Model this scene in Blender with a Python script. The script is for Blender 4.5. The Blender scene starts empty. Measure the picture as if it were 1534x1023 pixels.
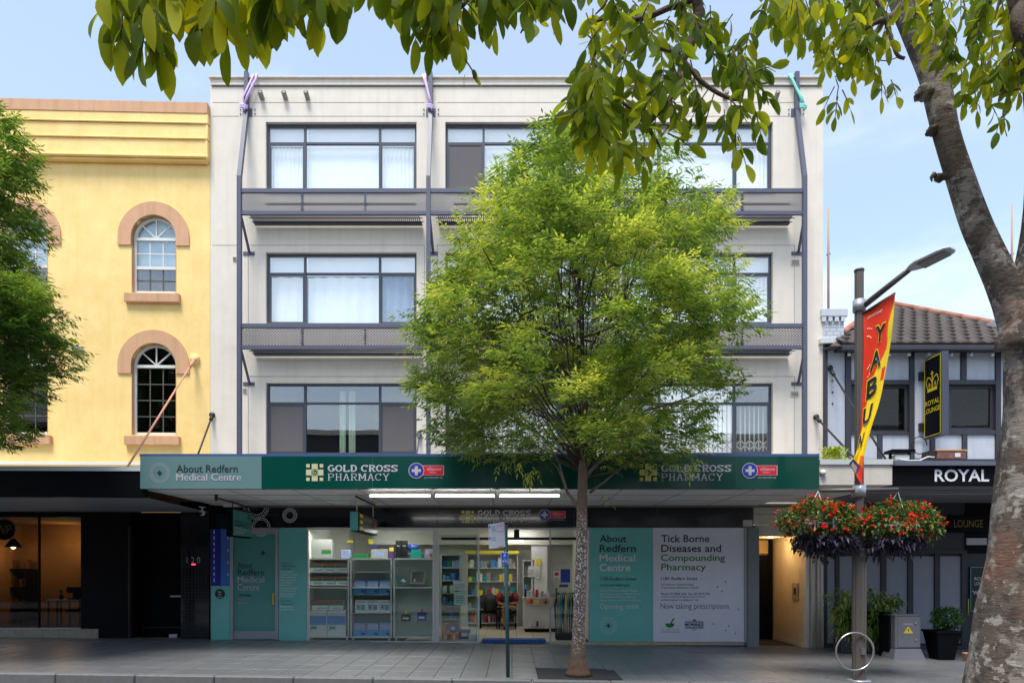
import bpy, math, random
from math import sin, cos, pi, radians, sqrt
from mathutils import Vector, Matrix, noise as mnoise

scene = bpy.context.scene
COL = scene.collection
random.seed(7)
F = 990.0          # focal length in photograph pixels
D0 = 15.0          # metres from camera to the shopfront plane (y = 0)

# ------------------------------------------------------------------ camera
cam_data = bpy.data.cameras.new('camera')
cam_data.sensor_width = 36.0
cam_data.lens = F / 1534.0 * 36.0
cam_data.shift_y = (854 - 511.5) / 1534.0
cam_data.clip_start = 0.05
cam_data.clip_end = 3000
cam = bpy.data.objects.new('camera', cam_data)
COL.objects.link(cam)
cam.location = (0, -D0, 1.6)
cam.rotation_euler = (radians(90), 0, 0)
scene.camera = cam

# ------------------------------------------------------------------ sky
SUN_EL, SUN_AZ = radians(66), radians(200)
world = bpy.data.worlds.new('World')
scene.world = world
world.use_nodes = True
wn = world.node_tree; wn.nodes.clear()
wo = wn.nodes.new('ShaderNodeOutputWorld')
bg = wn.nodes.new('ShaderNodeBackground'); bg.inputs['Strength'].default_value = 0.11
sky = wn.nodes.new('ShaderNodeTexSky'); sky.sky_type = 'NISHITA'; sky.sun_disc = False
sky.sun_elevation = SUN_EL; sky.sun_rotation = SUN_AZ
sky.air_density = 1.0; sky.dust_density = 0.4; sky.ozone_density = 1.6
tc = wn.nodes.new('ShaderNodeTexCoord')
sep = wn.nodes.new('ShaderNodeSeparateXYZ')
wn.links.new(tc.outputs['Generated'], sep.inputs[0])
mp = wn.nodes.new('ShaderNodeMapping'); mp.inputs['Scale'].default_value = (1.0, 1.0, 3.2)
wn.links.new(tc.outputs['Generated'], mp.inputs[0])
nz = wn.nodes.new('ShaderNodeTexNoise'); nz.inputs['Scale'].default_value = 2.3
nz.inputs['Detail'].default_value = 7; nz.inputs['Roughness'].default_value = 0.55
wn.links.new(mp.outputs[0], nz.inputs['Vector'])
# cloud cover: thick near the horizon, a thin veil overhead
mr = wn.nodes.new('ShaderNodeMapRange'); mr.inputs['From Min'].default_value = 0.0; mr.inputs['From Max'].default_value = 0.55
mr.inputs['To Min'].default_value = 0.56; mr.inputs['To Max'].default_value = -0.12
wn.links.new(sep.outputs['Z'], mr.inputs['Value'])
ad = wn.nodes.new('ShaderNodeMath'); ad.operation = 'ADD'
wn.links.new(nz.outputs['Fac'], ad.inputs[0]); wn.links.new(mr.outputs[0], ad.inputs[1])
cr = wn.nodes.new('ShaderNodeMapRange'); cr.interpolation_type = 'SMOOTHSTEP'
cr.inputs['From Min'].default_value = 0.47; cr.inputs['From Max'].default_value = 1.0
cr.inputs['To Min'].default_value = 0.27; cr.inputs['To Max'].default_value = 0.97
wn.links.new(ad.outputs[0], cr.inputs['Value'])
cm = wn.nodes.new('ShaderNodeMixRGB'); cm.inputs[2].default_value = (6.9, 7.35, 7.9, 1)
wn.links.new(cr.outputs[0], cm.inputs[0]); tn = wn.nodes.new('ShaderNodeMixRGB'); tn.blend_type = 'MULTIPLY'; tn.inputs[0].default_value = 1; tn.inputs[2].default_value = (.79, 1.02, 1.11, 1)
wn.links.new(sky.outputs[0], tn.inputs[1]); wn.links.new(tn.outputs[0], cm.inputs[1])
wn.links.new(cm.outputs[0], bg.inputs['Color']); wn.links.new(bg.outputs[0], wo.inputs[0])

sun_d = bpy.data.lights.new('sun', 'SUN'); sun_d.energy = 2.5; sun_d.angle = radians(22)
sun_d.color = (1.0, 0.955, 0.89)
sun = bpy.data.objects.new('sun', sun_d); COL.objects.link(sun)
# light comes from high in front of the shops (camera side), a little from the left
sd = Vector((sin(SUN_AZ) * cos(SUN_EL), cos(SUN_AZ) * cos(SUN_EL), sin(SUN_EL)))
sun.rotation_euler = sd.to_track_quat('Z', 'Y').to_euler()
scene.view_settings.view_transform = 'Standard'
scene.view_settings.look = 'None'
scene.view_settings.exposure = 1.05
scene.view_settings.gamma = 1.0
scene.view_settings.use_curve_mapping = False

# ------------------------------------------------------------------ helpers
def X(px, Y=0.0): return (px - 767.0) / F * (Y + D0)
def Z(py, Y=0.0): return 1.6 + (854.0 - py) / F * (Y + D0)
def P(px, py, Y): return Vector((X(px, Y), Y, Z(py, Y)))
def G(x): return -0.055 - 0.0135 * max(-16.0, min(16.0, x))   # the street falls gently to the right
def S(r, g, b, k=1.0):
    f = lambda c: (c / 12.92 if c <= 0.04045 else ((c + 0.055) / 1.055) ** 2.4)
    return (f(r / 255.) * k, f(g / 255.) * k, f(b / 255.) * k)

class MB:
    def __init__(s): s.v = []; s.f = []; s.sm = []; s.mi = []; s.m = 0; s.rnd = []
    def add(s, vs, fs, smooth=False, r=0.0):
        o = len(s.v); s.v += [tuple(v) for v in vs]
        for f in fs:
            s.f.append(tuple(i + o for i in f)); s.sm.append(smooth); s.mi.append(s.m); s.rnd.append(r)
        return s
    def box(s, x0, x1, y0, y1, z0, z1, r=0.0):
        if x0 > x1: x0, x1 = x1, x0
        if y0 > y1: y0, y1 = y1, y0
        if z0 > z1: z0, z1 = z1, z0
        return s.add([(x0,y0,z0),(x1,y0,z0),(x1,y1,z0),(x0,y1,z0),(x0,y0,z1),(x1,y0,z1),(x1,y1,z1),(x0,y1,z1)],
              [(0,3,2,1),(4,5,6,7),(0,1,5,4),(1,2,6,5),(2,3,7,6),(3,0,4,7)], False, r)
    def bbox(s, x0, x1, y0, y1, z0, z1, b=0.01):
        """box with bevelled edges"""
        if x0 > x1: x0, x1 = x1, x0
        if y0 > y1: y0, y1 = y1, y0
        if z0 > z1: z0, z1 = z1, z0
        b = min(b, (x1-x0)*.45, (y1-y0)*.45, (z1-z0)*.45)
        idx = {}; vs = []
        for i, x in enumerate((x0, x1)):
            for j, y in enumerate((y0, y1)):
                for k, z in enumerate((z0, z1)):
                    dx, dy, dz = (b if i == 0 else -b), (b if j == 0 else -b), (b if k == 0 else -b)
                    idx[i,j,k,0] = len(vs); vs.append((x, y+dy, z+dz))
                    idx[i,j,k,1] = len(vs); vs.append((x+dx, y, z+dz))
                    idx[i,j,k,2] = len(vs); vs.append((x+dx, y+dy, z))
        fs = []
        def q(*a): fs.append(tuple(idx[t] for t in a))
        for i in (0,1): q((i,0,0,0),(i,1,0,0),(i,1,1,0),(i,0,1,0))
        for j in (0,1): q((0,j,0,1),(1,j,0,1),(1,j,1,1),(0,j,1,1))
        for k in (0,1): q((0,0,k,2),(1,0,k,2),(1,1,k,2),(0,1,k,2))
        for i in (0,1):
            for j in (0,1): q((i,j,0,0),(i,j,1,0),(i,j,1,1),(i,j,0,1))
            for k in (0,1): q((i,0,k,0),(i,1,k,0),(i,1,k,2),(i,0,k,2))
        for j in (0,1):
            for k in (0,1): q((0,j,k,1),(1,j,k,1),(1,j,k,2),(0,j,k,2))
        for i in (0,1):
            for j in (0,1):
                for k in (0,1): q((i,j,k,0),(i,j,k,1),(i,j,k,2))
        return s.add(vs, fs)
    def quad(s, a, b, c, d, r=0.0): return s.add([a,b,c,d], [(0,1,2,3)], False, r)
    def tube(s, pts, rad, n=8, cap=True, smooth=True, lump=0.0):
        pts = [Vector(p) for p in pts]
        if not isinstance(rad, (list, tuple)): rad = [rad]*len(pts)
        o = []; prev = None; vs = []
        for i, p in enumerate(pts):
            t = (pts[min(i+1, len(pts)-1)] - pts[max(i-1, 0)]).normalized()
            if prev is None:
                a = Vector((0,0,1)) if abs(t.z) < .9 else Vector((1,0,0))
                u = t.cross(a).normalized()
            else:
                u = (prev - t*prev.dot(t)).normalized()
            prev = u; w = t.cross(u)
            for k in range(n):
                an = 2*pi*k/n
                rr = rad[i]
                if lump:
                    q = p*2.3
                    rr *= 1 + lump*mnoise.noise(Vector((q.x+cos(an)*1.3, q.y+sin(an)*1.3, q.z)))
                vs.append(p + (u*cos(an) + w*sin(an))*rr)
        fs = []
        for i in range(len(pts)-1):
            for k in range(n):
                a = i*n+k; b = i*n+(k+1)%n
                fs.append((a, b, b+n, a+n))
        if cap:
            fs.append(tuple(range(n-1,-1,-1))); fs.append(tuple((len(pts)-1)*n+k for k in range(n)))
        return s.add(vs, fs, smooth)
    def disc(s, c, r, n=20, ny=-1, r0=0.0):
        """flat disc (or ring) in the xz plane"""
        x, y, z = c
        vs = [(x+r*cos(2*pi*k/n), y, z+r*sin(2*pi*k/n)) for k in range(n)]
        if r0 > 0:
            vs += [(x+r0*cos(2*pi*k/n), y, z+r0*sin(2*pi*k/n)) for k in range(n)]
            return s.add(vs, [(k, (k+1)%n, n+(k+1)%n, n+k) for k in range(n)])
        return s.add(vs, [tuple(range(n))])
    def cyl(s, a, b, r, n=14): return s.tube([a, b], r, n)
    def ball(s, c, r, n=10, m=6, sc=(1,1,1), lump=0):
        vs = []; c = Vector(c)
        for j in range(m+1):
            th = pi*j/m
            for i in range(n):
                ph = 2*pi*i/n
                d = Vector((sin(th)*cos(ph), sin(th)*sin(ph), cos(th)))
                k = r*(1+lump*mnoise.noise(d*2+c))
                vs.append(c + Vector((d.x*sc[0], d.y*sc[1], d.z*sc[2]))*k)
        fs = [(j*n+i, (j+1)*n+i, (j+1)*n+(i+1)%n, j*n+(i+1)%n) for j in range(m) for i in range(n)]
        return s.add(vs, fs, True)
    def build(s, name, mat, parent=None, kind=None, label=None, local=False):
        off = Vector((0,0,0)) if local else base(parent)
        me = bpy.data.meshes.new(name)
        me.from_pydata([tuple(Vector(v)-off) for v in s.v], [], s.f)
        me.polygons.foreach_set('use_smooth', s.sm)
        for m in (mat if isinstance(mat, (list, tuple)) else [mat]): me.materials.append(m)
        if any(s.mi): me.polygons.foreach_set('material_index', s.mi)
        if any(s.rnd):
            at = me.attributes.new('rnd', 'FLOAT', 'FACE'); at.data.foreach_set('value', s.rnd)
        me.update()
        return link(name, me, parent, kind, label)

def link(name, me, parent=None, kind=None, label=None):
    o = bpy.data.objects.new(name, me); COL.objects.link(o)
    if parent is not None: o.parent = parent
    if kind: o['kind'] = kind
    if label: o['label'] = label
    return o
def base(o):
    if o is None: return Vector((0,0,0))
    while o.parent is not None: o = o.parent
    return Vector(o.location) if o.type == 'EMPTY' else Vector((0,0,0))
def thing(name, label, cat, loc, group=None, rot=0):
    o = bpy.data.objects.new(name, None); COL.objects.link(o)
    o.location = loc; o.rotation_euler = (0,0,rot); o['label'] = label; o['category'] = cat
    o.empty_display_size = 0.2
    if group: o['group'] = group
    return o
def tag(o, label, cat, group=None):
    o['label'] = label; o['category'] = cat
    if group: o['group'] = group
    return o
def B(x0,x1,y0,y1,z0,z1,name,mat,parent=None,bev=0.0,**k):
    m = MB()
    if bev: m.bbox(x0,x1,y0,y1,z0,z1,bev)
    else: m.box(x0,x1,y0,y1,z0,z1)
    return m.build(name, mat, parent, **k)

# ------------------------------------------------------------------ materials
def mat(name, col, rough=0.6, var=0.0, vs=6.0, bump=0.0, bs=40.0, metal=0.0, coat=0.0, dirt=0.0, dirtcol=(.12,.1,.08),
        streak=0.0, spec=None, tint=None, emit=None, rand=0.0, detail=5):
    m = bpy.data.materials.new(name); m.use_nodes = True
    nt = m.node_tree; bs_ = nt.nodes['Principled BSDF']
    c = (col[0], col[1], col[2], 1)
    bs_.inputs['Base Color'].default_value = c
    bs_.inputs['Roughness'].default_value = rough
    bs_.inputs['Metallic'].default_value = metal
    if coat: bs_.inputs['Coat Weight'].default_value = coat; bs_.inputs['Coat Roughness'].default_value = 0.05
    if spec is not None: bs_.inputs['Specular IOR Level'].default_value = spec
    N = lambda t: nt.nodes.new(t); L = nt.links.new
    cur = None
    if var or dirt or streak or bump or rand:
        geo = N('ShaderNodeNewGeometry')
        vec = geo.outputs['Position']
    def mixc(fac, a, b, mode='MIX'):
        x = N('ShaderNodeMixRGB'); x.blend_type = mode
        if isinstance(fac, float): x.inputs[0].default_value = fac
        else: L(fac, x.inputs[0])
        for i, q in ((1, a), (2, b)):
            if isinstance(q, tuple): x.inputs[i].default_value = q
            else: L(q, x.inputs[i])
        return x.outputs[0]
    cur = c
    if var:
        n = N('ShaderNodeTexNoise'); n.inputs['Scale'].default_value = vs; n.inputs['Detail'].default_value = detail
        n.inputs['Roughness'].default_value = .65; L(vec, n.inputs['Vector'])
        r = N('ShaderNodeMapRange'); r.inputs['From Min'].default_value = .3; r.inputs['From Max'].default_value = .7
        L(n.outputs['Fac'], r.inputs['Value'])
        t2 = tint or col
        lo = tuple(x*(1-var) for x in col)+(1,); hi = tuple(min(1, x*(1+var)) for x in t2)+(1,)
        cur = mixc(r.outputs[0], lo, hi)
    if rand:
        oi = N('ShaderNodeObjectInfo'); r = N('ShaderNodeMapRange')
        r.inputs['To Min'].default_value = 1-rand; r.inputs['To Max'].default_value = 1+rand
        L(oi.outputs['Random'], r.inputs['Value'])
        cb = N('ShaderNodeVectorMath'); cb.operation = 'SCALE'
        if isinstance(cur, tuple): cb.inputs[0].default_value = cur[:3]
        else: L(cur, cb.inputs[0])
        L(r.outputs[0], cb.inputs['Scale']); cur = cb.outputs[0]
    if streak:
        mpn = N('ShaderNodeMapping'); mpn.inputs['Scale'].default_value = (5, 5, .35); L(vec, mpn.inputs[0])
        n = N('ShaderNodeTexNoise'); n.inputs['Scale'].default_value = 1.6; n.inputs['Detail'].default_value = 6; L(mpn.outputs[0], n.inputs['Vector'])
        r = N('ShaderNodeMapRange'); r.inputs['From Min'].default_value = .48; r.inputs['From Max'].default_value = .8; r.inputs['To Max'].default_value = streak
        L(n.outputs['Fac'], r.inputs['Value'])
        cur = mixc(r.outputs[0], cur, tuple(dirtcol)+(1,))
    if dirt:
        n = N('ShaderNodeTexNoise'); n.inputs['Scale'].default_value = 1.3; n.inputs['Detail'].default_value = 9; n.inputs['Roughness'].default_value = .75; L(vec, n.inputs['Vector'])
        r = N('ShaderNodeMapRange'); r.inputs['From Min'].default_value = .52; r.inputs['From Max'].default_value = .78; r.inputs['To Max'].default_value = dirt
        L(n.outputs['Fac'], r.inputs['Value'])
        cur = mixc(r.outputs[0], cur, tuple(dirtcol)+(1,))
    if not isinstance(cur, tuple): L(cur, bs_.inputs['Base Color'])
    if bump:
        n = N('ShaderNodeTexNoise'); n.inputs['Scale'].default_value = bs; n.inputs['Detail'].default_value = 6; L(vec, n.inputs['Vector'])
        b = N('ShaderNodeBump'); b.inputs['Strength'].default_value = bump; b.inputs['Distance'].default_value = .02
        L(n.outputs['Fac'], b.inputs['Height']); L(b.outputs[0], bs_.inputs['Normal'])
    if emit:
        bs_.inputs['Emission Color'].default_value = tuple(emit[:3])+(1,); bs_.inputs['Emission Strength'].default_value = emit[3]
    return m

def glass_mat(name, ior=1.9, tint=(.9,.94,.93), rough=0.0, glow=1.0):
    m = bpy.data.materials.new(name); m.use_nodes = True; nt = m.node_tree; nt.nodes.clear()
    o = nt.nodes.new('ShaderNodeOutputMaterial'); t = nt.nodes.new('ShaderNodeBsdfTransparent'); g = nt.nodes.new('ShaderNodeBsdfGlossy')
    t.inputs[0].default_value = tint+(1,); g.inputs['Roughness'].default_value = rough; g.inputs[0].default_value = (glow,glow,glow,1)
    f0 = ((ior-1)/(ior+1))**2
    ge = nt.nodes.new('ShaderNodeNewGeometry'); dt = nt.nodes.new('ShaderNodeVectorMath'); dt.operation = 'DOT_PRODUCT'
    nt.links.new(ge.outputs['Normal'], dt.inputs[0]); nt.links.new(ge.outputs['Incoming'], dt.inputs[1])
    def mth(op, a, b=None, c=None):
        q = nt.nodes.new('ShaderNodeMath'); q.operation = op
        for i, v in enumerate((a, b, c)):
            if v is None: continue
            if isinstance(v, (int, float)): q.inputs[i].default_value = v
            else: nt.links.new(v, q.inputs[i])
        return q.outputs[0]
    fac = mth('MULTIPLY_ADD', mth('POWER', mth('SUBTRACT', 1.0, mth('ABSOLUTE', dt.outputs['Value'])), 5.0), 1-f0, f0)
    # slight waviness of old panes
    n = nt.nodes.new('ShaderNodeTexNoise'); n.inputs['Scale'].default_value = 1.7; n.inputs['Detail'].default_value = 1
    nt.links.new(ge.outputs['Position'], n.inputs['Vector'])
    b = nt.nodes.new('ShaderNodeBump'); b.inputs['Strength'].default_value = .006; b.inputs['Distance'].default_value = .1
    nt.links.new(n.outputs['Fac'], b.inputs['Height']); nt.links.new(b.outputs[0], g.inputs['Normal'])
    x = nt.nodes.new('ShaderNodeMixShader')
    nt.links.new(fac, x.inputs[0]); nt.links.new(t.outputs[0], x.inputs[1]); nt.links.new(g.outputs[0], x.inputs[2]); nt.links.new(x.outputs[0], o.inputs[0])
    return m

def leaf_mat(name, c1, c2, c3, trans=0.35, tr_=(1.7,1.45,.6,1), rough=0.45, objrand=False, patch=1.6, spec=.3):
    """leaf: mixes three greens by per-leaf tone and by a broad noise; light passes through"""
    m = bpy.data.materials.new(name); m.use_nodes = True; nt = m.node_tree; nt.nodes.clear()
    N = lambda t: nt.nodes.new(t); L = nt.links.new
    o = N('ShaderNodeOutputMaterial')
    if objrand: a = N('ShaderNodeObjectInfo').outputs['Random']
    else:
        at = N('ShaderNodeAttribute'); at.attribute_name = 'rnd'; a = at.outputs['Fac']
    ge = N('ShaderNodeNewGeometry'); n = N('ShaderNodeTexNoise'); n.inputs['Scale'].default_value = patch; n.inputs['Detail'].default_value = 3
    L(ge.outputs['Position'], n.inputs['Vector'])
    ad = N('ShaderNodeMath'); ad.operation = 'MULTIPLY_ADD'; L(a, ad.inputs[0]); ad.inputs[1].default_value = .6
    mr_ = N('ShaderNodeMapRange'); mr_.inputs['From Min'].default_value = .35; mr_.inputs['From Max'].default_value = .65; mr_.inputs['To Max'].default_value = .4
    L(n.outputs['Fac'], mr_.inputs['Value']); L(mr_.outputs[0], ad.inputs[2])
    r = N('ShaderNodeValToRGB'); e = r.color_ramp.elements
    e[0].position = .1; e[0].color = c1+(1,); e[1].position = .95; e[1].color = c3+(1,)
    k = e.new(.5); k.color = c2+(1,)
    L(ad.outputs[0], r.inputs[0])
    p = N('ShaderNodeBsdfPrincipled'); p.inputs['Roughness'].default_value = rough; L(r.outputs[0], p.inputs['Base Color'])
    p.inputs['Specular IOR Level'].default_value = spec
    t = N('ShaderNodeBsdfTranslucent')
    ml = N('ShaderNodeMixRGB'); ml.blend_type = 'MULTIPLY'; ml.inputs[0].default_value = 1; ml.inputs[2].default_value = tr_
    L(r.outputs[0], ml.inputs[1]); L(ml.outputs[0], t.inputs[0])
    x = N('ShaderNodeMixShader'); x.inputs[0].default_value = trans
    L(p.outputs[0], x.inputs[1]); L(t.outputs[0], x.inputs[2]); L(x.outputs[0], o.inputs[0])
    return m

M = {}
M['cream'] = mat('cream_render', S(240,229,214,.82), .85, var=.05, vs=2.2, bump=.12, bs=60, dirt=.2, dirtcol=S(178,166,148), streak=.2)
M['cream_line'] = mat('cream_joint', S(120,112,104), .9)
M['cream_trim'] = mat('cream_trim', S(224,214,200,.8), .8, var=.06, vs=5, bump=.1, streak=.3, dirtcol=S(150,140,125))
M['yellow'] = mat('yellow_render', S(255,216,136,.90), .85, var=.06, vs=1.7, bump=.12, bs=55, dirt=.5, dirtcol=S(228,182,96), streak=.25, tint=S(255,222,150,.90))
M['salmon'] = mat('salmon_render', S(214,166,128,.9), .85, var=.06, vs=3, bump=.12, bs=55, streak=.4, dirtcol=S(150,110,80))
M['dark_steel'] = mat('grey_blue_steel', S(84,86,104,.9), .45, var=.08, vs=8, metal=.0, bump=.03)
M['frame_dark'] = mat('charcoal_window_frame', S(62,66,76), .4, var=.05)
M['mesh'] = mat('grey_expanded_metal', S(84,82,90), .5)
M['white_frame'] = mat('white_window_paint', S(228,226,220,.9), .5)
M['black'] = mat('black_paint', S(16,16,19), .5, var=.15, vs=5, spec=.08)
M['black_gloss'] = mat('black_gloss_panel', S(8,14,14), .14, coat=.2)
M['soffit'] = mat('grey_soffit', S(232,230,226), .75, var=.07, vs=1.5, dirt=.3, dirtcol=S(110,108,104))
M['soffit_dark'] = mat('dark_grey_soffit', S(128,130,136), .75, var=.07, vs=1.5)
M['green'] = mat('dark_green_sign_face', S(0,72,60,.85), .16, var=.03, coat=.45)
M['teal_sign'] = mat('grey_teal_sign_face', S(104,136,136,.85), .3, var=.03, vs=2)
M['teal'] = mat('turquoise_vinyl', S(112,192,184,.95), .25, var=.06, vs=1.2, coat=.3)
M['teal_dark'] = mat('deep_teal_vinyl', S(84,154,146,.9), .2, coat=.3)
M['blue_dark'] = mat('royal_blue_vinyl', S(24,34,150), .3)
M['blue_mid'] = mat('sky_blue_vinyl', S(70,120,200,.8), .3)
M['poster_white'] = mat('pale_lilac_vinyl', S(226,226,238,.95), .3, var=.03, coat=.3)
M['txt_dark'] = mat('black_lettering', S(24,36,42), .5)
M['txt_pink'] = mat('pinkish_grey_lettering', S(176,168,176), .5)
M['txt_white'] = mat('white_lettering', S(232,232,232,.9), .5)
M['txt_grey'] = mat('silver_lettering', S(196,196,200,.85), .4)
M['txt_green'] = mat('green_lettering', S(40,150,52,.8), .5)
M['txt_mid'] = mat('mid_grey_lettering', S(100,102,110), .5)
M['gold'] = mat('gold_yellow_vinyl', S(222,196,50,.9), .4)
M['gold_pale'] = mat('pale_gold_vinyl', S(206,202,160,.9), .4)
M['red'] = mat('red_vinyl', S(212,30,48), .3)
M['alu'] = mat('aluminium_frame', S(170,172,178), .35, metal=.4, var=.04)
M['alu_white'] = mat('white_powder_coat', S(205,208,205,.9), .4)
M['glass_up'] = glass_mat('window_glass', 2.1, (.93,.95,.95))
M['glass_shop'] = glass_mat('shop_glass', 1.6, (.92,.96,.95))
M['glass_dark'] = glass_mat('tinted_glass', 1.36, (.62,.62,.62))
M['blind'] = mat('glowing_white_blind', S(250,250,250,.98), .8, var=.03, vs=3, emit=(.95,.97,1.0,.16))  # blind fabric given an added glow to whiten the upper windows
M['blind_grey'] = mat('bluish_grey_curtain', S(196,200,216), .8, var=.05, vs=8)
M['blind_green'] = mat('pale_green_curtain', S(190,210,180), .8, var=.08, vs=4)
M['blind_blue'] = mat('pale_blue_blind', S(206,226,236), .8)
M['screen'] = mat('dark_insect_screen', S(92,88,90), .8, var=.04, vs=3)
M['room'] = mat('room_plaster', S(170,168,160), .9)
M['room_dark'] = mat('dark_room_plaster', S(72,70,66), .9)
M['shop_wall'] = mat('shop_wall_white', S(214,212,202), .8, var=.03)
M['shop_floor'] = mat('beige_shop_tile', S(196,184,160), .4, var=.06, rand=.05)
M['paver'] = mat('grey_granite_paver', S(110,110,111,.88), .36, var=.12, vs=3.5, bump=.05, bs=160, dirt=.35, dirtcol=S(70,70,68), rand=.06)
M['joint'] = mat('paver_joint_sand', S(52,52,50), .95)
M['kerb'] = mat('pale_granite_kerb', S(100,100,99), .7, var=.14, vs=12, bump=.2, bs=90, rand=.05)
M['asphalt'] = mat('asphalt', S(70,70,74), .8, var=.3, vs=60, bump=.5, bs=180)
M['lamp_emit'] = mat('lit_tube', (1,1,1), .5, emit=(1.0,.98,.92,6.5))
M['panel_emit'] = mat('lit_ceiling_panel', (1,1,1), .5, emit=(1.0,1.0,.96,2.2))
M['warm_emit'] = mat('lit_warm_lamp', (1,1,1), .5, emit=(1.0,.62,.25,8.0))
M['steel'] = mat('brushed_steel', S(180,178,174), .3, metal=.9, bump=.04)
M['rod_dark'] = mat('dark_iron_rod', S(48,44,44), .5, metal=.3)
M['rod_rust'] = mat('rusty_white_rod', S(214,190,176), .7, var=.5, vs=5, tint=S(196,120,84))
M['white'] = mat('white_plastic', S(226,226,224,.9), .45)
M['terracotta'] = mat('terracotta', S(206,140,96), .8, var=.1)
M['lilac'] = mat('lilac_strap', S(206,180,224), .7)
M['aqua'] = mat('aqua_strap', S(130,212,196), .7)
M['stone'] = mat('sandstone_plinth', S(150,140,120), .8, var=.15, vs=7, bump=.2, streak=.4)

# ------------------------------------------------------------------ lettering
_tc = {}
def text_geo(s, bold):
    k = (s, bold)
    if k in _tc: return _tc[k]
    cu = bpy.data.curves.new('t', 'FONT'); cu.body = s; cu.size = 1; cu.offset = bold; cu.resolution_u = 3; cu.space_line = .95
    ob = bpy.data.objects.new('t', cu); COL.objects.link(ob)
    dg = bpy.context.evaluated_depsgraph_get(); ev = ob.evaluated_get(dg); me = ev.to_mesh()
    vs = [(v.co.x, v.co.y) for v in me.vertices]; fs = [tuple(p.vertices) for p in me.polygons]
    ev.to_mesh_clear(); bpy.data.objects.remove(ob); bpy.data.curves.remove(cu)
    x0 = min(v[0] for v in vs); x1 = max(v[0] for v in vs); y0 = min(v[1] for v in vs); y1 = max(v[1] for v in vs)
    vs = [((x-x0)/(x1-x0), (y-y0)/(y1-y0)) for x, y in vs]
    _tc[k] = (vs, fs); return _tc[k]
def serif_geo(s, wt=.1, slab=.09):
    """simple slab-serif capitals made of strokes on a 0..1 grid; returns verts, faces"""
    L_ = {'G':[('arc',.5,.5,.44,50,318),('v',.86,.12,.46),('h',.58,.98,.46)],'O':[('arc',.5,.5,.44,0,360)],
     'L':[('v',.2,0,1),('h',.05,.4,1),('h',.05,.9,0),('v',.88,0,.25)],'D':[('v',.2,0,1),('h',.05,.5,1),('h',.05,.5,0),('arc',.42,.5,.46,-90,90)],
     'C':[('arc',.5,.5,.44,45,315),('v',.84,.68,.98)],'R':[('v',.2,0,1),('h',.05,.6,1),('h',.2,.6,.5),('h',.05,.4,0),('arc',.6,.75,.25,-90,90,1),('l',.5,.5,.85,0),('h',.75,1,0)],
     'S':[('arc',.5,.74,.25,20,270,1.35),('arc',.5,.26,.25,-160,90,1.35),('v',.84,.72,.98),('v',.15,.02,.28)],
     'P':[('v',.2,0,1),('h',.05,.6,1),('h',.2,.6,.46),('h',.03,.4,0),('arc',.6,.73,.27,-90,90,1)],
     'H':[('v',.2,0,1),('v',.8,0,1),('h',.2,.8,.5),('h',.03,.38,0),('h',.03,.38,1),('h',.62,.97,0),('h',.62,.97,1)],
     'A':[('l',.5,1,.14,0),('l',.5,1,.86,0),('h',.28,.72,.36),('h',0,.3,0),('h',.68,1,0)],
     'M':[('v',.15,0,1),('v',.85,0,1),('l',.17,1,.5,.25),('l',.83,1,.5,.25),('h',0,.32,0),('h',.68,1,0),('h',0,.25,1),('h',.75,1,1)],
     'Y':[('l',.12,1,.5,.45),('l',.88,1,.5,.45),('v',.5,0,.46),('h',.32,.68,0),('h',0,.28,1),('h',.72,1,1)]}
    adv = {'M':1.2,' ':.5}
    vs = []; fs = []; cx = 0
    def q(a,b,c,d):
        o=len(vs); vs.extend([a,b,c,d]); fs.append((o,o+1,o+2,o+3))
    for ch in s:
        w = .92*adv.get(ch, 1.0)
        for st in L_.get(ch, []):
            if st[0]=='v': q(*[(cx+x*w, y) for x,y in ((st[1]-wt/2,st[2]),(st[1]+wt/2,st[2]),(st[1]+wt/2,st[3]),(st[1]-wt/2,st[3]))])
            elif st[0]=='h':
                y=max(slab/2,min(1-slab/2,st[3])); q(*[(cx+x*w, yy) for x,yy in ((st[1],y-slab/2),(st[2],y-slab/2),(st[2],y+slab/2),(st[1],y+slab/2))])
            elif st[0]=='l':
                x0,y0,x1,y1=st[1:5]; q((cx+(x0-wt/2)*w,y0),(cx+(x0+wt/2)*w,y0),(cx+(x1+wt/2)*w,y1),(cx+(x1-wt/2)*w,y1))
            else:
                _,ax,ay,r,a0,a1=st[:6]; sx = st[6] if len(st)>6 else (.95 if ch!='D' else .95)
                n=14; full = a1-a0>=359
                ty = slab*.5 if r>.3 else slab*.5
                for i in range(n):
                    for aa,bb in (((a0+(a1-a0)*i/n),(a0+(a1-a0)*(i+1)/n)),):
                        A=radians(aa);Bq=radians(bb)
                        ro=(r+ (wt*.5)); ri=r-wt*.5
                        ryo=r+.05 if r>.3 else r+slab*.0; ryi=ryo-slab
                        q((cx+(ax+ro*cos(A)*sx)*w,ay+ryo*sin(A)),(cx+(ax+ro*cos(Bq)*sx)*w,ay+ryo*sin(Bq)),(cx+(ax+ri*cos(Bq)*sx)*w,ay+ryi*sin(Bq)),(cx+(ax+ri*cos(A)*sx)*w,ay+ryi*sin(A)))
        cx += w + .1 if ch!=' ' else w
    x1=max(v[0] for v in vs); x0=min(v[0] for v in vs)
    return [((x-x0)/(x1-x0),y) for x,y in vs], fs

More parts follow.
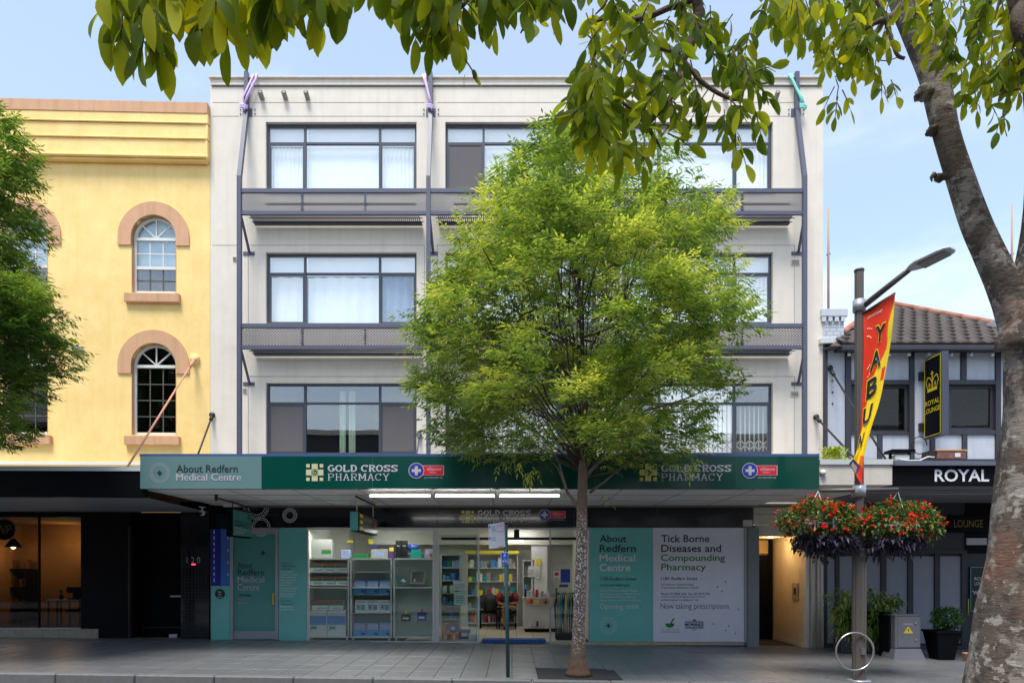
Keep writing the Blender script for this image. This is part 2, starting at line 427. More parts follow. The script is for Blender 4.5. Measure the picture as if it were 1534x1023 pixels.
def put_text(s, x0, x1, z0, z1, y, m, parent, bold=0.0, name='lettering', axis='front', geo=None, thick=.004, mb=None):
    """lettering fitted to a box; axis front: faces -y. right: on a face looking +x running from near (x0) to far (x1) in y. left: on a face looking -x"""
    dbl = bold > 0 and geo is None and 'M' in s      # heavy M: three overlaid strikes instead of a swollen outline
    vs, fs = geo or text_geo(s, 0 if dbl else bold)
    if dbl:
        n = len(vs); sh = .006*8/max(4, len(s)); v0 = vs; f0_ = fs; vs = []; fs = []
        for k, q in enumerate((-sh, 0, sh)):
            vs = vs+[(a+q, b) for a, b in v0]; fs = fs+[tuple(i+k*n for i in f) for f in f0_]
    own = mb is None
    if own: mb = MB()
    if axis == 'front': f = lambda u, v: (x0+(x1-x0)*u, y, z0+(z1-z0)*v)
    else: f = lambda u, v: (y, x0+(x1-x0)*u, z0+(z1-z0)*v)
    out = [f(*v) for v in vs]
    if dbl: out = [((p[0], p[1]-.0006*(i//n), p[2]) if axis == 'front' else (p[0]+.0006*(i//n), p[1], p[2])) for i, p in enumerate(out)]
    if geo is not None:      # stroke lettering: lay each stroke a hair above the one before
        sg = -0.0004
        out = [((p[0], p[1]+sg*((i//4)%9), p[2]) if axis == 'front' else (p[0]-sg*((i//4)%9), p[1], p[2])) for i, p in enumerate(out)]
    mb.add(out, fs)
    if own: return mb.build(name, m, parent)

# ================================================================== SETTING
def sheet(name, xs, ys, dz, m, parent=None, th=None, kind='structure'):
    mb = MB()
    for i in range(len(xs)-1):
        for y0, y1 in zip(ys[:-1], ys[1:]):
            a, b = xs[i], xs[i+1]
            mb.quad((a,y0,G(a)+dz),(b,y0,G(b)+dz),(b,y1,G(b)+dz),(a,y1,G(a)+dz))
    return mb.build(name, m, parent, kind=kind)
XS = [-900,-200,-60,-16,-8,0,8,16,60,200,900]
sheet('ground', XS, [-900,-200,-60,-31.0], -0.16, M['asphalt'])
sheet('ground', XS, [14,60,200,900], -0.2, M['asphalt'])
sheet('road', XS, [-31,-20,-10.7,-5.0], -0.14, M['asphalt'])
KY = -4.88
foot = sheet('footpath', [-60,-16,-8,0,8,16,60], [KY,0,14], -0.014, M['joint'])
sheet('opposite_footpath', [-60,-16,-8,0,8,16,60], [-20,-10.85], -0.006, M['paver'])
# pavers: 0.4 x 0.6 granite slabs, laid in stack bond
PW, PD = 0.402, 0.60
cells = []
nx0, nx1 = -34, 30
for i in range(nx0, nx1):
    for j in range(9):
        x = i*PW; y = KY + 0.0 + j*PD
        if y > 0.2: continue
        if abs(x+PW/2-0.98) < .72 and y < KY+.95: continue       # tree pit
        d = y + PD/2 + D0
        px = 767 + (x+PW/2)*F/d
        vis = -20 < px < 1470
        cells.append((d + (0 if vis else 100), x, y))
cells.sort()
pm = MB(); g_ = 0.003
pm.bbox(g_, PW-g_, g_, PD-g_, -.02, 0, .004)
paver_me = None
rest = MB()
for n, (d, x, y) in enumerate(cells):
    zt = G(x)
    if n < 300:
        if paver_me is None:
            o = pm.build('paver', M['paver'], foot, local=True); paver_me = o.data
        else: o = link('paver', paver_me, foot)
        o.location = (x, y, zt); o.rotation_euler = (random.uniform(-.0015,.0015), math.atan(0.0135), 0)
    else:
        rest.box(x+g_, x+PW-g_, y+g_, min(y+PD-g_, 0.25), zt-.02, zt, random.random())
rest.build('paver_field', M['paver'], foot, kind='stuff')
# kerb of pale granite blocks
def kerb(y0, y1):
    k = sheet('kerb', [-60,-16,-8,0,8,16,60], [y0+.02,y1-.02], -0.03, M['joint'])
    me = None
    for i in range(-11, 11):
        x = i*1.2+.3
        if me is None:
            o = MB().bbox(.004, 1.196, 0, abs(y1-y0), -.2, 0, .018).build('kerb_stone', M['kerb'], k, local=True); me = o.data
        else: o = link('kerb_stone', me, k)
        o.location = (x, y0, G(x)+random.uniform(0,.003)); o.rotation_euler = (0, math.atan(0.0135), 0)
kerb(-5.02, -4.88); kerb(-10.85, -10.7)

# ================================================================== WALL BUILDER
def wall(mb, x0, x1, z0, z1, y, t, ops, extra_x=(), extra_z=()):
    """front sheet of a wall at y with rectangular openings (a,b,c,d) and reveals t deep"""
    xs = sorted(set([x0,x1]+[v for o in ops for v in o[:2]]+list(extra_x)))
    zs = sorted(set([z0,z1]+[v for o in ops for v in o[2:4]]+list(extra_z)))
    for a,b in zip(xs[:-1],xs[1:]):
        for c,d in zip(zs[:-1],zs[1:]):
            mx,mz=(a+b)/2,(c+d)/2
            if any(o[0]<mx<o[1] and o[2]<mz<o[3] for o in ops): continue
            mb.quad((a,y,c),(b,y,c),(b,y,d),(a,y,d))
    for a,b,c,d in [o[:4] for o in ops]:
        mb.quad((a,y,c),(a,y+t,c),(a,y+t,d),(a,y,d)); mb.quad((b,y,c),(b,y,d),(b,y+t,d),(b,y+t,c))
        mb.quad((a,y,d),(a,y+t,d),(b,y+t,d),(b,y,d)); mb.quad((a,y,c),(b,y,c),(b,y+t,c),(a,y+t,c))
    return mb
def room(name, x0, x1, y0, y1, z0, z1, m, parent, floor=None):
    mb = MB()
    mb.quad((x0,y0,z0),(x0,y1,z0),(x0,y1,z1),(x0,y0,z1)); mb.quad((x1,y0,z0),(x1,y0,z1),(x1,y1,z1),(x1,y1,z0))
    mb.quad((x0,y1,z0),(x1,y1,z0),(x1,y1,z1),(x0,y1,z1)); mb.quad((x0,y0,z1),(x0,y1,z1),(x1,y1,z1),(x1,y0,z1))
    if floor is None: mb.quad((x0,y0,z0),(x1,y0,z0),(x1,y1,z0),(x0,y1,z0))
    return mb.build(name, m, parent)

# ================================================================== CREAM BUILDING
CB = thing('cream_building', 'four storey cream rendered building with grey steel sunshades and green pharmacy awning', 'building', (0, 0.3, 0))
LX, RX = X(315), X(1233)
ztop = Z(119)
WX = [(X(398),X(624)), (X(667),X(893)), (X(932),X(1158))]
WZ = [(Z(285),Z(183)), (Z(485),Z(378)), (Z(680),Z(573))]
ops = [(a,b,c,d) for a,b in WX for c,d in WZ]
mb = MB(); wall(mb, LX, RX, Z(757)+.0, ztop, 0, .16, ops)
mb.build('facade_wall', M['cream'], CB)
mb = MB(); mb.box(LX, RX, 4.8, 12, -.4, ztop-.3); mb.quad((LX,0,-.4),(LX,0,ztop),(LX,3,ztop),(LX,3,-.4)); mb.quad((RX,0,2.4),(RX,3,2.4),(RX,3,ztop),(RX,0,ztop))
mb.quad((LX,.0,ztop),(RX,.0,ztop),(RX,.25,ztop),(LX,.25,ztop)); mb.quad((LX,.25,ztop),(RX,.25,ztop),(RX,.25,ztop-.4),(LX,.25,ztop-.4)); mb.quad((LX,.25,ztop-.35),(RX,.25,ztop-.35),(RX,12,ztop-.35),(LX,12,ztop-.35))
mb.build('rear_wall', M['cream'], CB)
mb = MB()
mb.box(LX+.02, RX-.02, -.035, 0.0, Z(129), Z(129)+.035)          # shadow gap ledge
mb.build('parapet_ledge', M['cream_trim'], CB)
B(LX-.02, RX+.02, -.05, .3, ztop, ztop+.05, 'parapet_coping', M['cream_trim'], CB, .01)
B(LX+.05, RX-.05, -.004, 0.0, Z(130.8), Z(129.3), 'shadow_groove', M['cream_line'], CB)
# fine joints in the render above each window row
mb = MB()
for py in (154, 174.5, 367.5, 564):
    for a, b in (((LX+.05, X(358)) if py<500 else (X(372),X(398))), (X(375), X(636)), (X(655), X(915)), (X(932), X(1190))):
        mb.box(a, b, -.003, 0, Z(py)-.004, Z(py)+.004)
for px in (398, 624, 667, 893, 932, 1158):
    for (c, d), top in zip(WZ, (174.5, 367.5, 564)):
        pass
mb.build('render_joint', M['cream_line'], CB)
for (px, p0, p1) in ((372,367,490),(372,564,684),(636,367,490),(655,367,490),(1190,367,490),(1190,564,684)):
    B(X(px)-.004, X(px)+.004, -.003, 0, Z(p1), Z(p0), 'render_joint', M['cream_line'], CB)

def blind_pleats(x0, x1, z0, z1, y, pitch=.09, amp=.012):
    mb = MB(); n = max(2, int((x1-x0)/pitch*4)); vs = []; fs = []
    for i in range(n+1):
        x = x0+(x1-x0)*i/n; yy = y + amp*sin(2*pi*i/4.0 + .3) + amp*.6*sin(x*5.1)
        vs += [(x,yy,z0),(x,yy,z1)]
    for i in range(n): fs.append((2*i,2*i+2,2*i+3,2*i+1))
    return mb.add(vs, fs, amp>.02)
def window_unit(parent, x0, x1, z0, z1, kinds, lat=False):
    """steel window: three lights wide with a transom; kinds = lower left/mid/right + upper three"""
    f = .05; y0, y1 = .09, .15
    w = x1-x0; mx = [x0+w*.253, x0+w*.752]; tz = z1-(z1-z0)*.275
    fr = MB()
    fr.box(x0,x0+f,y0,y1,z0,z1); fr.box(x1-f,x1,y0,y1,z0,z1); fr.box(x0+f,x1-f,y0,y1,z0,z0+f); fr.box(x0+f,x1-f,y0,y1,z1-f,z1)
    win = fr.build('window', M['frame_dark'], parent)
    for x in mx: B(x-.024,x+.024,y0-.012,y1+.004,z0+f,z1-f,'mullion',M['frame_dark'],win)
    xs = [x0+f, mx[0], mx[1], x1-f]
    for i in range(3):
        a, b = xs[i]+(0 if i==0 else .024), xs[i+1]-(0 if i==2 else .024)
        B(a, b, y0, y1, tz-.022, tz+.022, 'transom', M['frame_dark'], win)
        for k, (c, d) in enumerate(((z0+f, tz-.022),(tz+.022, z1-f))):
            kind = kinds[i+3*k]
            B(a, b, y0+.025, y0+.031, c, d, 'pane', M['glass_up'], win)
            if k == 0 and i != 1:      # sliding sash stiles
                s = MB(); q=.028
                s.box(a,a+q,y0+.002,y0+.02,c,d); s.box(b-q,b,y0+.002,y0+.02,c,d); s.box(a+q,b-q,y0+.002,y0+.02,c,c+q); s.box(a+q,b-q,y0+.002,y0+.02,d-q,d)
                s.build('sash', M['frame_dark'], win)
            if kind == 'D': B(a+.02, b-.02, y0+.012, y0+.016, c+.02, d-.02, 'insect_screen', M['screen'], win)
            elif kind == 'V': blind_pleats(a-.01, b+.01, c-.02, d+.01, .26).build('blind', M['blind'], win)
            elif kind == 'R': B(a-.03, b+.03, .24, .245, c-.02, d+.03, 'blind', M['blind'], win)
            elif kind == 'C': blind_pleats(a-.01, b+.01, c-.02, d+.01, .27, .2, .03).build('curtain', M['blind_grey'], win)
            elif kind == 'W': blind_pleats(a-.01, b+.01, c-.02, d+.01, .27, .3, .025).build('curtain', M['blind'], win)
    if lat:
        l = MB(); n = int(w/.105)
        for i in range(n+1):
            x = x0+f+(w-2*f)*i/n; l.box(x-.013, x+.013, .185, .198, z0+.03, tz-.03)
        for i in range(0, n-1, 2):        # crossing diagonals, the closed scissor pattern
            xa = x0+f+(w-2*f)*i/n; xb = x0+f+(w-2*f)*(i+2)/n
            for zb in (z0+.12,):
                for (p, q_) in (((xa,zb),(xb,zb+.24)),((xb,zb),(xa,zb+.24))):
                    l.quad((p[0]-.016,.18,p[1]),(p[0]+.016,.18,p[1]),(q_[0]+.016,.18,q_[1]),(q_[0]-.016,.18,q_[1]))
        l.build('security_lattice', M['alu_white'], win, kind='stuff')
    return win
KI = {(0,0):'VRVRRR',(0,1):'WWCRRR',(0,2):'DEDEEE',
      (1,0):'DRRRRR',(1,1):'WRWRRR',(1,2):'EVEEEE',
      (2,0):'VRVRRR',(2,1):'VVVRRR',(2,2):'EVEERE'}
for bi,(a,b) in enumerate(WX):
    for ri,(c,d) in enumerate(WZ):
        window_unit(CB, a, b, c, d, KI[bi,ri], lat=(ri==2 and bi>0))
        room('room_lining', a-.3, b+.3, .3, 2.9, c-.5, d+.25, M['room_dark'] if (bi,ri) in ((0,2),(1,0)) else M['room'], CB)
        mb = MB()   # closes the gap between reveal and room
        mb.quad((a-.3,.3,c-.5),(b+.3,.3,c-.5),(b+.3,.3,c),(a-.3,.3,c)); mb.quad((a-.3,.3,d),(b+.3,.3,d),(b+.3,.3,d+.25),(a-.3,.3,d+.25))
        B(a-.02, b+.02, -.03, .1, c-.06, c-.001, 'window_sill', M['cream_trim'], CB)
# green curtain strips and a rug on the wall seen through the lowest left window
ws = bpy.data.objects['cream_building']
blind_pleats(X(503), X(512), WZ[2][0], WZ[2][1]-.1, .34, .06).build('curtain', M['blind_green'], CB)
blind_pleats(X(517), X(527), WZ[2][0], WZ[2][1]-.1, .34, .06).build('curtain', M['blind_green'], CB)
# balcony guards / sunshades
FY = -.45
POSTX = [-6.0, -1.84, 2.32, 6.44]
for lv, (zt, zb) in enumerate(((Z(283,FY), Z(322,FY)), (Z(485,FY), Z(523,FY)))):
    for b in range(3):
        x0, x1 = POSTX[b]+.045, POSTX[b+1]-.045
        top = B(x0, x1, FY-.02, FY+.04, zt-.085, zt, 'sunshade_guard', M['dark_steel'], CB)
        B(x0, x1, FY-.025, FY+.04, zb, zb+.075, 'bottom_rail', M['dark_steel'], top)
        # expanded metal: zigzag strands, rows meeting crest to crest
        me_ = MB(); H = (zt-.085)-(zb+.075); rows = 14; n = int((x1-x0)/.032)
        for r in range(rows):
            zc = zb+.075+H*(r+.5)/rows; am = H/rows*.5; wd = .0118
            for i in range(n):
                xa = x0+(x1-x0)*i/n; xb = x0+(x1-x0)*(i+1)/n
                s1 = am if (i+r)%2 == 0 else -am
                me_.quad((xa,FY,zc-s1-wd),(xb,FY,zc+s1-wd),(xb,FY,zc+s1+wd),(xa,FY,zc-s1+wd))
        me_.build('expanded_mesh', M['mesh'], top, kind='stuff')
        # the grille floor of the shade behind the panel
        gr = MB()
        k = int((x1-x0-.3)/.045)
        for i in range(k):
            xx = x0+.15+(x1-x0-.3)*i/k; gr.box(xx, xx+.02, FY+.05, -.04, zb+.02, zb+.045)
        for yy in (FY+.15, FY+.3): gr.box(x0+.1, x1-.1, yy, yy+.02, zb+.005, zb+.019)
        gr.build('grille_floor', M['dark_steel'], top, kind='stuff')
        B(x0+.14, x1-.14, -.14, -.02, zb-.02, zb+.0, 'edge_angle', M['frame_dark'], top)
        if lv == 0:
            B(x0+.5, x1-.24, FY+.08, FY+.11, (zt+zb)/2-.015, (zt+zb)/2+.015, 'inner_rail', M['dark_steel'], top)
        for fx in (.33, .67):
            xx = x0+(x1-x0)*fx
            q = MB(); q.box(xx-.012, xx+.012, FY-.03, FY+.03, zb+.08, zt-.09)
            for s in range(5): q.bbox(xx-.03, xx+.03, FY-.04, FY-.01, zb+.1+s*.075, zb+.14+s*.075, .008)
            q.build('link_bracket', M['dark_steel'], top)
    for x in POSTX:
        # raking strut from post to wall under each level
        q = MB(); q.tube([(x+.02, FY+.05, zb-.02), (x+.05, -.03, zb-.62)], .032, 6); q.box(x-.1, x+.16, -.015, -.001, zb-.68, zb-.6)
        q.build('raking_strut', M['dark_steel'], CB)
for x in POSTX:
    zk = Z(282,FY)+.25; zw = Z(170); zt_ = Z(112)
    w = .045
    def seg(mb, p, q_):
        (ya,za),(yb,zb_) = p, q_
        mb.add([(x-w,ya-w,za),(x+w,ya-w,za),(x+w,ya+w,za),(x-w,ya+w,za),(x-w,yb-w,zb_),(x+w,yb-w,zb_),(x+w,yb+w,zb_),(x-w,yb+w,zb_)],
               [(0,3,2,1),(4,5,6,7),(0,1,5,4),(1,2,6,5),(2,3,7,6),(3,0,4,7)])
    p = MB(); seg(p,(FY,3.4),(FY,zk)); seg(p,(FY,zk),(-.06,zw)); seg(p,(-.06,zw),(-.06,zt_))
    po = p.build('steel_post', M['dark_steel'], CB)
    pl = MB(); pl.box(x-.11,x+.11,-.012,-.002,zw-.08,zw+.1)
    for dx in (-.16,.17):
        for dz in (-.02,.08): pl.tube([(x+dx,-.02,zw+dz),(x+dx,0,zw+dz)],.014,6)
    pl.build('fixing_plate', M['dark_steel'], po)
# spouts, vents
for px in (393, 428, 461, 1086, 1124, 1162):
    xx, zz = X(px), Z(148)
    q = MB(); q.tube([(xx,0,zz),(xx,-.14,zz+.05)], .055, 12, cap=False); q.tube([(xx,0,zz),(xx,-.14,zz+.05)], .04, 12)
    q.build('drain_spout', mat('spout_%d'%px, S(150,142,132), .7, var=.1) if px==393 else bpy.data.materials['spout_393'], CB)
for px, py, w, h in ((352,388,.09,.1),(367,585,.09,.12),(1191,393,.2,.13),(1190,590,.2,.12)):
    v = B(X(px)-w/2, X(px)+w/2, -.02, 0, Z(py)-h/2, Z(py)+h/2, 'wall_vent', M['cream_trim'], CB)
    for i in range(3): B(X(px)-w*.4, X(px)+w*.4, -.026, -.018, Z(py)-h*.35+i*h*.26, Z(py)-h*.35+i*h*.26+h*.12, 'slot', M['cream_line'], v)
# straps tied round the posts
def strap(px0, px1, m, label):
    pts0 = P(px0, 116, -.08); z1 = Z(166); x1 = X(px1)
    mb = MB(); mb.tube([(pts0.x, .1, ztop+.03),(pts0.x,-.07,ztop+.06), pts0+Vector((0,-.02,-.05)), (x1*.7+pts0.x*.3, -.13, Z(150)), (x1, -.13, z1+.02)], [.022,.022,.03,.03,.028], 6)
    mb.tube([(pts0.x-.06,-.07,ztop+.06), (x1-.02, -.14, z1+.2), (x1+.03,-.13,z1)], .02, 6)
    for k in range(3): mb.tube([(x1-.08,-.14,z1-.02+k*.025),(x1,-.16,z1-.04+k*.03),(x1+.08,-.12,z1-.03+k*.02)], .022, 6)
    mb.tube([(x1,-.15,z1),(x1+.03,-.16,z1-.1)], .018, 6)
    tag(mb.build('tie_strap', m), label, 'strap')
strap(384, 369, M['lilac'], 'lilac strap knotted to the far left steel post at the parapet')
strap(637, 646, M['lilac'], 'pale lilac strap knotted to the second steel post from the left')
strap(1186, 1199, M['aqua'], 'mint green strap knotted to the far right steel post at the parapet')

# ---------------- awning of the cream building
AY = -3.08
ZB, ZT = Z(732,AY), Z(684,AY)
AX0, AX1 = X(210,AY), X(1227,AY)
aw = MB()
aw.quad((AX0,AY+.06,ZB),(AX1,AY+.06,ZB),(AX1,0,ZB),(AX0,0,ZB))
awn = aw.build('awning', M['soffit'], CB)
mb = MB(); mb.box(AX0+.02, AX1-.02, AY+.1, -.002, ZB+.3, ZB+.36); mb.build('awning_roof', M['alu'], awn)
B(AX0, AX0+.05, AY+.07, -.01, ZB+.001, ZT-.02, 'end_board', M['black'], awn)
B(AX1-.05, AX1, AY+.07, -.01, ZB+.001, ZT-.02, 'end_board', M['green'], awn)
B(AX0, AX1, AY-.02, AY+.1, ZT+.0, ZT+.05, 'top_trim', mat('blue_trim', S(60,84,130), .4), awn)
for yy, r_ in ((AY+.95,.004),(AY+2.0,.004)): B(AX0+.06, AX1-.06, yy, yy+.012, ZB-.006, ZB-.001, 'soffit_joint', M['cream_line'], awn)
for xx in (-5.2,-4.0,-2.8,-1.6,-.4,.8,2.0,3.2,4.4): B(xx, xx+.012, AY+.1, -.02, ZB-.005, ZB-.001, 'soffit_joint', M['cream_line'], awn)
B(LX+.3, RX, -.05, -.005, Z(760), Z(757), 'wall_angle', M['cream_line'], awn)
# ceiling fluorescent battens
for a, b in ((552,647),(650,743),(746,840)):
    yy = -2.7; xa, xb = X(a,yy), X(b,yy)
    t = thing('tube_light', {552:'left',650:'middle',746:'right'}[a]+' one of the three lit fluorescent tubes under the awning', 'lamp', ((xa+xb)/2, yy, ZB), 'fluorescent tubes under the awning')
    B(xa, xb, yy-.03, yy+.03, ZB-.055, ZB-.001, 'batten', M['white'], t, .006)
    MB().tube([(xa+.03,yy,ZB-.085),(xb-.03,yy,ZB-.085)], .015, 10).build('tube', M['lamp_emit'], t)
    q = MB(); q.box(xa,xa+.03,yy-.02,yy+.02,ZB-.11,ZB-.056); q.box(xb-.03,xb,yy-.02,yy+.02,ZB-.11,ZB-.056); q.build('lamp_holder', M['white'], t)

# fascia signs
def dot_rings(cx, cz, y, R, m, parent, rings=((1,36),(.86,34),(.72,30)), dr=.035, name='dot_ring', f=None):
    mb = MB()
    f = f or (lambda u, v: (cx+u, y, cz+v))
    for rr, n in rings:
        for i in range(n):
            a = 2*pi*i/n; u, v = R*rr*cos(a), R*rr*sin(a); d = R*dr*(1.25 if rr==1 else 1)
            k = len(mb.v); mb.add([f(u+d*cos(t*pi/3), v+d*sin(t*pi/3)) for t in range(6)], [(0,1,2,3,4,5)])
    return mb.build(name, m, parent)
def plus(cx, cz, y, s, m, parent, w=.3):
    mb = MB(); mb.box(cx-s, cx+s, y-.003, y, cz-s*w, cz+s*w); mb.box(cx-s*w, cx+s*w, y-.0045, y-.001, cz-s, cz+s)
    return mb.build('plus_mark', m, parent)
def fascia_text(s, p0, p1, q0, q1, yy, m, par, **k):
    return put_text(s, X(p0,yy), X(p1,yy), Z(q1,yy), Z(q0,yy), yy, m, par, **k)
SY = AY - .05
t1 = thing('fascia_sign', 'grey teal awning fascia sign reading About Redfern Medical Centre', 'sign', (X(300,AY), AY, ZB))
B(X(210,SY), X(391.7,SY), SY, AY+.05, ZB-.004, ZT, 'sign_face', M['teal_sign'], t1)
q = SY-.004
fascia_text('About Redfern', 264, 356, 696, 707.5, q, M['txt_dark'], t1, bold=.012)
fascia_text('Medical Centre', 264, 361, 709, 719.5, q, M['txt_pink'], t1, bold=.006)
dot_rings(X(239,q), Z(708,q), q, .175, M['txt_pink'], t1, rings=((1,40),(.87,40),(.74,36)))
plus(X(239,q), Z(708,q), q, .042, M['txt_dark'], t1)
t2 = thing('fascia_sign', 'long dark green awning fascia sign lettered Gold Cross Pharmacy twice', 'sign', (X(800,AY), AY, ZB))
sf = B(X(392,SY), X(1227,SY), SY, AY+.05, ZB-.004, ZT, 'sign_face', M['green'], t2)
mb = MB()
for px in (558, 724, 891, 1103): mb.box(X(px,SY)-.003, X(px,SY)+.003, SY-.002, SY+.001, ZB+.01, ZT-.01)
mb.build('panel_joint', M['frame_dark'], t2)
def cross_logo(cx, cz, y, s, par, c1, c2, f=None):
    mb = MB()
    for dx, dz in ((0,1),(0,-1),(1,0),(-1,0),(0,0)): mb.box(cx+(dx*.66-.34)*s, cx+(dx*.66+.34)*s, y-.003+.0004*abs(dx), y, cz+(dz*.66-.34)*s, cz+(dz*.66+.34)*s)
    e = mb.build('logo_cross', c1, par)
    for dx in (-1,1):
        for dz in (-1,1): B(cx+dx*.78*s-.2*s, cx+dx*.78*s+.2*s, y-.003, y, cz+dz*.78*s-.2*s, cz+dz*.78*s+.2*s, 'logo_square', c2, par)
    if c2 is M['gold']:
        for dx, dz in ((0,1),(0,-1),(1,0),(-1,0)): B(cx+dx*.62*s-.24*s, cx+dx*.62*s+.24*s, y-.0045, y-.0035, cz+dz*.62*s-.24*s, cz+dz*.62*s+.24*s, 'logo_square', c2, par)
    MB().disc((cx, y-.006, cz), s*.42, 20).build('logo_disc', M['green'], par)
    MB().disc((cx, y-.007, cz), s*.36, 20, r0=s*.3).build('logo_ring', M['gold_pale'], par)
    put_text('Rx', cx-s*.2, cx+s*.2, cz-s*.18, cz+s*.18, y-.008, M['gold_pale'], par)
def alliance_logo(p0, p1, q0, q1, y, par):
    u = (X(p1,y)-X(p0,y))/54.0
    cx, cz = X(p0,y)+12*u, (Z(q0,y)+Z(q1,y))/2
    h = (Z(q0,y)-Z(q1,y))
    B(cx, X(p1,y), y-.003, y, cz-h*.36, cz+h*.4, 'logo_box', M['txt_grey'], par)
    B(cx, X(p1,y)-u, y-.0045, y-.001, cz-h*.33, cz+h*.37, 'logo_box', M['red'], par)
    MB().disc((cx, y-.006, cz), 12*u, 28).build('logo_disc', M['txt_grey'], par)
    MB().disc((cx, y-.007, cz), 11*u, 28).build('logo_disc', mat('logo_blue', S(40,52,150), .4) if 'logo_blue' not in bpy.data.materials else bpy.data.materials['logo_blue'], par)
    plus(cx, cz, y-.008, 7*u, M['txt_grey'], par, .32)
    put_text('alliance', cx+16*u, X(p1,y)-4*u, cz+h*.0, cz+h*.27, y-.006, M['txt_grey'], par, bold=.0)
    put_text('PHARMACY', cx+20*u, X(p1,y)-11*u, cz-h*.2, cz-h*.08, y-.006, M['txt_grey'], par)
    put_text('your best health ally', cx+12*u, X(p1,y)-2*u, cz-h*.62, cz-h*.46, y-.003, M['txt_grey'], par)
GC1, GC2 = serif_geo('GOLD CROSS', .26, .16), serif_geo('PHARMACY', .14, .07)
for o_ in (0, 499.5):
    y = SY-.004
    cross_logo(X(471.5+o_,y), Z(707.5,y), y, .155, t2, M['gold_pale'], M['gold_pale'] if o_==0 else M['gold'])
    w = 4 if o_ else 0
    put_text('', X(491+o_,y), X(596+o_,y), Z(706.5,y), Z(696,y), y, M['txt_grey'], t2, geo=GC1)
    put_text('', X(491+o_,y), X(583.5+o_,y), Z(719.5,y), Z(709,y), y, M['txt_grey'], t2, geo=GC2)
    alliance_logo(613+o_-1, 667+o_-2, 695, 714.5, y, t2)

# awning stay rods (each fixed to the wall)
def rod(name, a, b, r, m, label, rose=None):
    mb = MB(); mb.tube([a, b], r, 8); 
    o = thing(name, label, 'rod', a)
    mb.build('bar', m, o)
    q = MB(); q.tube([(a[0],a[1]+.02,a[2]),(a[0],a[1]-.04,a[2])], rose or .06, 12); q.build('wall_rose', m if not rose or rose<.1 else M['yellow'], o)
    c = Vector(a).lerp(Vector(b), .02); d = Vector(a).lerp(Vector(b), .09)
    MB().tube([c, d], r*1.9, 8).build('turnbuckle', m, o)
rod('stay_rod', (-6.79,-.02,Z(622)), (-6.79,-1.0,3.68), .02, M['rod_dark'], 'thin black awning stay between the yellow wall and the cream wall')
rod('stay_rod', (6.89,-.02,Z(625)), (6.89,-2.2,3.5), .022, M['rod_dark'], 'black awning stay from the right edge of the cream wall')
rod('stay_rod', (-2.1,-.02,Z(652)), (-2.1,-.75,3.68), .02, M['dark_steel'], 'short grey awning stay below the third floor window beside the second post')
rod('stay_rod', (X(293),-.03,Z(538)), (X(293),-2.75,Z(706,-2.75)), .02, M['rod_rust'], 'long rusty white stay slanting across the lower arched window', rose=.11)
rod('stay_rod', (7.2,-.02,Z(552)), (7.2,-2.3,3.7), .02, M['rod_dark'], 'long black stay in front of the half timbered pub wall')

# ================================================================== YELLOW BUILDING (turned 1.8 degrees)
YX, YR = LX-.004, radians(1.8)
YB = thing('yellow_building', 'yellow rendered building with salmon arched window surrounds and stepped cornice', 'building', (YX, 0, 0), rot=YR)
YL = -13.4
def arch(cx, sp, r, z0): return (cx-r, cx+r, z0, sp+r)
AW = []
for cpx in (232.0, 44.0):
    cx = X(cpx)
    AW.append((cx, Z(357), .50, Z(440))); AW.append((cx, Z(548), .50, Z(652)))
mb = MB()
wall(mb, YL, YX, Z(765), Z(160), 0, .17, [arch(c,s,r,z) for c,s,r,z in AW])
NS = 12
for c,s,r,z in AW:
    for sg in (1,-1):
        for i in range(NS):
            a0, a1 = pi/2*i/NS, pi/2*(i+1)/NS
            p = (c+sg*r*cos(a0), 0, s+r*sin(a0)); q = (c+sg*r*cos(a1), 0, s+r*sin(a1))
            mb.add([p, q, (c+sg*r, 0, s+r)], [(0,1,2)])
            mb.quad(p, q, (q[0],.17,q[2]), (p[0],.17,p[2]))
mb.build('facade_wall', M['yellow'], YB)
mb = MB(); mb.box(YL, YX-.001, 3.5, 10, -.3, Z(160)-.4); mb.quad((YX-.02,0,.0),(YX-.02,2.3,.0),(YX-.02,2.3,Z(160)),(YX-.02,0,Z(160)))
mb.build('rear_wall', M['yellow'], YB)
# parapet + cornice (each step stands proud of the one below)
zA, zB_, zC, zD, zE = Z(160), Z(176.5), Z(190), Z(213.5), Z(241)
B(YL, YX-.004, -.14, .3, zB_, zA, 'parapet_band', M['salmon'], YB, .006)
B(YL, YX-.004, -.125, -.002, zC, zB_-.002, 'cornice_band', M['yellow'], YB)
B(YL, YX-.05, -.16, -.126, zC-.035, zC+.0, 'cornice_ledge', M['yellow'], YB, .012)
B(YL, YX-.004, -.125, -.002, zD, zC-.046, 'cornice_band', M['yellow'], YB)
B(YL, YX-.05, -.17, -.126, zD-.035, zD, 'cornice_ledge', M['yellow'], YB, .012)
B(YL, YX-.004, -.135, -.002, zE, zD-.046, 'cornice_band', M['yellow'], YB)
B(YL, YX-.01, -.21, -.001, zE-.05, zE, 'cornice_ledge', M['yellow'], YB, .012)
B(YL, YX-.02, -.15, -.001, zE-.10, zE-.052, 'cornice_ledge', M['yellow'], YB, .02)
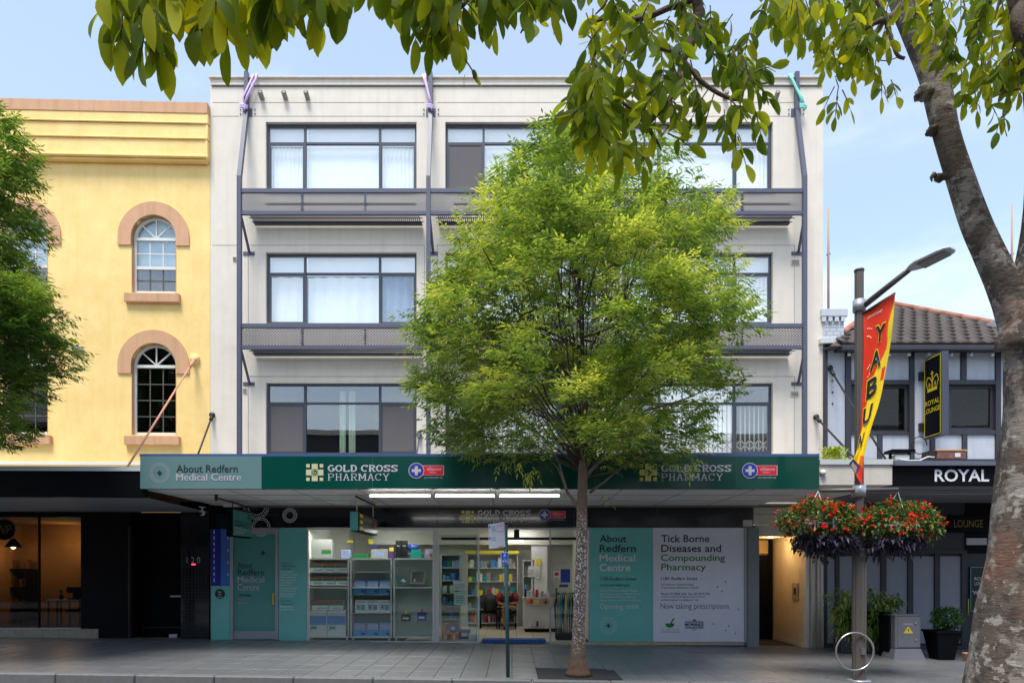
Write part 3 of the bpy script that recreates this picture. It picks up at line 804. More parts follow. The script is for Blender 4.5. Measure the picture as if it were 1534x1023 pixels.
for k,(c,s,r,z) in enumerate(AW):
    R, rr = .795, .50
    leg = .19
    mb = MB(); n = 24
    prof = [(c+sg*R, c+sg*rr) for sg in (1,)]
    pts = [(1, -leg)] + [(None, pi*i/n) for i in range(n+1)] + [(-1, -leg)]
    io = []
    for t_, a in pts:
        if t_ is None: io.append(((c+R*cos(a), s+R*sin(a)), (c+rr*cos(a), s+rr*sin(a))))
        else: io.append(((c+t_*R, s+a), (c+t_*rr, s+a)))
    for (o0,i0),(o1,i1) in zip(io[:-1], io[1:]):
        yf = -.035
        mb.quad((o0[0],yf,o0[1]),(i0[0],yf,i0[1]),(i1[0],yf,i1[1]),(o1[0],yf,o1[1]))
        mb.quad((o0[0],yf,o0[1]),(o1[0],yf,o1[1]),(o1[0],0,o1[1]),(o0[0],0,o0[1]))
        mb.quad((i0[0],yf,i0[1]),(i0[0],.168,i0[1]),(i1[0],.168,i1[1]),(i1[0],yf,i1[1]))
    for (o0,i0) in (io[0], io[-1]): mb.quad((o0[0],yf,o0[1]),(i0[0],yf,i0[1]),(i0[0],0,i0[1]),(o0[0],0,o0[1]))
    mb.build('arched_surround', M['salmon'], YB)
    for sx in (-1, 1):
        B(c+sx*.5-.003*sx, c+sx*.5-.012*sx, -.002, .165, z, s-leg-.002, 'jamb_lining', M['salmon'], YB)
    zs = z - .035
    B(c-.62, c+.6, -.10, .16, zs-.2, zs+.0, 'window_sill', M['salmon'], YB, .008)
    # sash window
    y0, y1 = .1, .15; fw = .055; ri = .495
    fr = MB()
    fr.box(c-ri, c-ri+fw, y0, y1, z, s); fr.box(c+ri-fw, c+ri, y0, y1, z, s); fr.box(c-ri+fw, c+ri-fw, y0-.01, y1, z, z+.075)
    for i in range(16):
        a0, a1 = pi*i/16, pi*(i+1)/16
        for y_ in (y0,):
            fr.quad((c+ri*cos(a0),y_,s+ri*sin(a0)),(c+(ri-fw)*cos(a0),y_,s+(ri-fw)*sin(a0)),(c+(ri-fw)*cos(a1),y_,s+(ri-fw)*sin(a1)),(c+ri*cos(a1),y_,s+ri*sin(a1)))
            fr.quad((c+(ri-fw)*cos(a0),y_,s+(ri-fw)*sin(a0)),(c+(ri-fw)*cos(a0),y1,s+(ri-fw)*sin(a0)),(c+(ri-fw)*cos(a1),y1,s+(ri-fw)*sin(a1)),(c+(ri-fw)*cos(a1),y_,s+(ri-fw)*sin(a1)))
    win = fr.build('window', M['white_frame'], YB)
    B(c-ri+fw, c+ri-fw, y0-.012, y1, s-.03, s+.035, 'transom', M['white_frame'], win)
    upper = (k % 2 == 0)
    zm = (z + s)/2 - .02
    gb = MB(); 
    for a in (pi/4, pi/2, 3*pi/4):
        u = Vector((cos(a),0,sin(a))); v = Vector((-sin(a),0,cos(a)))*.013
        p = Vector((c, y0+.005, s+.03)); q = Vector((c, y0+.005, s)) + u*(ri-fw)
        gb.quad(p-v, p+v, q+v, q-v)
        d = Vector((0,.03,0)); gb.quad(p-v, q-v, q-v+d, p-v+d); gb.quad(p+v, q+v, q+v+d, p+v+d)
    gb.build('fan_bar', M['white_frame'], win)
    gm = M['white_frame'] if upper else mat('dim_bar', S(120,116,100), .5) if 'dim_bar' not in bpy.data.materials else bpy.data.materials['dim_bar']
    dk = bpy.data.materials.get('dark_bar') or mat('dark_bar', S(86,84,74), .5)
    if upper:
        B(c-ri+fw, c+ri-fw, y0-.005, y1, zm-.035, zm+.03, 'meeting_rail', M['white_frame'], win)
        rows = [(zm+.03, s-.03, 2, M['white_frame']), (z+.075, zm-.035, 2, dk)]
    else: rows = [(z+.075, s-.03, 4, dk)]
    for za, zb2, nr, m_ in rows:
        for i in (1,2):
            xx = c-ri+fw+(2*ri-2*fw)*i/3; B(xx-.011, xx+.011, y0+.02, y0+.045, za, zb2, 'glazing_bar', m_, win)
        for j in range(1,nr):
            zz = za+(zb2-za)*j/nr; B(c-ri+fw, c+ri-fw, y0+.018, y0+.043, zz-.011, zz+.011, 'glazing_bar', m_, win)
    B(c-ri+fw-.01, c+ri-fw+.01, y0+.03, y0+.035, z+.05, s, 'pane', M['glass_up'] if upper else M['glass_dark'], win)
    g2 = MB(); g2.add([(c+(ri-.02)*cos(pi*i/16), y0+.033, s+(ri-.02)*sin(pi*i/16)) for i in range(17)], [tuple(range(17))]); g2.build('pane', M['glass_up'] if upper else M['glass_dark'], win)
    if upper:
        B(c-.6, c+.6, .24, .25, zm+.0, s+.6, 'blind', M['blind_blue'], win)
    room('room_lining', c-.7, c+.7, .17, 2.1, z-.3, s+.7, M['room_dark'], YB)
# small wall light, flashing and gutter line above its awning
B(X(112), X(129), -.09, 0, Z(527), Z(521), 'wall_lamp', M['cream_trim'], YB, .01)
B(YL, X(209,-1), -.03, .0, Z(697), Z(693), 'flashing', M['white'], YB)
# awning
ya = AY
ZYB, ZYT = Z(744.5,ya), Z(706,ya)
B(YL, X(210,ya)-.02, ya, ya+.12, ZYB, ZYT, 'awning_fascia', M['black'], YB)
mb = MB(); xr = YX-.0
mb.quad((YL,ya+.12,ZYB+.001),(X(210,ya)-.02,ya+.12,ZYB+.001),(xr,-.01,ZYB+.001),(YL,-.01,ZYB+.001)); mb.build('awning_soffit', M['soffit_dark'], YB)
B(YL, X(210,ya)-.02, ya+.02, -.01, ZYT+.03, ZYT+.09, 'awning_roof', M['alu_white'], YB)
B(YL, X(210,ya)-.02, ya-.02, ya+.05, ZYT+.005, ZYT+.03, 'gutter_edge', M['white'], YB)
# ground floor: black shopfront
gz = G(-9)
B(YL, X(125), .0, .1, Z(775), Z(765)+.2, 'shop_header', M['black'], YB)
B(X(125), X(195), .0, .1, Z(958), Z(765)+.2, 'shop_pier', M['black'], YB)
B(X(272), X(315)-.02, -.02, .1, G(-7)-.05, Z(765)+.2, 'tiled_wall', mat('black_glazed_tile', S(16,17,22), .12, coat=.5), YB)
mb = MB()
x = X(272)+.02
while x < X(315)-.04: mb.box(x, x+.004, -.023, -.019, 0, 2.1); x += .075
z = .05
while z < 1.4: mb.box(X(272)+.01, X(315)-.03, -.024, -.020, z, z+.004); z += .075
mb.build('tile_joint', mat('tile_grout', S(52,54,66), .6), YB, kind='stuff')
mb = MB(); mb.box(X(195), X(272), .5, .56, G(-8)-.05, Z(765)); mb.box(X(195), X(196), 0.1, .5, 0, 3); mb.build('door', M['black'], YB)
q = MB(); q.box(X(243), X(271), .4, .44, Z(893)-.03, Z(893)+.01); q.build('door_handle', M['alu'], YB)
B(X(198), X(270), .47, .5, Z(943), Z(941), 'kick_rail', M['rod_dark'], YB)
B(X(195)-.01, X(196)+.01, -.01, .1, 0.05, 2.6, 'door_post', M['rod_dark'], YB)
B(X(151), X(194), -.02, 0, Z(954), Z(912), 'louvre_panel', M['black'], YB)
put_text('1 2 0', X(281), X(301), Z(843), Z(834), -.03, M['txt_grey'], YB, name='house_number')
B(X(288), X(294), -.028, -.021, Z(846), Z(844), 'red_light', mat('red_led', (.5,.02,.05), .4, emit=(1,.05,.1,1.2)), YB)
B(X(240), X(252), .44, .47, Z(958), Z(952), 'number_plate', M['white'], YB)
B(YL, X(152), -.02, .25, G(-10)-.1, Z(941), 'stone_plinth', M['stone'], YB)
for a, b in ((YL, X(0)-.3), (X(0)-.27, X(62)), (X(62)+.03, X(124))):
    B(a, b, .04, .05, Z(941), Z(775), 'shop_window', M['glass_dark'], YB)
for px in (62.5, 125): B(X(px)-.015, X(px)+.015, .02, .07, Z(941), Z(775), 'window_post', M['black'], YB)
B(YL, X(125), .02, .08, Z(941)-.001, Z(940)+.01, 'window_post', M['alu'], YB)
room('shop_room', YL, X(188), .11, 3.4, -.05, 2.85, mat('warm_shop_wall', S(150,110,64), .9, var=.05), YB)

# ================================================================== YELLOW SHOP: things in the window
def label_fix(): pass
rs = thing('round_sign', 'round black shop sign with gold letters hanging in the far left window', 'sign', (X(8,.2),.2,Z(793,.2)))
MB().tube([(X(8,.2),.16,Z(793,.2)),(X(8,.2),.2,Z(793,.2))], .24, 28).build('disc', M['black'], rs)
put_text('WP', X(-6,.15), X(16,.15), Z(800,.15), Z(786,.15), .15, M['gold'], rs)
MB().tube([(X(8,.2),.18,Z(780,.2)),(X(8,.2),.18,2.85)], .006, 6).build('cord', M['rod_dark'], rs)
ps = thing('wall_poster', 'dim brown poster on the back wall of the left shop', 'poster', (X(98,3),3.3,1.2))
B(X(70,3.3), X(128,3.3), 3.32, 3.36, Z(862,3.3), Z(806,3.3), 'panel', mat('brown_poster', S(120,90,54), .6, var=.3, vs=2), ps)
put_text('wellaCo', X(86,3.3), X(118,3.3), Z(832,3.3), Z(824,3.3), 3.31, M['txt_dark'], ps)
tb = thing('side_table', 'slim black metal table in the lit window of the left shop', 'table', (X(100,1),1.0,0))
ty = Z(897,1.0)
B(X(78,1),X(126,1),.8,1.3,ty-.03,ty,'table_top',M['white'],tb)
for xx in (X(79,1),X(92,1),X(125,1)):
    for yy in (.82,1.26): B(xx,xx+.03,yy,yy+.03,0,ty-.031,'leg',M['black'],tb)
mc = thing('coffee_machine', 'black coffee machine on the slim table in the left shop window', 'machine', (X(112,1),1.05,ty))
mb = MB(); mb.bbox(X(104,1),X(124,1),.85,1.2,ty+.16,ty+.3,.03); mb.bbox(X(106,1),X(122,1),1.05,1.2,ty,ty+.17,.02); mb.build('body', M['black'], mc)
MB().bbox(X(106,1),X(122,1),.86,1.04,ty,ty+.04,.01).build('drip_tray', M['rod_dark'], mc)
vs_ = thing('vase', 'small green bottle plant on the slim table in the left shop', 'vase', (X(92,1),1.0,ty))
MB().tube([(X(92,1),1,ty),(X(92,1),1,ty+.06),(X(92,1),1,ty+.12)],[.05,.06,.02],10).build('body', M['green'], vs_)
mb = MB()
for i in range(9):
    a=i*.7; mb.add([(X(92,1),1,ty+.1),(X(92,1)+.05*cos(a),1+.05*sin(a),ty+.2),(X(92,1)+.08*cos(a),1+.08*sin(a),ty+.25),(X(92,1)+.03*cos(a+.5),1+.03*sin(a+.5),ty+.2)],[(0,1,2,3)])
mb.build('leaves', M['txt_green'], vs_)
st_ = thing('stool', 'dark swivel stool under the slim table in the left shop', 'stool', (X(110,1.6),1.6,0))
mb = MB(); mb.tube([(X(110,1.6),1.6,.55),(X(110,1.6),1.6,.62)],.17,14); mb.build('seat', M['black'], st_)
mb = MB(); mb.tube([(X(110,1.6),1.6,.02),(X(110,1.6),1.6,.55)],.02,8)
for i in range(5): mb.tube([(X(110,1.6),1.6,.1),(X(110,1.6)+.22*cos(i*1.257),1.6+.22*sin(i*1.257),.0)],.014,5)
mb.build('pedestal', M['alu'], st_)
ct = thing('shop_counter', 'long dark shelf unit at the back of the left shop', 'shelf', (X(25,3),3,0))
mb = MB()
for z in (.05,.6,1.1,1.6): mb.box(X(0,3),X(50,3),2.75,3.2,z,z+.04)
mb.box(X(0,3),X(0,3)+.04,2.75,3.2,0,1.64); mb.box(X(50,3)-.04,X(50,3),2.75,3.2,0,1.64); mb.build('frame', M['black'], ct)
random.seed(3)
for z in (.64,1.14,1.64):
    mb = MB(); x = X(3,3)
    while x < X(45,3): mb.bbox(x, x+.09, 2.85, 3.0, z, z+random.uniform(.12,.28), .01); x += random.uniform(.12,.3)
    mb.build('jar_row', mat('amber_jar%d'%int(z*10), S(110,70,30), .3) , ct)
pend = thing('pendant_lamp', 'warm pendant lamp lighting the left shop', 'lamp', (X(20,2.2),2.2,2.4))
MB().tube([(X(20,2.2),2.2,2.42),(X(20,2.2),2.2,2.2)],[.05,.2],16,cap=False).build('lamp_shade', M['black'], pend)
MB().ball((X(20,2.2),2.2,2.22),.06).build('bulb', M['warm_emit'], pend)
MB().tube([(X(20,2.2),2.2,2.42),(X(20,2.2),2.2,2.85)],.006,5).build('cord', M['black'], pend)
def point(x,y,z,e,col,r=.1):
    l = bpy.data.lights.new('room_lamp','POINT'); l.energy=e; l.color=col; l.shadow_soft_size=r
    o = bpy.data.objects.new('room_lamp', l); COL.objects.link(o); o.location=(x,y,z); return o
def area(x,y,z,sx,sy,e,col):
    l = bpy.data.lights.new('ceiling_lamp','AREA'); l.shape='RECTANGLE'; l.size=sx; l.size_y=sy; l.energy=e; l.color=col
    o = bpy.data.objects.new('ceiling_lamp', l); COL.objects.link(o); o.location=(x,y,z); return o
point(X(20,2.2),2.2,2.1,8,(1,.66,.3)); point(X(100,2.6),2.6,2.35,12,(1,.64,.28))

# ================================================================== PHARMACY SHOPFRONT (parts of the cream building)
yb = 0.0
ban = B(X(325), X(1128), -.03, .12, Z(790), Z(757.5), 'shop_header', M['black_gloss'], CB)
B(LX, X(325), -.03, .12, Z(792), Z(757.5), 'shop_header', M['black'], CB)
dot_rings(X(435), Z(772), -.036, .155, M['txt_white'], ban, rings=((1,30),(.78,26),(.6,20)), dr=.07)
dot_rings(X(385), Z(759), -.036, .3, M['txt_white'], ban, rings=((.94,34),(.8,32),(.62,26)), dr=.05)
dot_rings(X(392), Z(789), -.036, .2, M['txt_white'], ban, rings=((1,34),(.8,30)), dr=.055)
cross_logo(X(701), Z(774), -.034, .14, ban, M['gold_pale'], M['gold'])
put_text('', X(716), X(795), Z(772), Z(764), -.035, M['txt_grey'], ban, geo=GC1)
put_text('', X(716), X(785), Z(782), Z(774), -.035, M['txt_grey'], ban, geo=GC2)
alliance_logo(807, 847, 764, 778, -.034, ban)
for px in (560, 655, 860, 985, 1060): B(X(px)-.004, X(px)+.004, -.034, -.029, Z(790), Z(758), 'panel_joint', M['frame_dark'], ban)

def gl(x): return G(x) + .0
# left posters
def panel(name, px0, px1, py0, py1, m, y=-.02, parent=CB, t=.03): return B(X(px0), X(px1), y, y+t, Z(py1), Z(py0), name, m, parent)
bp = thing('window_poster', 'narrow two tone blue poster strip beside the black tiled wall', 'poster', (X(331),-.03,1.25))
panel('print', 317, 331.5, 792, 877, M['blue_dark'], -.03, bp); panel('print', 331.7, 345, 792, 877, M['blue_mid'], -.03, bp)
mb = MB()
for i in range(9):
    mb.box(X(321), X(322.4), -.033, -.029, Z(799+i*9), Z(794+i*9))
    if i%2: mb.box(X(342), X(343), -.033, -.029, Z(799+i*9), Z(795+i*9))
mb.build('dash_mark', M['txt_white'], bp)
tp = thing('window_poster', 'small turquoise panel with round black badge left of the clinic door', 'poster', (X(331),-.03,0))
panel('print', 317, 345, 877.3, 958, M['teal'], -.03, tp)
MB().disc((X(330.5), -.035, Z(889)), .115, 24).build('badge', M['txt_dark'], tp)
for i, (s_, w) in enumerate((('Now', 5),('Open', 5),('Saturdays', 8))): put_text(s_, X(330.5)-w/132, X(330.5)+w/132, Z(887.5+i*4), Z(884.5+i*4), -.037, M['txt_white'], tp)
# clinic door
fr = MB(); xa, xb = X(345.5), X(417.5); zt = Z(791); z0 = G(xa)+.0
fr.box(xa, xa+.07, -.04, .06, z0, zt); fr.box(xb-.07, xb, -.04, .06, z0, zt); fr.box(xa+.07, xb-.07, -.04, .06, zt-.13, zt)
dr = fr.build('clinic_door', M['alu'], CB)
B(xa+.075, xb-.075, -.0, .03, z0+.2, zt-.14, 'door_leaf', M['teal_dark'], dr)
B(xa+.075, xb-.075, -.01, .04, z0+.01, z0+.195, 'bottom_rail', M['alu'], dr)
mb = MB(); mb.box(X(410),X(412),-.09,-.07,Z(905),Z(888)); mb.box(X(410),X(411),-.07,0,Z(904),Z(903)); mb.box(X(410),X(411),-.07,0,Z(890),Z(889)); mb.build('door_handle', M['gold'], dr)
for s_, a, b, c, d, m_ in (('About',356,378,841.5,851,'txt_dark'),('Redfern',356,396,852,861.5,'txt_dark'),('Medical',356,396,863,872,'txt_pink'),('Centre',356,389,874,884,'txt_pink'),('118B Redfern',357,376,889,893,'txt_dark'),('Opening soon',357,374,896,899,'txt_pink'),('Enquire',357,370,901,904,'txt_pink')):
    put_text(s_, X(a), X(b), Z(d), Z(c), -.004, M[m_], dr, bold=.01)
plus(X(394), Z(828), -.004, .05, M['txt_dark'], dr)
# turquoise list panel
tl = thing('window_poster', 'tall turquoise panel listing clinic services between the door and the display window', 'poster', (X(438),-.03,0))
panel('print', 418, 459.5, 790.5, 960.5, M['teal'], -.03, tl)
rows = ['Opening soon at','118B Redfern','Street Redfern','General Practice','Womens Health','Mens Health','Skin Checks','Travel Medicine','Aged and Chronic Care','Immunisations Health','Compounding','Vaccination','Pathology']
yy = 842
for i, s_ in enumerate(rows):
    w = 16+ (len(s_)%7)*1.6; put_text(s_, X(421), X(421+min(w,29)), Z(yy+3), Z(yy), -.034, M['txt_dark'] if i < 3 else M['txt_white'], tl); yy += 4.1
for i, s_ in enumerate(('New patients','Welcome','Please book','In advance')):
    put_text(s_, X(421), X(421+17+i), Z(yy+6), Z(yy+3), -.034, M['txt_dark'] if i < 2 else M['txt_white'], tl); yy += 4.1
dot_rings(X(440), Z(922), -.034, .2, mat('pale_teal_print', S(120,200,192,.85), .3), tl, rings=((1,26),(.8,22),(.6,18),(.4,12)), dr=.05)

# display window: frame, glass, sill
SILL = G(-2)
def frame_rect(px0, px1, py0, py1, y0, y1, w, m, name, parent, sides='lrtb'):
    a, b, c, d = X(px0), X(px1), Z(py1), Z(py0); mb = MB()
    mb.box(a, a+w, y0, y1, c, d); mb.box(b-w, b, y0, y1, c, d); mb.box(a+w, b-w, y0, y1, d-w, d); mb.box(a+w, b-w, y0, y1, c, c+w)
    return mb.build(name, m, parent)
dw = frame_rect(460, 655, 790.5, 963, -.03, .05, .04, M['alu_white'], 'display_window', CB)
B(X(460)+.04, X(655)-.04, .0, .01, Z(963)+.04, Z(790.5)-.04, 'pane', M['glass_shop'], dw)
B(X(650)-.03, X(655)-.05, -.02, .045, Z(963)+.04, Z(790.5)-.04, 'mullion', M['alu_white'], dw)
sd_ = frame_rect(655.3, 718, 790.5, 963, -.03, .05, .035, M['alu_white'], 'side_window', CB)
B(X(655.3)+.035, X(718)-.035, .0, .01, Z(963)+.035, Z(790.5)-.035, 'pane', M['glass_shop'], sd_)
sl = frame_rect(655, 714, 801, 960, .10, .14, .02, M['alu'], 'sliding_door', CB)
B(X(655)+.02, X(714)-.02, .115, .121, Z(960)+.02, Z(801)-.02, 'pane', M['glass_shop'], sl)
sr = frame_rect(823, 884, 790.5, 964, -.03, .05, .035, M['alu'], 'side_window', CB)
B(X(823)+.035, X(884)-.035, .0, .01, Z(964)+.035, Z(790.5)-.035, 'pane', M['glass_shop'], sr)
B(X(718)-.005, X(823)+.005, -.02, .1, Z(792.5), Z(790.2), 'door_head', M['alu'], CB)
B(X(660), X(880), .13, .2, Z(808), Z(804), 'door_track', M['rod_dark'], CB)
B(X(460), X(884), -.07, .1, G(-2)-.12, Z(963)-.003, 'stone_threshold', mat('cream_threshold', S(196,176,146,.8), .6, var=.1), CB)
# base strip right: cream above blue
B(X(884), X(1117), -.05, .1, Z(965.5), Z(961), 'base_strip', bpy.data.materials['cream_threshold'], CB)
B(X(884), X(1117), -.04, .1, G(3.5)-.1, Z(965.7), 'base_strip', mat('worn_blue_tile', S(30,60,120), .5, dirt=.9, dirtcol=S(130,124,116), var=.2), CB)
# big posters
p1 = thing('window_poster', 'large turquoise poster reading About Redfern Medical Centre Opening soon', 'poster', (X(931),-.02,0))
B(X(884), X(977.6), -.03, .04, Z(960.5), Z(790.5), 'print', M['teal'], p1)
p2 = thing('window_poster', 'large pale poster about tick borne diseases and compounding pharmacy', 'poster', (X(1046),-.02,0))
B(X(978), X(1114), -.03, .04, Z(960.5), Z(790.5), 'print', M['poster_white'], p2)
def lines(par, L_, y=-.034):
    for s_, a, b, c, d, m_, bo in L_: put_text(s_, X(a), X(b), Z(d), Z(c), y, M[m_], par, bold=bo)
lines(p1, (('About',898,938,801,812,'txt_dark',.012),('Redfern',898,952,815.5,826.5,'txt_dark',.012),('Medical',898,951,830,840.5,'txt_white',.012),('Centre',898,944,844,855,'txt_white',.012),
  ('118B Redfern Street',899,953.5,864,869,'txt_dark',.0),('For the Inner Health Needs',899,943,874,877.6,'txt_dark',0),
  ('General Practice, Health Checks',899,955,882.8,886,'txt_white',0),('Skin Cancer Checks, Mental Health',899,959,887.5,890.7,'txt_white',0),('Occupational Medicine, Pathology',899,952,892.2,895.4,'txt_white',0),('Health, Womens and Mens Health Care',899,960,896.9,900.1,'txt_white',0),
  ('Opening soon',898.5,956,903.5,913.5,'txt_white',-.006)))
dot_rings(X(911), Z(936.5), -.034, .19, M['txt_white'], p1, rings=((1,34),(.86,30),(.72,26),(.58,22)), dr=.035); plus(X(911), Z(936.5), -.035, .045, M['txt_dark'], p1)
lines(p2, (('Tick Borne',990,1062,801,812,'txt_dark',.012),('Diseases and',990,1079.5,815.5,826.5,'txt_dark',.012),('Compounding',989.5,1085.5,830,843,'txt_green',.012),('Pharmacy',990,1057,844,857,'txt_green',.012),
  ('118A Redfern Street',990,1044,863.5,868.5,'txt_dark',.0),('For all your Compounding',990,1038,873.5,877.2,'txt_green',0),('Prescription Medication Needs',990,1045.5,878.2,881.8,'txt_green',0),
  ('Phone: 02 9698 2265  Fax: 02 9319 5761',990,1063,887.3,890.5,'txt_dark',0),('www.compoundingpharmacy.com.au',990,1055,891.8,895,'txt_dark',0),('goldcrosspharmacy@gmail.com',990,1046,896.5,899.7,'txt_dark',0),
  ('Now taking prescriptions',989,1091.5,902.8,914,'txt_mid',-.006)))
mb = MB()
for a, b in ((1086,871),(1074,879),(1080.5,885),(1105,912),(1068,934),(1091,937),(1086.5,943.5),(1101,948)): mb.disc((X(a), -.034, Z(b)), .017, 8)
mb.build('print_dot', M['txt_mid'], p2)
mb = MB()   # mortar and pestle mark
n = 10; c_ = (X(1003), Z(933))
mb.add([(c_[0]+.105*cos(pi+pi*i/n), -.034, c_[1]+.1*sin(pi+pi*i/n)) for i in range(n+1)], [tuple(range(n+1))])
mb.box(c_[0]-.06, c_[0]+.06, -.036, -.033, Z(939), Z(937.5)); mb.add([(X(1003),-.037,Z(934)),(X(1005),-.037,Z(934.5)),(X(1010),-.037,Z(925)),(X(1007),-.037,Z(926))],[(0,1,2,3)])
mb.build('mortar_mark', M['txt_green'], p2)
put_text('Your Village Pharmacy', X(989.5), X(1016.5), Z(943.5), Z(941.5), -.034, M['txt_green'], p2); put_text('COMPOUNDING', X(988.5), X(1017.5), Z(946.8), Z(945), -.034, M['txt_mid'], p2)
put_text('MCMANUS', X(1025.5), X(1053.5), Z(937.8), Z(932.5), -.036, M['txt_dark'], p2, bold=.02)
mb = MB(); mb.box(X(1026),X(1053),-.036,-.033,Z(931.5),Z(930)); mb.box(X(1026),X(1053),-.036,-.033,Z(940.5),Z(938.8)); mb.box(X(1036),X(1043),-.036,-.033,Z(943),Z(942)); mb.box(X(1037),X(1042),-.036,-.033,Z(929.5),Z(927)); mb.build('print_mark', M['txt_mid'], p2)
B(X(1114)+.005, X(1118), -.05, .05, Z(966), Z(790.5), 'window_post', M['alu'], CB)
B(X(1118.2), X(1135), -.10, .2, G(5.4)-.05, Z(790), 'pilaster', mat('grey_pilaster', S(124,130,132), .7, var=.06), CB, .01)
B(X(1112), X(1126), -.05, -.031, Z(789), Z(779), 'worn_patch', M['cream_trim'], CB)
# wall over the doorway, boards, recess, pier
for i, (a, b) in enumerate(((757.5,769.3),(769.8,785.3),(785.8,802))):
    B(X(1128 if i<2 else 1131)+.002, RX, -.0, .1, Z(b), Z(a), 'render_board', M['cream_trim'], CB)
RD = 1.85
rc = MB(); xr_ = 6.64; xl_ = X(1135)
rc.quad((xr_,0,-.3),(xr_,RD,-.3),(xr_,RD,Z(802)),(xr_,0,Z(802)))
rc.quad((xl_,0,-.3),(xl_,0,Z(802)),(xl_,RD,Z(802)),(xl_,RD,-.3))
rc.quad((xl_,0,Z(802)),(xr_,0,Z(802)),(xr_,RD,Z(802)),(xl_,RD,Z(802)))
rc.quad((xl_,RD,-.3),(xr_,RD,-.3),(xr_,RD,Z(802)),(xl_,RD,Z(802)))
rc.build('porch_wall', mat('porch_beige', S(214,196,164,.85), .85, var=.06, bump=.1), CB)
B(xr_-.02, xr_-.001, .0, RD, G(6.6), G(6.6)+.1, 'skirting', M['cream_trim'], CB)
ed = B(X(1137,RD)-.8, xr_-.14, RD-.09, RD-.03, G(6), Z(831,RD), 'entry_door', M['black'], CB)
B(X(1137,RD)-.8, xr_-.14, RD-.08, RD-.05, Z(829,RD), Z(809,RD), 'fanlight', mat('amber_glass', S(190,160,100), .3), ed)
B(xr_-.14, xr_-.04, RD-.12, RD-.01, G(6), Z(803,RD), 'door_frame', M['black'], ed); B(X(1137,RD)-.8, xr_-.14, RD-.12, RD-.01, Z(809,RD), Z(803,RD), 'door_frame', M['black'], ed)
ic = thing('intercom', 'metal intercom panel on the porch side wall', 'intercom', (xr_,.45,Z(885,.45)))
B(xr_-.03, xr_-.001, .3, .62, Z(898,.45), Z(873,.45), 'plate', M['stone'], ic, .008); MB().bbox(xr_-.036,xr_-.031,.38,.5,Z(890,.45),Z(880,.45),.004).build('speaker_grille', M['rod_dark'], ic)
dl = thing('downlight', 'warm ceiling downlight in the porch beside the pale poster', 'lamp', (6.1,.75,Z(802)))
MB().tube([(6.15,.75,Z(802)-.012),(6.15,.75,Z(802)-.002)],.07,16).build('diffuser', M['warm_emit'], dl)
point(6.15,.75,Z(802)-.12,9,(1,.7,.36),.06)
B(X(1205), RX, -.06, .05, G(6.9)-.1, Z(802.5), 'pier', M['cream_trim'], CB, .01)
B(X(1205), X(1209.5), -.075, -.055, G(6.8)-.05, Z(803), 'pier_edge', M['white_frame'], CB)
for px in (1217, 1225.5, 1230):
    x = X(px,-.1); MB().tube([(x,-.11,G(7)),(x,-.11,Z(800))], .028 if px != 1217 else .04, 10).build('downpipe', M['cream_trim'], CB)
# cream awning end piece and pipe at right of the green sign
ex = thing('neighbour_awning', 'short cream metal awning between the green sign and the black pub awning', 'awning', (X(1282,AY), AY, Z(727,AY)))
x0, x1 = X(1227.5,AY), X(1336.5,AY)
B(x0, x1, AY, AY+.08, Z(726,AY), Z(696,AY), 'fascia', M['cream_trim'], ex)
B(x0, x1, AY-.03, AY+.1, Z(696,AY)+.001, Z(688,AY), 'top_cap', M['alu_white'], ex)
mb = MB(); mb.quad((x0,AY+.08,Z(726,AY)),(x1,AY+.08,Z(726,AY)),(x1,-.01,Z(726,AY)),(x0,-.01,Z(726,AY))); mb.build('soffit', M['soffit'], ex)
MB().tube([(x0+.05,AY-.06,Z(708,AY)),(x0+.05,AY,Z(708,AY))],.05,14).build('flood_lamp', M['white'], ex)

# interior of the pharmacy
IX0, IX1, IY, CZ = X(458), X(884)+.0, 4.7, 2.86
FZ = -.035
rm = room('shop_room', IX0, IX1, .14, IY, FZ, CZ, M['shop_wall'], CB, floor=False)
fl = MB(); fl.quad((IX0,.05,FZ-.008),(IX1,.05,FZ-.008),(IX1,IY,FZ-.008),(IX0,IY,FZ-.008)); fl = fl.build('shop_floor', M['joint'], CB)
tm = MB().box(.004,.396,.004,.396,-.006,0).build('floor_tile', M['shop_floor'], fl, local=True)
n = 0
for i in range(int((IX1-IX0)/.4)):
    for j in range(11):
        o = tm if n == 0 else link('floor_tile', tm.data, fl)
        o.location = (Vector((IX0+i*.4, .1+j*.4, FZ)) - base(fl)); n += 1
mb = MB(); mb.box(X(500), X(900,3), IY-.5, IY-.45, 2.35, CZ); mb.build('bulkhead', M['shop_wall'], CB)
B(X(796,4.2), X(820,4.2), 4.25, 4.3, FZ, 2.35, 'inner_door', M['white'], CB)
for (x, y, sx) in ((-3.6,1.3,.9),(-1.5,2.6,.9),(.3,2.4,.5),(.2,3.8,.9),(-3.4,3.4,.9)):
    c = thing('ceiling_light', 'square lit ceiling panel %s inside the pharmacy' % {(-3.6,1.3):'nearest the display window',(-1.5,2.6):'over the middle aisle',(.3,2.4):'over the counter',(.2,3.8):'above the back door',(-3.4,3.4):'behind the display cabinets'}[x,y], 'lamp', (x,y,CZ), 'pharmacy ceiling lights')
    B(x-sx/2,x+sx/2,y-.15,y+.15,CZ-.04,CZ-.01,'diffuser',M['panel_emit'],c); B(x-sx/2-.03,x+sx/2+.03,y-.18,y+.18,CZ-.012,CZ-.001,'frame',M['white'],c)
    area(x,y,CZ-.06,sx,.3,2.6,(1,.98,.93))
area(-3.3,.2,2.5,2.6,.08,16,(1,.99,.95)); MB().tube([(X(520,.2),.2,CZ-.12),(X(520,.2),.2,CZ-.1)],.07,14).build('window_downlight', M['panel_emit'], CB)
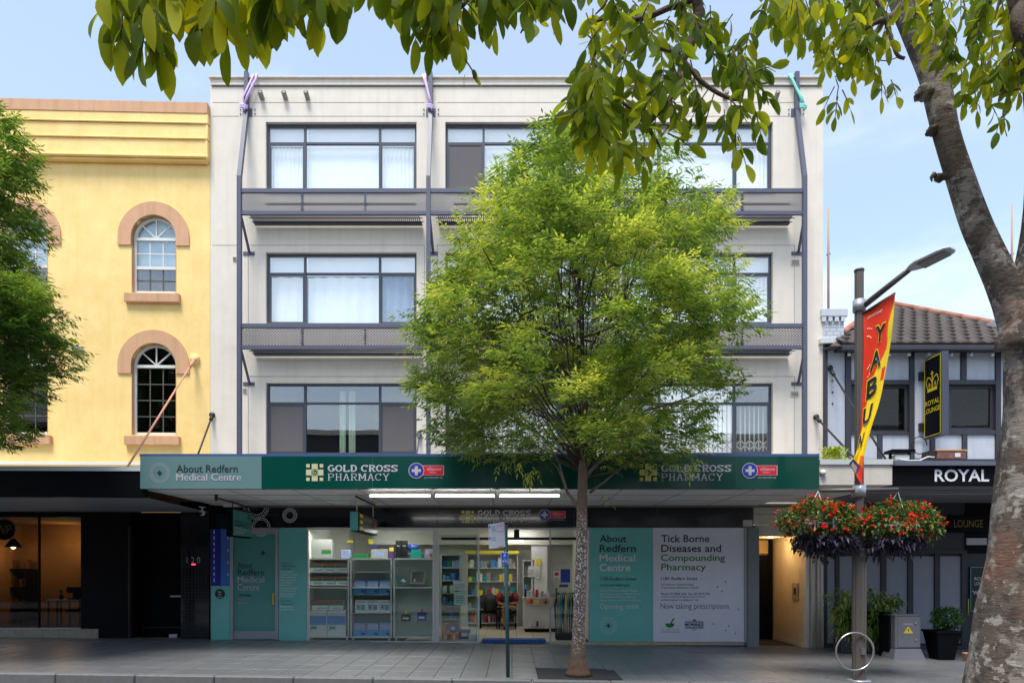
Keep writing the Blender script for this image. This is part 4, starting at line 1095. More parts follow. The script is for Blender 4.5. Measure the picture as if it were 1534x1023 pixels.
exs = thing('exit_light', 'long white box light over the pharmacy doorway', 'lamp', (X(770,1.2),1.2,Z(808,1.2)))
B(X(762,1.2), X(784,1.2), 1.2, 1.28, Z(812,1.2), Z(806,1.2), 'body', mat('soft_lit_box', (.8,.8,.8), .5, emit=(1,1,.95,1.2)), exs); B(X(770,1.2), X(778,1.2), 1.22, 1.26, Z(806,1.2), Z(790,1.2), 'bracket', M['rod_dark'], exs)

pal = {'red': mat('carton_red', S(196,44,40), .5), 'green': mat('carton_green', S(20,116,62), .5), 'white': mat('carton_white', S(222,224,222,.9), .5, var=.03),
       'blue': mat('carton_blue', S(70,140,196), .5, var=.25, vs=22), 'deep': mat('carton_deep_blue', S(26,60,140), .5), 'orange': mat('carton_orange', S(232,120,30), .5), 'teal': mat('carton_teal', S(20,150,140), .5),
       'yellow': mat('carton_yellow', S(226,206,40), .5), 'lilac': mat('carton_lilac', S(150,160,200), .5, var=.2, vs=20), 'dark': mat('carton_black', S(34,32,36), .4), 'purple': mat('carton_purple', S(96,60,130), .5), 'grey': mat('carton_grey', S(150,150,146), .6)}
def carton(x0, x1, z0, z1, y, dep, body, bands, label, group=None, cat='box', name='carton', par=None):
    if par is None:
        t = thing(name, label, cat, ((x0+x1)/2, y, z0), group)
    else: t = par
    B(x0, x1, y, y+dep, z0, z1, 'box', pal[body], t, .004)
    h = z1-z0; w = x1-x0
    for (u0,u1,v0,v1,c) in bands:
        B(x0+w*u0+.002, x0+w*u1-.002, y-.002, y+.01, z0+h*v0+.002, z0+h*v1-.002, 'print', pal[c], t)
    return t
# three display cabinets
cab_lab = ['left display cabinet stacked with red and green topped cartons', 'middle display cabinet holding pale blue cartons', 'right display cabinet with a clock and two perfume boxes']
for k, (a, b) in enumerate(((461.5,523),(525,587),(589.5,650))):
    y = .28; x0, x1 = X(a,y), X(b,y); z0, z1 = Z(955,y), Z(879,y)
    c = thing('display_cabinet', cab_lab[k], 'cabinet', ((x0+x1)/2, y, FZ))
    mb = MB(); mb.box(x0,x0+.03,y-.02,y+.4,z0,z1); mb.box(x1-.03,x1,y-.02,y+.4,z0,z1); mb.box(x0+.03,x1-.03,y-.02,y+.4,z1-.03,z1); mb.box(x0+.03,x1-.03,y-.02,y+.4,z0,z0+.04)
    for px, py in ((x0+.04,y),(x1-.08,y)): mb.box(px, px+.04, py, py+.05, FZ, z0)
    # the tall back board rises to the upper rail
    cb_ = mb.build('frame', M['alu_white'], c)
    B(x0, x1, y+.4, y+.42, z0, Z(879,y+.4), 'back_board', mat('pale_green_board%d'%k, S(196,208,198,.9), .7), c)
    zt2 = Z(836.5,y); mb = MB(); mb.box(x0,x0+.025,y-.02,y+.02,z1,zt2); mb.box(x1-.025,x1,y-.02,y+.02,z1,zt2); mb.box(x0,x1,y-.02,y+.4,zt2-.02,zt2+.01); mb.build('upper_frame', M['alu_white'], c)
    B(x0, x1, y+.4, y+.42, Z(879,y+.4)+.001, zt2, 'upper_board', bpy.data.materials['pale_green_board%d'%k], c)
    for py in ((857,876.5,918) if k==0 else (856,890,918) if k==1 else (876,930)):
        B(x0+.03, x1-.03, y, y+.38, Z(py,y)-.012, Z(py,y), 'shelf', M['glass_shop'] if k==2 else M['alu_white'], c)
yc = .3
def row(py1, h, pxs, body, bands, labf, grp, y=yc, dep=.25):
    for i,(a,b) in enumerate(pxs): carton(X(a,y), X(b,y), Z(py1,y), Z(py1-h,y), y, dep, body, bands, labf(i), grp)
rg = [(0,1,.82,1,'red'),(0,1,.5,.82,'green'),(.3,.95,.15,.3,'lilac')]
wd = ['left end','centre','right end']
L3 = [(464,483),(483.5,502),(502.5,520)]
row(856.5,13,L3,'white',rg,lambda i:'red and green topped carton at the %s of the left cabinet top shelf'%wd[i],'red and green topped cartons')
row(876,12.5,L3,'white',rg,lambda i:'red and green topped carton at the %s of the left cabinet second shelf'%wd[i],'red and green topped cartons')
row(913.5,14,[(467,492),(492.5,514)],'white',rg,lambda i:'red and green topped carton lying on the %s tall white box'%wd[i*2],'red and green topped cartons')
row(953,39,[(462.5,489.5),(490.5,518)],'white',[(0.02,.98,.45,.8,'blue'),(.1,.45,.28,.4,'teal'),(.1,.15,.2,.3,'teal')],lambda i:'tall white and blue box at the bottom %s of the left cabinet'%wd[i*2],'tall white and blue boxes')
L3b = [(529,547.5),(548.5,566.5),(567.5,584)]
b1 = [(.12,1,.5,.9,'lilac'),(0,.12,.8,1,'red'),(0,1,0,.1,'blue'),(.65,.95,.12,.3,'deep')]
row(889.5,20,L3b,'blue',b1,lambda i:'pale blue carton at the %s of the upper middle cabinet shelf'%wd[i],'pale blue cartons')
row(917.5,19,[(532,548.5),(549,567),(568,584)],'white',[(.1,.55,.2,.7,'lilac'),(.55,.9,.2,.65,'teal'),(.1,.95,.8,.9,'grey'),(.22,.4,.35,.6,'red')],lambda i:'white carton with round blue print at the %s of the middle cabinet'%wd[i],'white cartons with round print')
row(953,20.5,L3b,'blue',b1,lambda i:'pale blue carton at the %s of the lowest middle cabinet shelf'%wd[i],'pale blue cartons')
# perfume boxes, clock and jar
for (a,b,py,h,bc,lab) in ((601,615,930,10,'dark','dark gift box with gold stoppered bottle on the right cabinet shelf'),(625,638.5,930,13,'deep','blue gift box with slim bottle on the right cabinet shelf')):
    t = carton(X(a,yc),X(b,yc),Z(py,yc),Z(py-h,yc),yc,.1,bc,[(.15,.8,.3,.55,'white')],lab,None,'gift box','gift_box')
    MB().tube([(X((a+b)/2,yc),yc+.05,Z(py-h,yc)),(X((a+b)/2,yc),yc+.05,Z(py-h-3,yc)),(X((a+b)/2,yc),yc+.05,Z(py-h-6.5,yc))],[.03,.035,.015],10).build('bottle', pal['yellow'] if a==601 else pal['red'], t)
ck = thing('picture_frame', 'square grey framed box on the upper shelf of the right cabinet', 'frame', (X(625,yc),yc,Z(874,yc)))
mb = MB(); a,b,c,d = X(614,yc),X(637,yc),Z(874.5,yc),Z(853.5,yc)
mb.box(a,a+.05,yc,yc+.12,c,d); mb.box(b-.05,b,yc,yc+.12,c,d); mb.box(a+.05,b-.05,yc,yc+.12,c,c+.05); mb.box(a+.05,b-.05,yc,yc+.12,d-.05,d); mb.box(a+.05,b-.05,yc+.1,yc+.12,c+.05,d-.05); mb.build('frame', pal['grey'], ck)
MB().tube([(a+.1,yc+.05,c+.05),(a+.1,yc+.05,c+.12)],.03,10).build('jar', pal['white'], ck)
jr = thing('jar', 'small white and teal jar left of the framed box', 'jar', (X(604,yc),yc,Z(874,yc)))
MB().tube([(X(604,yc),yc+.05,Z(874,yc)),(X(604,yc),yc+.05,Z(866.5,yc))],.055,14).build('body', pal['teal'], jr); MB().tube([(X(604,yc),yc+.05,Z(872,yc)),(X(604,yc),yc+.05,Z(869,yc))],.057,14).build('print', pal['white'], jr)
# goods on top of the cabinets
zt3 = Z(836.3,.3)+.012
def boxy(a,b,h,c,lab,y=.32,bands=(),name='carton',cat='box'): return carton(X(a,y),X(b,y),zt3,zt3+h/64,y,.15,c,bands,lab,None,cat,name)
boxy(466,497,28,'grey','big grey carton on top of the left display cabinet',.42,[(.5,.98,.22,.42,'green'),(.5,.98,.42,.47,'red')])
boxy(511,524,12,'lilac','small lilac print box right of the big grey carton')
t = boxy(529,552,6,'green','flat green shoe shaped box on the middle cabinet top',.32); 
boxy(556,581,13,'grey','grey box of packets on the middle cabinet top',.34,[(.2,.8,.2,.7,'lilac')])
boxy(583,590,17,'purple','slim brown box beside the black boxes',.34,[(0,1,.6,.9,'yellow')])
boxy(592.5,600.5,26,'dark','left tall black bottle box on the right cabinet top',.3,[(.2,.8,.65,.72,'grey')])
boxy(601.5,609.5,26,'dark','right tall black bottle box on the right cabinet top',.3,[(.2,.8,.65,.72,'grey')])
bg_ = thing('shopping_bag', 'green gift bag on the right cabinet top', 'bag', (X(623,.3),.3,zt3))
mb = MB(); a,b = X(614,.3),X(632,.3); mb.add([(a,.3,zt3),(b,.3,zt3),(b-.04,.3,zt3+.2),(a+.03,.3,zt3+.2),(a,.45,zt3),(b,.45,zt3),(b-.04,.38,zt3+.2),(a+.03,.38,zt3+.2)],[(0,1,2,3),(4,7,6,5),(0,3,7,4),(1,5,6,2),(3,2,6,7)]); mb.build('body', pal['teal'], bg_)
MB().tube([(X(618,.3),.33,zt3+.2),(X(620,.3),.33,zt3+.3),(X(626,.3),.33,zt3+.3),(X(628,.3),.33,zt3+.2)],.008,5).build('handle', pal['deep'], bg_)
bd = thing('cloth_bundle', 'blue folded bag heaped behind the green gift bag', 'bag', (X(620,.42),.42,zt3))
MB().ball((X(618,.45),.47,zt3+.24),.12,12,8,(1.1,.4,.7),.5).build('body', pal['deep'], bd)
boxy(636,649,13,'grey','clear packets box at the right end of the cabinet tops',.34,[(.1,.6,.3,.8,'lilac'),(.6,.9,.1,.5,'red')])
# hanging promo cards, pipes behind
for (a,b,c,d,col,lab) in ((520,529,809,812,'yellow','small yellow hanging tag behind the cabinets'),(552,559,807,814.5,'yellow','square yellow sale card hanging behind the cabinets'),(556,565,815,820,'deep','small blue and white card below the yellow sale card')):
    h = thing('hanging_card', lab, 'card', (X(a,1.0),1.0,Z(d,1.0))); B(X(a,1),X(b,1),1.0,1.01,Z(d,1),Z(c,1),'card',pal[col],h); MB().tube([(X(a+2,1),1.005,Z(c,1)),(X(a+2,1),1.005,CZ)],.003,4).build('string',M['white'],h)
# tall shelving behind
random.seed(11)
def shelving(px0, px1, y, zt, n, lab, cols, fill=.9, top=None, m='alu_white', grp=None):
    x0, x1 = X(px0,y), X(px1,y); t = thing('shelf_unit', lab, 'shelf', ((x0+x1)/2,y,FZ), grp)
    mb = MB(); mb.box(x0,x0+.03,y,y+.35,FZ,zt); mb.box(x1-.03,x1,y,y+.35,FZ,zt); mb.box(x0,x1,y+.35,y+.37,FZ,zt); mb.build('frame', M[m], t)
    for i in range(n+1):
        z = FZ+.1+(zt-FZ-.13)*i/n; B(x0+.03,x1-.03,y-.0,y+.349,z,z+.025,'shelf',M[m],t)
        if i == n: break
        H = (zt-FZ)/n-.1
        by = {}
        x = x0+.04
        while x < x1-.1:
            w = random.uniform(.05,.13); c = random.choice(cols)
            if random.random() < fill: by.setdefault(c, MB()).bbox(x, x+w*.92, y+.03, y+.2, z+.026, z+.026+H*random.uniform(.4,.9), .006)
            x += w
        for c, q in by.items(): q.build('goods_row', pal[c], t, kind='stuff')
    if top: B(x0-.03,x1+.03,y-.03,y+.37,zt,zt+.08,'header',pal[top],t)
    return t
shelving(699,776,4.15,Z(829,4.15),5,'white shelf unit with yellow header behind the seated person',['white','blue','grey','red','yellow','teal','deep'],.75,'yellow')
shelving(660,690,1.3,2.0,6,'narrow shelf unit of green and blue packets behind the side window',['green','blue','white','deep','lilac'],.95)
shelving(470,560,4.0,1.9,4,'long low shelf unit at the back behind the display cabinets',['white','blue','grey','lilac','red'],.9)
shelving(565,650,4.0,2.1,5,'long back shelf unit between the cabinets and the side window',['white','teal','grey','lilac','deep'],.9)
shelving(783,800,4.25,1.9,4,'small shelf unit left of the inner white door',['blue','white','grey'],.7)
# counter with goods
cy = 2.5; cx0, cx1 = X(783,cy), X(829,cy)+.25
cn = thing('counter', 'white shop counter with goods at the right of the doorway', 'counter', ((cx0+cx1)/2,cy,FZ))
B(cx0+.03,cx1,cy+.05,cy+.7,FZ+.09,.84,'body',M['white'],cn,.01); B(cx0+.06,cx1,cy+.08,cy+.66,FZ,FZ+.09,'plinth',M['black'],cn)
B(cx0,cx1,cy,cy+.75,.84,.88,'counter_top',M['alu_white'],cn); B(cx0+.08,cx1,cy-.14,cy+.04,Z(905,cy),Z(905,cy)+.02,'front_tray',M['alu_white'],cn)
def goods(name, x0, x1, y, z, hmin, hmax, cols, lab, wmin=.05, wmax=.1):
    t = thing(name, lab, 'goods', ((x0+x1)/2,y,z)); by = {}; x = x0
    while x < x1-wmin:
        w = random.uniform(wmin,wmax); by.setdefault(random.choice(cols),MB()).bbox(x,x+w*.85,y,y+.08,z,z+random.uniform(hmin,hmax),.006); x += w
    for c,q in by.items(): q.build('packet', pal[c], t, kind='stuff')
goods('packet_display',cx0+.05,cx1-.1,cy+.1,.881,.1,.3,['yellow','green','white','dark','red','lilac','grey'],'crowded packets standing on top of the white counter')
goods('packet_display',cx0+.1,cx1-.1,cy-.12,Z(905,cy)+.021,.08,.16,['yellow','orange','deep','red','lilac'],'bright packets in the front tray of the counter')
goods('packet_display',cx0+.2,cx0+.52,cy-.04,.12,.1,.14,['purple','white'],'purple and white packets against the counter base')
# papers on glass
def paper(a,b,c,d,m_,lab,y=.09,lines_=()):
    t = thing('paper_notice', lab, 'notice', (X((a+b)/2,y),y,Z(d,y))); B(X(a,y),X(b,y),y-.002,y,Z(d,y),Z(c,y),'sheet',m_,t)
    for (u0,u1,v0,v1,mm) in lines_: B(X(a,y)+(X(b,y)-X(a,y))*u0,X(a,y)+(X(b,y)-X(a,y))*u1,y-.004,y-.0025,Z(d,y)+(Z(c,y)-Z(d,y))*v0,Z(d,y)+(Z(c,y)-Z(d,y))*v1,'print',mm,t)
    return t
ls_ = [(.15,.85,.2+i*.14,.24+i*.14,M['txt_mid']) for i in range(4)]
paper(679,698.5,870,884,M['white'],'landscape white notice on the left sliding glass',lines_=ls_)
paper(680,697,886,906,mat('pale_aqua_paper', S(190,216,206,.9), .7),'pale aqua notice below the white one on the left sliding glass',lines_=ls_)
paper(829,839,855,868.5,M['white'],'white notice with red circle on the right glass',-.01,[(.2,.8,.1,.2,M['red']),(.2,.8,.5,.85,M['red'])])
paper(840,854,852,872,pal['deep'],'square dark blue notice on the right glass',-.01); paper(838,851,875,879,pal['deep'],'low narrow blue sticker on the right glass',-.01)
paper(833,848,840.5,844.5,M['white'],'small white and blue sticker high on the right glass',-.01,[(.0,1,.1,.3,pal['deep']),(0,1,.7,.9,pal['deep'])])
paper(791.5,801,848,864,M['white'],'white notice on the wall left of the inner door',4.2,ls_); paper(802,809,848,866,M['white'],'narrow white notice on the inner door',4.2,ls_)
paper(803,810,836,846,pal['yellow'],'yellow green notice above the papers on the inner door',4.2)
# cartons on the floor at left sliding door
def fc(a,b,c,d,col,lab,bands=(),y=.35): carton(X(a,y),X(b,y),Z(d,y),Z(c,y),y,.25,col,bands,lab,None)
fc(662,673,934,947,'orange','upper orange carton on the floor behind the side window',[(.5,1,.3,.9,'purple')]); fc(662,687,947.5,961,'orange','wide lower orange carton on the shop floor',[(.1,.3,.2,.8,'white'),(.4,.5,.1,.9,'red'),(.65,.8,.2,.8,'white')])
fc(673.5,684,934,947,'purple','purple and white carton on top of the orange one',[(.2,.8,.3,.7,'white')]); fc(688,704,943,957,'purple','round print purple carton right of the orange cartons',[(.2,.8,.3,.7,'white')]); fc(702,716,949,960,'white','low white carton by the sliding door post',(),.2)
# door mat
dm = thing('door_mat', 'blue rubber door mat across the pharmacy entrance', 'mat', (X(770),.15,FZ)); B(X(722),X(817.5),-.06,.3,FZ+.0,Z(957.0,0)+.0,'mat',mat('blue_mat', S(20,72,140), .7, var=.1),dm,.008)
B(X(722),X(817.5),-.065,-.062,Z(962.3),Z(957.5),'mat_edge',bpy.data.materials['blue_mat'],dm)
put_text('PHARMACIES', X(765), X(805), Z(961.5), Z(958.5), -.068, M['blue_mid'], dm)
# umbrella / walking stick rack
rk = thing('umbrella_rack', 'rack of dark umbrellas and walking sticks behind the right glass', 'rack', (X(845,.7),.7,FZ))
MB().bbox(X(832,.7),X(862,.7),.5,.9,FZ,.12,.02).build('base', M['black'], rk)
for i in range(11):
    x = X(833,.7)+i*.045; c = random.choice(['dark','dark','deep','teal','yellow','grey'])
    MB().tube([(x,.7+random.uniform(-.15,.15),.1),(x+random.uniform(-.03,.03),.7,.75),(x+.02,.7,1.0),(x+.04,.68,1.08),(x+.07,.66,1.02)],[.01,.03,.014,.012,.01],7).build('umbrella', pal[c], rk)
# chairs, bag, person
def chair(x, y, lab):
    t = thing('chair', lab, 'chair', (x,y,FZ), 'black waiting chairs'); mt = M['black']
    B(x-.24,x+.24,y-.22,y+.22,.4,.45,'seat',mt,t,.02); B(x-.23,x+.23,y+.2,y+.25,.52,.9,'backrest',mt,t,.02)
    for sx in (-.23,.23):
        for yy in (-.2,.22): B(x+sx-.014,x+sx+.014,y+yy-.014,y+yy+.014,FZ,.4 if yy<0 else .88,'leg',mt,t)
chair(X(733,3.6)-.02,3.65,'empty black chair left of the seated person with a bag on it'); chair(-.13,3.65,'black chair under the seated person')
bk = thing('backpack', 'round black backpack resting on the left waiting chair', 'bag', (X(733,3.6),3.5,.45))
MB().ball((X(733,3.6),3.5,.7),.27,16,10,(1,.6,1.0),.15).build('body', mat('black_nylon', S(30,32,36), .6, bump=.3), bk); MB().tube([(X(733,3.6)-.1,3.35,.9),(X(733,3.6)-.17,3.3,.7),(X(733,3.6)-.1,3.36,.5)],.02,6).build('strap', M['rod_dark'], bk)

def skin(name, verts, edges, radii, m, parent, sub=1, off=None):
    me = bpy.data.meshes.new(name); me.from_pydata([Vector(v)-(off or Vector((0,0,0))) for v in verts], edges, [])
    ob = bpy.data.objects.new(name, me); COL.objects.link(ob)
    md = ob.modifiers.new('skin','SKIN'); 
    for i, r in enumerate(radii):
        r2 = r if isinstance(r, tuple) else (r,r); me.skin_vertices[0].data[i].radius = r2
    me.skin_vertices[0].data[0].use_root = True
    s = ob.modifiers.new('sub','SUBSURF'); s.levels = sub; s.render_levels = sub
    dg = bpy.context.evaluated_depsgraph_get(); m2 = bpy.data.meshes.new_from_object(ob.evaluated_get(dg))
    bpy.data.objects.remove(ob)
    m2.materials.clear(); m2.materials.append(m)
    for p in m2.polygons: p.use_smooth = True
    return link(name, m2, parent)
sk = mat('skin', S(150,104,78), .6, var=.05); hx = -.13; hy = 3.55
pr = thing('person', 'seated person in black and red shirt, shorts and pale cap with legs crossed', 'person', (hx,hy,FZ))
pv = [(hx,hy,.50),(hx,hy-.02,.7),(hx,hy-.05,.92),(hx,hy-.09,1.03),(hx,hy-.13,1.15),
      (hx-.19,hy-.05,.93),(hx-.26,hy-.12,.7),(hx-.1,hy-.34,.66),(hx-.03,hy-.38,.68),
      (hx+.19,hy-.05,.93),(hx+.27,hy-.12,.7),(hx+.11,hy-.34,.68),(hx+.04,hy-.38,.7),
      (hx-.1,hy,.48),(hx-.1,hy-.42,.52),(hx-.06,hy-.4,.08),(hx-.06,hy-.5,.03),
      (hx+.1,hy,.48),(hx+.2,hy-.36,.58),(hx-.08,hy-.5,.6),(hx-.2,hy-.52,.57)]
pe = [(0,1),(1,2),(2,3),(3,4),(2,5),(5,6),(6,7),(7,8),(2,9),(9,10),(10,11),(11,12),(0,13),(13,14),(14,15),(15,16),(0,17),(17,18),(18,19),(19,20)]
prd = [.14,.14,.13,.055,(.085,.1),.06,.045,.035,.03,.06,.045,.035,.03,.09,.065,.04,.035,.09,.065,.045,.035]
off = Vector((hx,hy,FZ))
skin('body', pv, pe, prd, sk, pr, 2, off)
sv = [0,1,2,5,6,9,10]; mp_ = {v:i for i,v in enumerate(sv)}
shirt = skin('shirt', [pv[i] for i in (0,1,2)]+[pv[5], Vector(pv[5]).lerp(Vector(pv[6]),.75), pv[9], Vector(pv[9]).lerp(Vector(pv[10]),.75)], [(0,1),(1,2),(2,3),(3,4),(2,5),(5,6)], [.16,.165,.15,.08,.07,.08,.07], mat('black_shirt', S(34,34,44), .8), pr, 2, off)
for sx in (-1,1):
    a = Vector(pv[5 if sx<0 else 9]); b = a.lerp(Vector(pv[6 if sx<0 else 10]), .8)
    MB().tube([a+Vector((sx*.02,-.01,.02)), b], [.082,.08], 10).build('sleeve', mat('red_sleeve', S(150,30,44), .8) if 'red_sleeve' not in bpy.data.materials else bpy.data.materials['red_sleeve'], pr)
skin('shorts', [pv[0],pv[13],Vector(pv[13]).lerp(Vector(pv[14]),.75),pv[17],Vector(pv[17]).lerp(Vector(pv[18]),.75)], [(0,1),(1,2),(0,3),(3,4)], [.155,.11,.085,.11,.085], mat('navy_shorts', S(30,36,60), .8), pr, 1, off)
for v, d in ((16,Vector((0,-.1,0))),(20,Vector((-.08,-.03,-.03)))):
    c = Vector(pv[v]); MB().ball(c+d*.4, .06, 10, 6, (1,1.8,.7) if v==16 else (1.7,1,.8)).build('shoe', M['black'], pr)
MB().ball((hx,hy-.14,1.2), .1, 12, 6, (1,1.1,.75)).build('cap', mat('pale_cap', S(190,190,188), .7), pr); MB().ball((hx,hy-.25,1.18), .06, 10, 5, (1.2,1.2,.25)).build('cap_peak', bpy.data.materials['pale_cap'], pr)
for sx in (-1,1): MB().ball((hx+sx*.035,hy-.225,1.14), .011, 6, 4).build('eye', M['black'], pr)
MB().ball((hx,hy-.24,1.11), .017, 6, 4, (1,1,1.4)).build('nose', sk, pr)
for sx in (-1,1):
    for i in range(4): MB().tube([(hx+sx*.035,hy-.38,.675+.016*i),(hx+sx*.01,hy-.42,.68+.016*i)], .008, 6).build('finger', sk, pr)
    MB().tube([(hx+sx*.04,hy-.37,.73),(hx+sx*.015,hy-.42,.75)], .009, 6).build('thumb', sk, pr)
ph = thing('phone', 'small dark phone held by the seated person', 'phone', (hx,hy-.42,.7)); MB().bbox(hx-.035,hx+.035,hy-.435,hy-.425,.67,.8,.004).build('body', M['black'], ph)

# hanging lightboxes under the awning
hb = thing('hanging_sign', 'black hanging lightbox lettered Gold Cross Pharmacy with teal end', 'sign', (-3.0,-1.5,2.35))
xr2, xl2, yn, yf, zb2, zt2 = -2.93, -3.09, -2.4, -.62, 2.35, 2.73
MB().bbox(xl2,xr2,yn,yf,zb2,zt2,.01).build('box', M['black'], hb)
B(xl2+.005,xr2-.005,yn-.012,yn-.001,zb2+.01,zt2-.01,'end_panel',M['teal_dark'],hb)
B(xr2+.001,xr2+.006,yn+.03,yf-.03,zb2+.03,zt2-.03,'face',mat('lightbox_face', S(44,58,48), .3),hb)
for yy in (-2.23,-.73): MB().tube([(-3.0,yy,zt2),(-3.0,yy,ZB)],.012,6).build('hanger', M['gold_pale'], hb)
MB().tube([(-3.0,-2.3,ZB-.05),(-3.0,-.5,ZB-.05)],.02,6).build('hanger_rail', M['rod_dark'], hb)
vs_g, fs_g = GC1
for (g_, v0, v1, u0, u1) in ((GC1,.55,.78,-1.95,-1.25),(GC2,.22,.45,-1.95,-1.35)):
    put_text('', u0, u1, zb2+(zt2-zb2)*v0, zb2+(zt2-zb2)*v1, xr2+.008, M['txt_grey'], hb, geo=g_, axis='right')
cy2 = -2.15
for dz in (.18,.5,.8):
    for dy in (-.09,0,.09): B(xr2+.006,xr2+.009,cy2+dy-.035,cy2+dy+.035,zb2+(zt2-zb2)*dz-.035,zb2+(zt2-zb2)*dz+.035,'logo_square',M['gold'],hb)
B(xr2+.006,xr2+.009,-.95,-.75,zb2+.12,zb2+.28,'logo_box',M['red'],hb)
hs = thing('hanging_sign', 'small teal hanging lightbox lettered About Redfern with black edge', 'sign', (-5.73,-1.1,2.29))
xr3, xl3, yn, yf, zb3, zt3_ = -5.67, -5.80, -1.6, -.6, 2.29, 2.87
MB().bbox(xl3,xr3,yn,yf,zb3,zt3_,.012).build('box', M['black'], hs)
B(xr3+.001,xr3+.006,yn+.03,yf-.03,zb3+.03,zt3_-.03,'face',M['teal_dark'],hs)
MB().tube([(-5.73,yn-.6,ZB-.0),(-5.73,yn-.6,ZB-.12)],.03,6).build('bracket', M['rod_dark'], hs)
MB().tube([(-5.73,yn-.6,ZB-.06),(-5.73,-.1,ZB-.10)],.016,6).build('bracket_arm', M['rod_dark'], hs)
for yy in (yn+.15,yf-.15): MB().tube([(-5.73,yy,zt3_),(-5.73,yy,ZB-.07)],.01,6).build('hanger', M['rod_dark'], hs)
for s_, z_, w, m_ in (('About',.5,.38,'txt_dark'),('Redfern',.38,.55,'txt_dark'),('Medical',.26,.55,'txt_pink'),('Centre',.14,.48,'txt_pink')):
    put_text(s_, yn+.1, yn+.1+w, zb3+.58*z_, zb3+.58*(z_+.1), xr3+.008, M[m_], hs, axis='right', bold=.015)
mb = MB(); mb.box(xr3+.006,xr3+.009,yf-.27,yf-.13,zb3+.44,zb3+.455); mb.box(xr3+.0065,xr3+.0095,yf-.207,yf-.193,zb3+.38,zb3+.515); mb.build('plus_mark', M['txt_dark'], hs)
# cameras and sensor lamps under the awnings
def cctv(x,y,z,lab,nm='security_camera'):
    t = thing(nm, lab, 'camera', (x,y,z)); MB().tube([(x,y,z+.12),(x,y,z+.02)],.02,8).build('stem', M['white'], t)
    MB().ball((x,y,z),.06,12,8,(1,1,1)).build('housing', M['white'], t); MB().tube([(x,y-.04,z-.01),(x-.03,y-.09,z-.03)],.028,10).build('lens', M['black'], t)
    MB().bbox(x-.06,x+.06,y-.05,y+.05,z+.115,z+.13,.005).build('mount', M['white'], t)
cctv(X(306,-1.6),-1.6,Z(741,-1.6),'white dome camera under the teal sign end of the awning')
cctv(X(303,-.9),-.9,Z(768,-.9),'white camera below the dark yellow building soffit')
fl_ = thing('flood_light', 'small white batten light on a stalk above the teal hanging sign', 'lamp', (X(345,-.9),-.9,Z(757,-.9)))
MB().bbox(X(336,-.9),X(358,-.9),-.95,-.85,Z(759,-.9),Z(754,-.9),.01).build('body', M['white'], fl_); MB().tube([(X(334,-.9),-.9,Z(757,-.9)),(X(334,-.9),-.9,ZB)],.012,6).build('stalk', M['white'], fl_)

# ================================================================== PUB (half timbered)
M['timber'] = mat('charcoal_timber', S(48,48,56), .55, var=.1, vs=6)
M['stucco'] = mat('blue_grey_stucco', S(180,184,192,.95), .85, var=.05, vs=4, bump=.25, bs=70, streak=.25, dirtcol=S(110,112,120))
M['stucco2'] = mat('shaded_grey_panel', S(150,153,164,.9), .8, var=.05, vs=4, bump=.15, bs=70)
M['tile'] = mat('brown_concrete_tile', S(80,69,64,.8), .75, var=.2, vs=8, bump=.2, bs=60, rand=.18, dirt=.25, dirtcol=S(60,56,52))
M['ridge'] = mat('terracotta_ridge_cap', S(186,124,100,.75), .8, var=.15, vs=9, rand=.1)
M['brick_w'] = mat('white_painted_brick', S(196,200,206,.9), .8, var=.06, rand=.07, bump=.1)
PB = thing('pub_building', 'half timbered blue grey pub with brown tiled hip roof and black awning', 'building', (10, .3, 0))
PX0, PX1 = RX+.01, 12.8
ez = Z(520)
def pb(a,b,c,d,y0,y1,name,m,par=PB,bev=0): return B(X(a),X(b),y0,y1,Z(d),Z(c),name,m,par,bev)
pw = MB(); 
WN = [(X(1273.5),X(1360),Z(648),Z(577)),(X(1419),X(1488.5),Z(644),Z(577))]
wall(pw, PX0, PX1, Z(726), ez+.02, 0, .16, WN); pw.build('upper_wall', M['timber'], PB)
B(PX0, PX1, 2.8, 3.0, -.4, ez, 'rear_wall', M['stucco'], PB)
B(PX1-.1, PX1, .01, 2.8, -.4, ez, 'side_wall', M['stucco'], PB)
# stucco infill panels stand 3 cm proud of the backing sheet; timbers 6 cm
pan = [(1238,1264.5,526,688),(1273.5,1360,526,570),(1368,1391,526,688),(1391.6,1437,526,570),(1446,1488.5,526,570),(1273.5,1312.5,652,688),(1320.5,1360,652,688),(1399,1439,652,688),(1447,1488.5,652,688),(1497,1534,526,688),(1540,1600,526,688)]
for a,b,c,d in pan: pb(a,b,c,d,-.03,-.001,'render_panel',M['stucco'])
for a,b in ((1232.5,1238),(1264.8,1273.2),(1360.3,1367.7),(1488.8,1496.7),(1534.3,1539.7)): pb(a,b,522,690,-.07,-.001,'timber_post',M['timber'],PB,.006)
pb(1312.8,1320.2,652,690,-.065,-.001,'timber_post',M['timber'],PB,.006); pb(1391.5,1398.8,652,690,-.065,-.001,'timber_post',M['timber'],PB,.006)
pb(1439.3,1446.7,652,690,-.065,-.001,'timber_post',M['timber'],PB,.006); pb(1437.3,1445.7,522,570,-.065,-.001,'timber_post',M['timber'],PB,.006)
for a,b in ((1273.5,1360),(1391.3,1488.5)):
    pb(a,b,570.2,576.8,-.068,-.001,'timber_rail',M['timber'],PB,.006); pb(a,b,645 if a>1300 else 648.3,651.8,-.068,-.001,'timber_rail',M['timber'],PB,.006)
pb(1232.5,1497,688.2,690,-.068,-.001,'timber_rail',M['timber'])
pb(1391.5,1419,577,645,-.06,-.001,'timber_post',M['timber'])
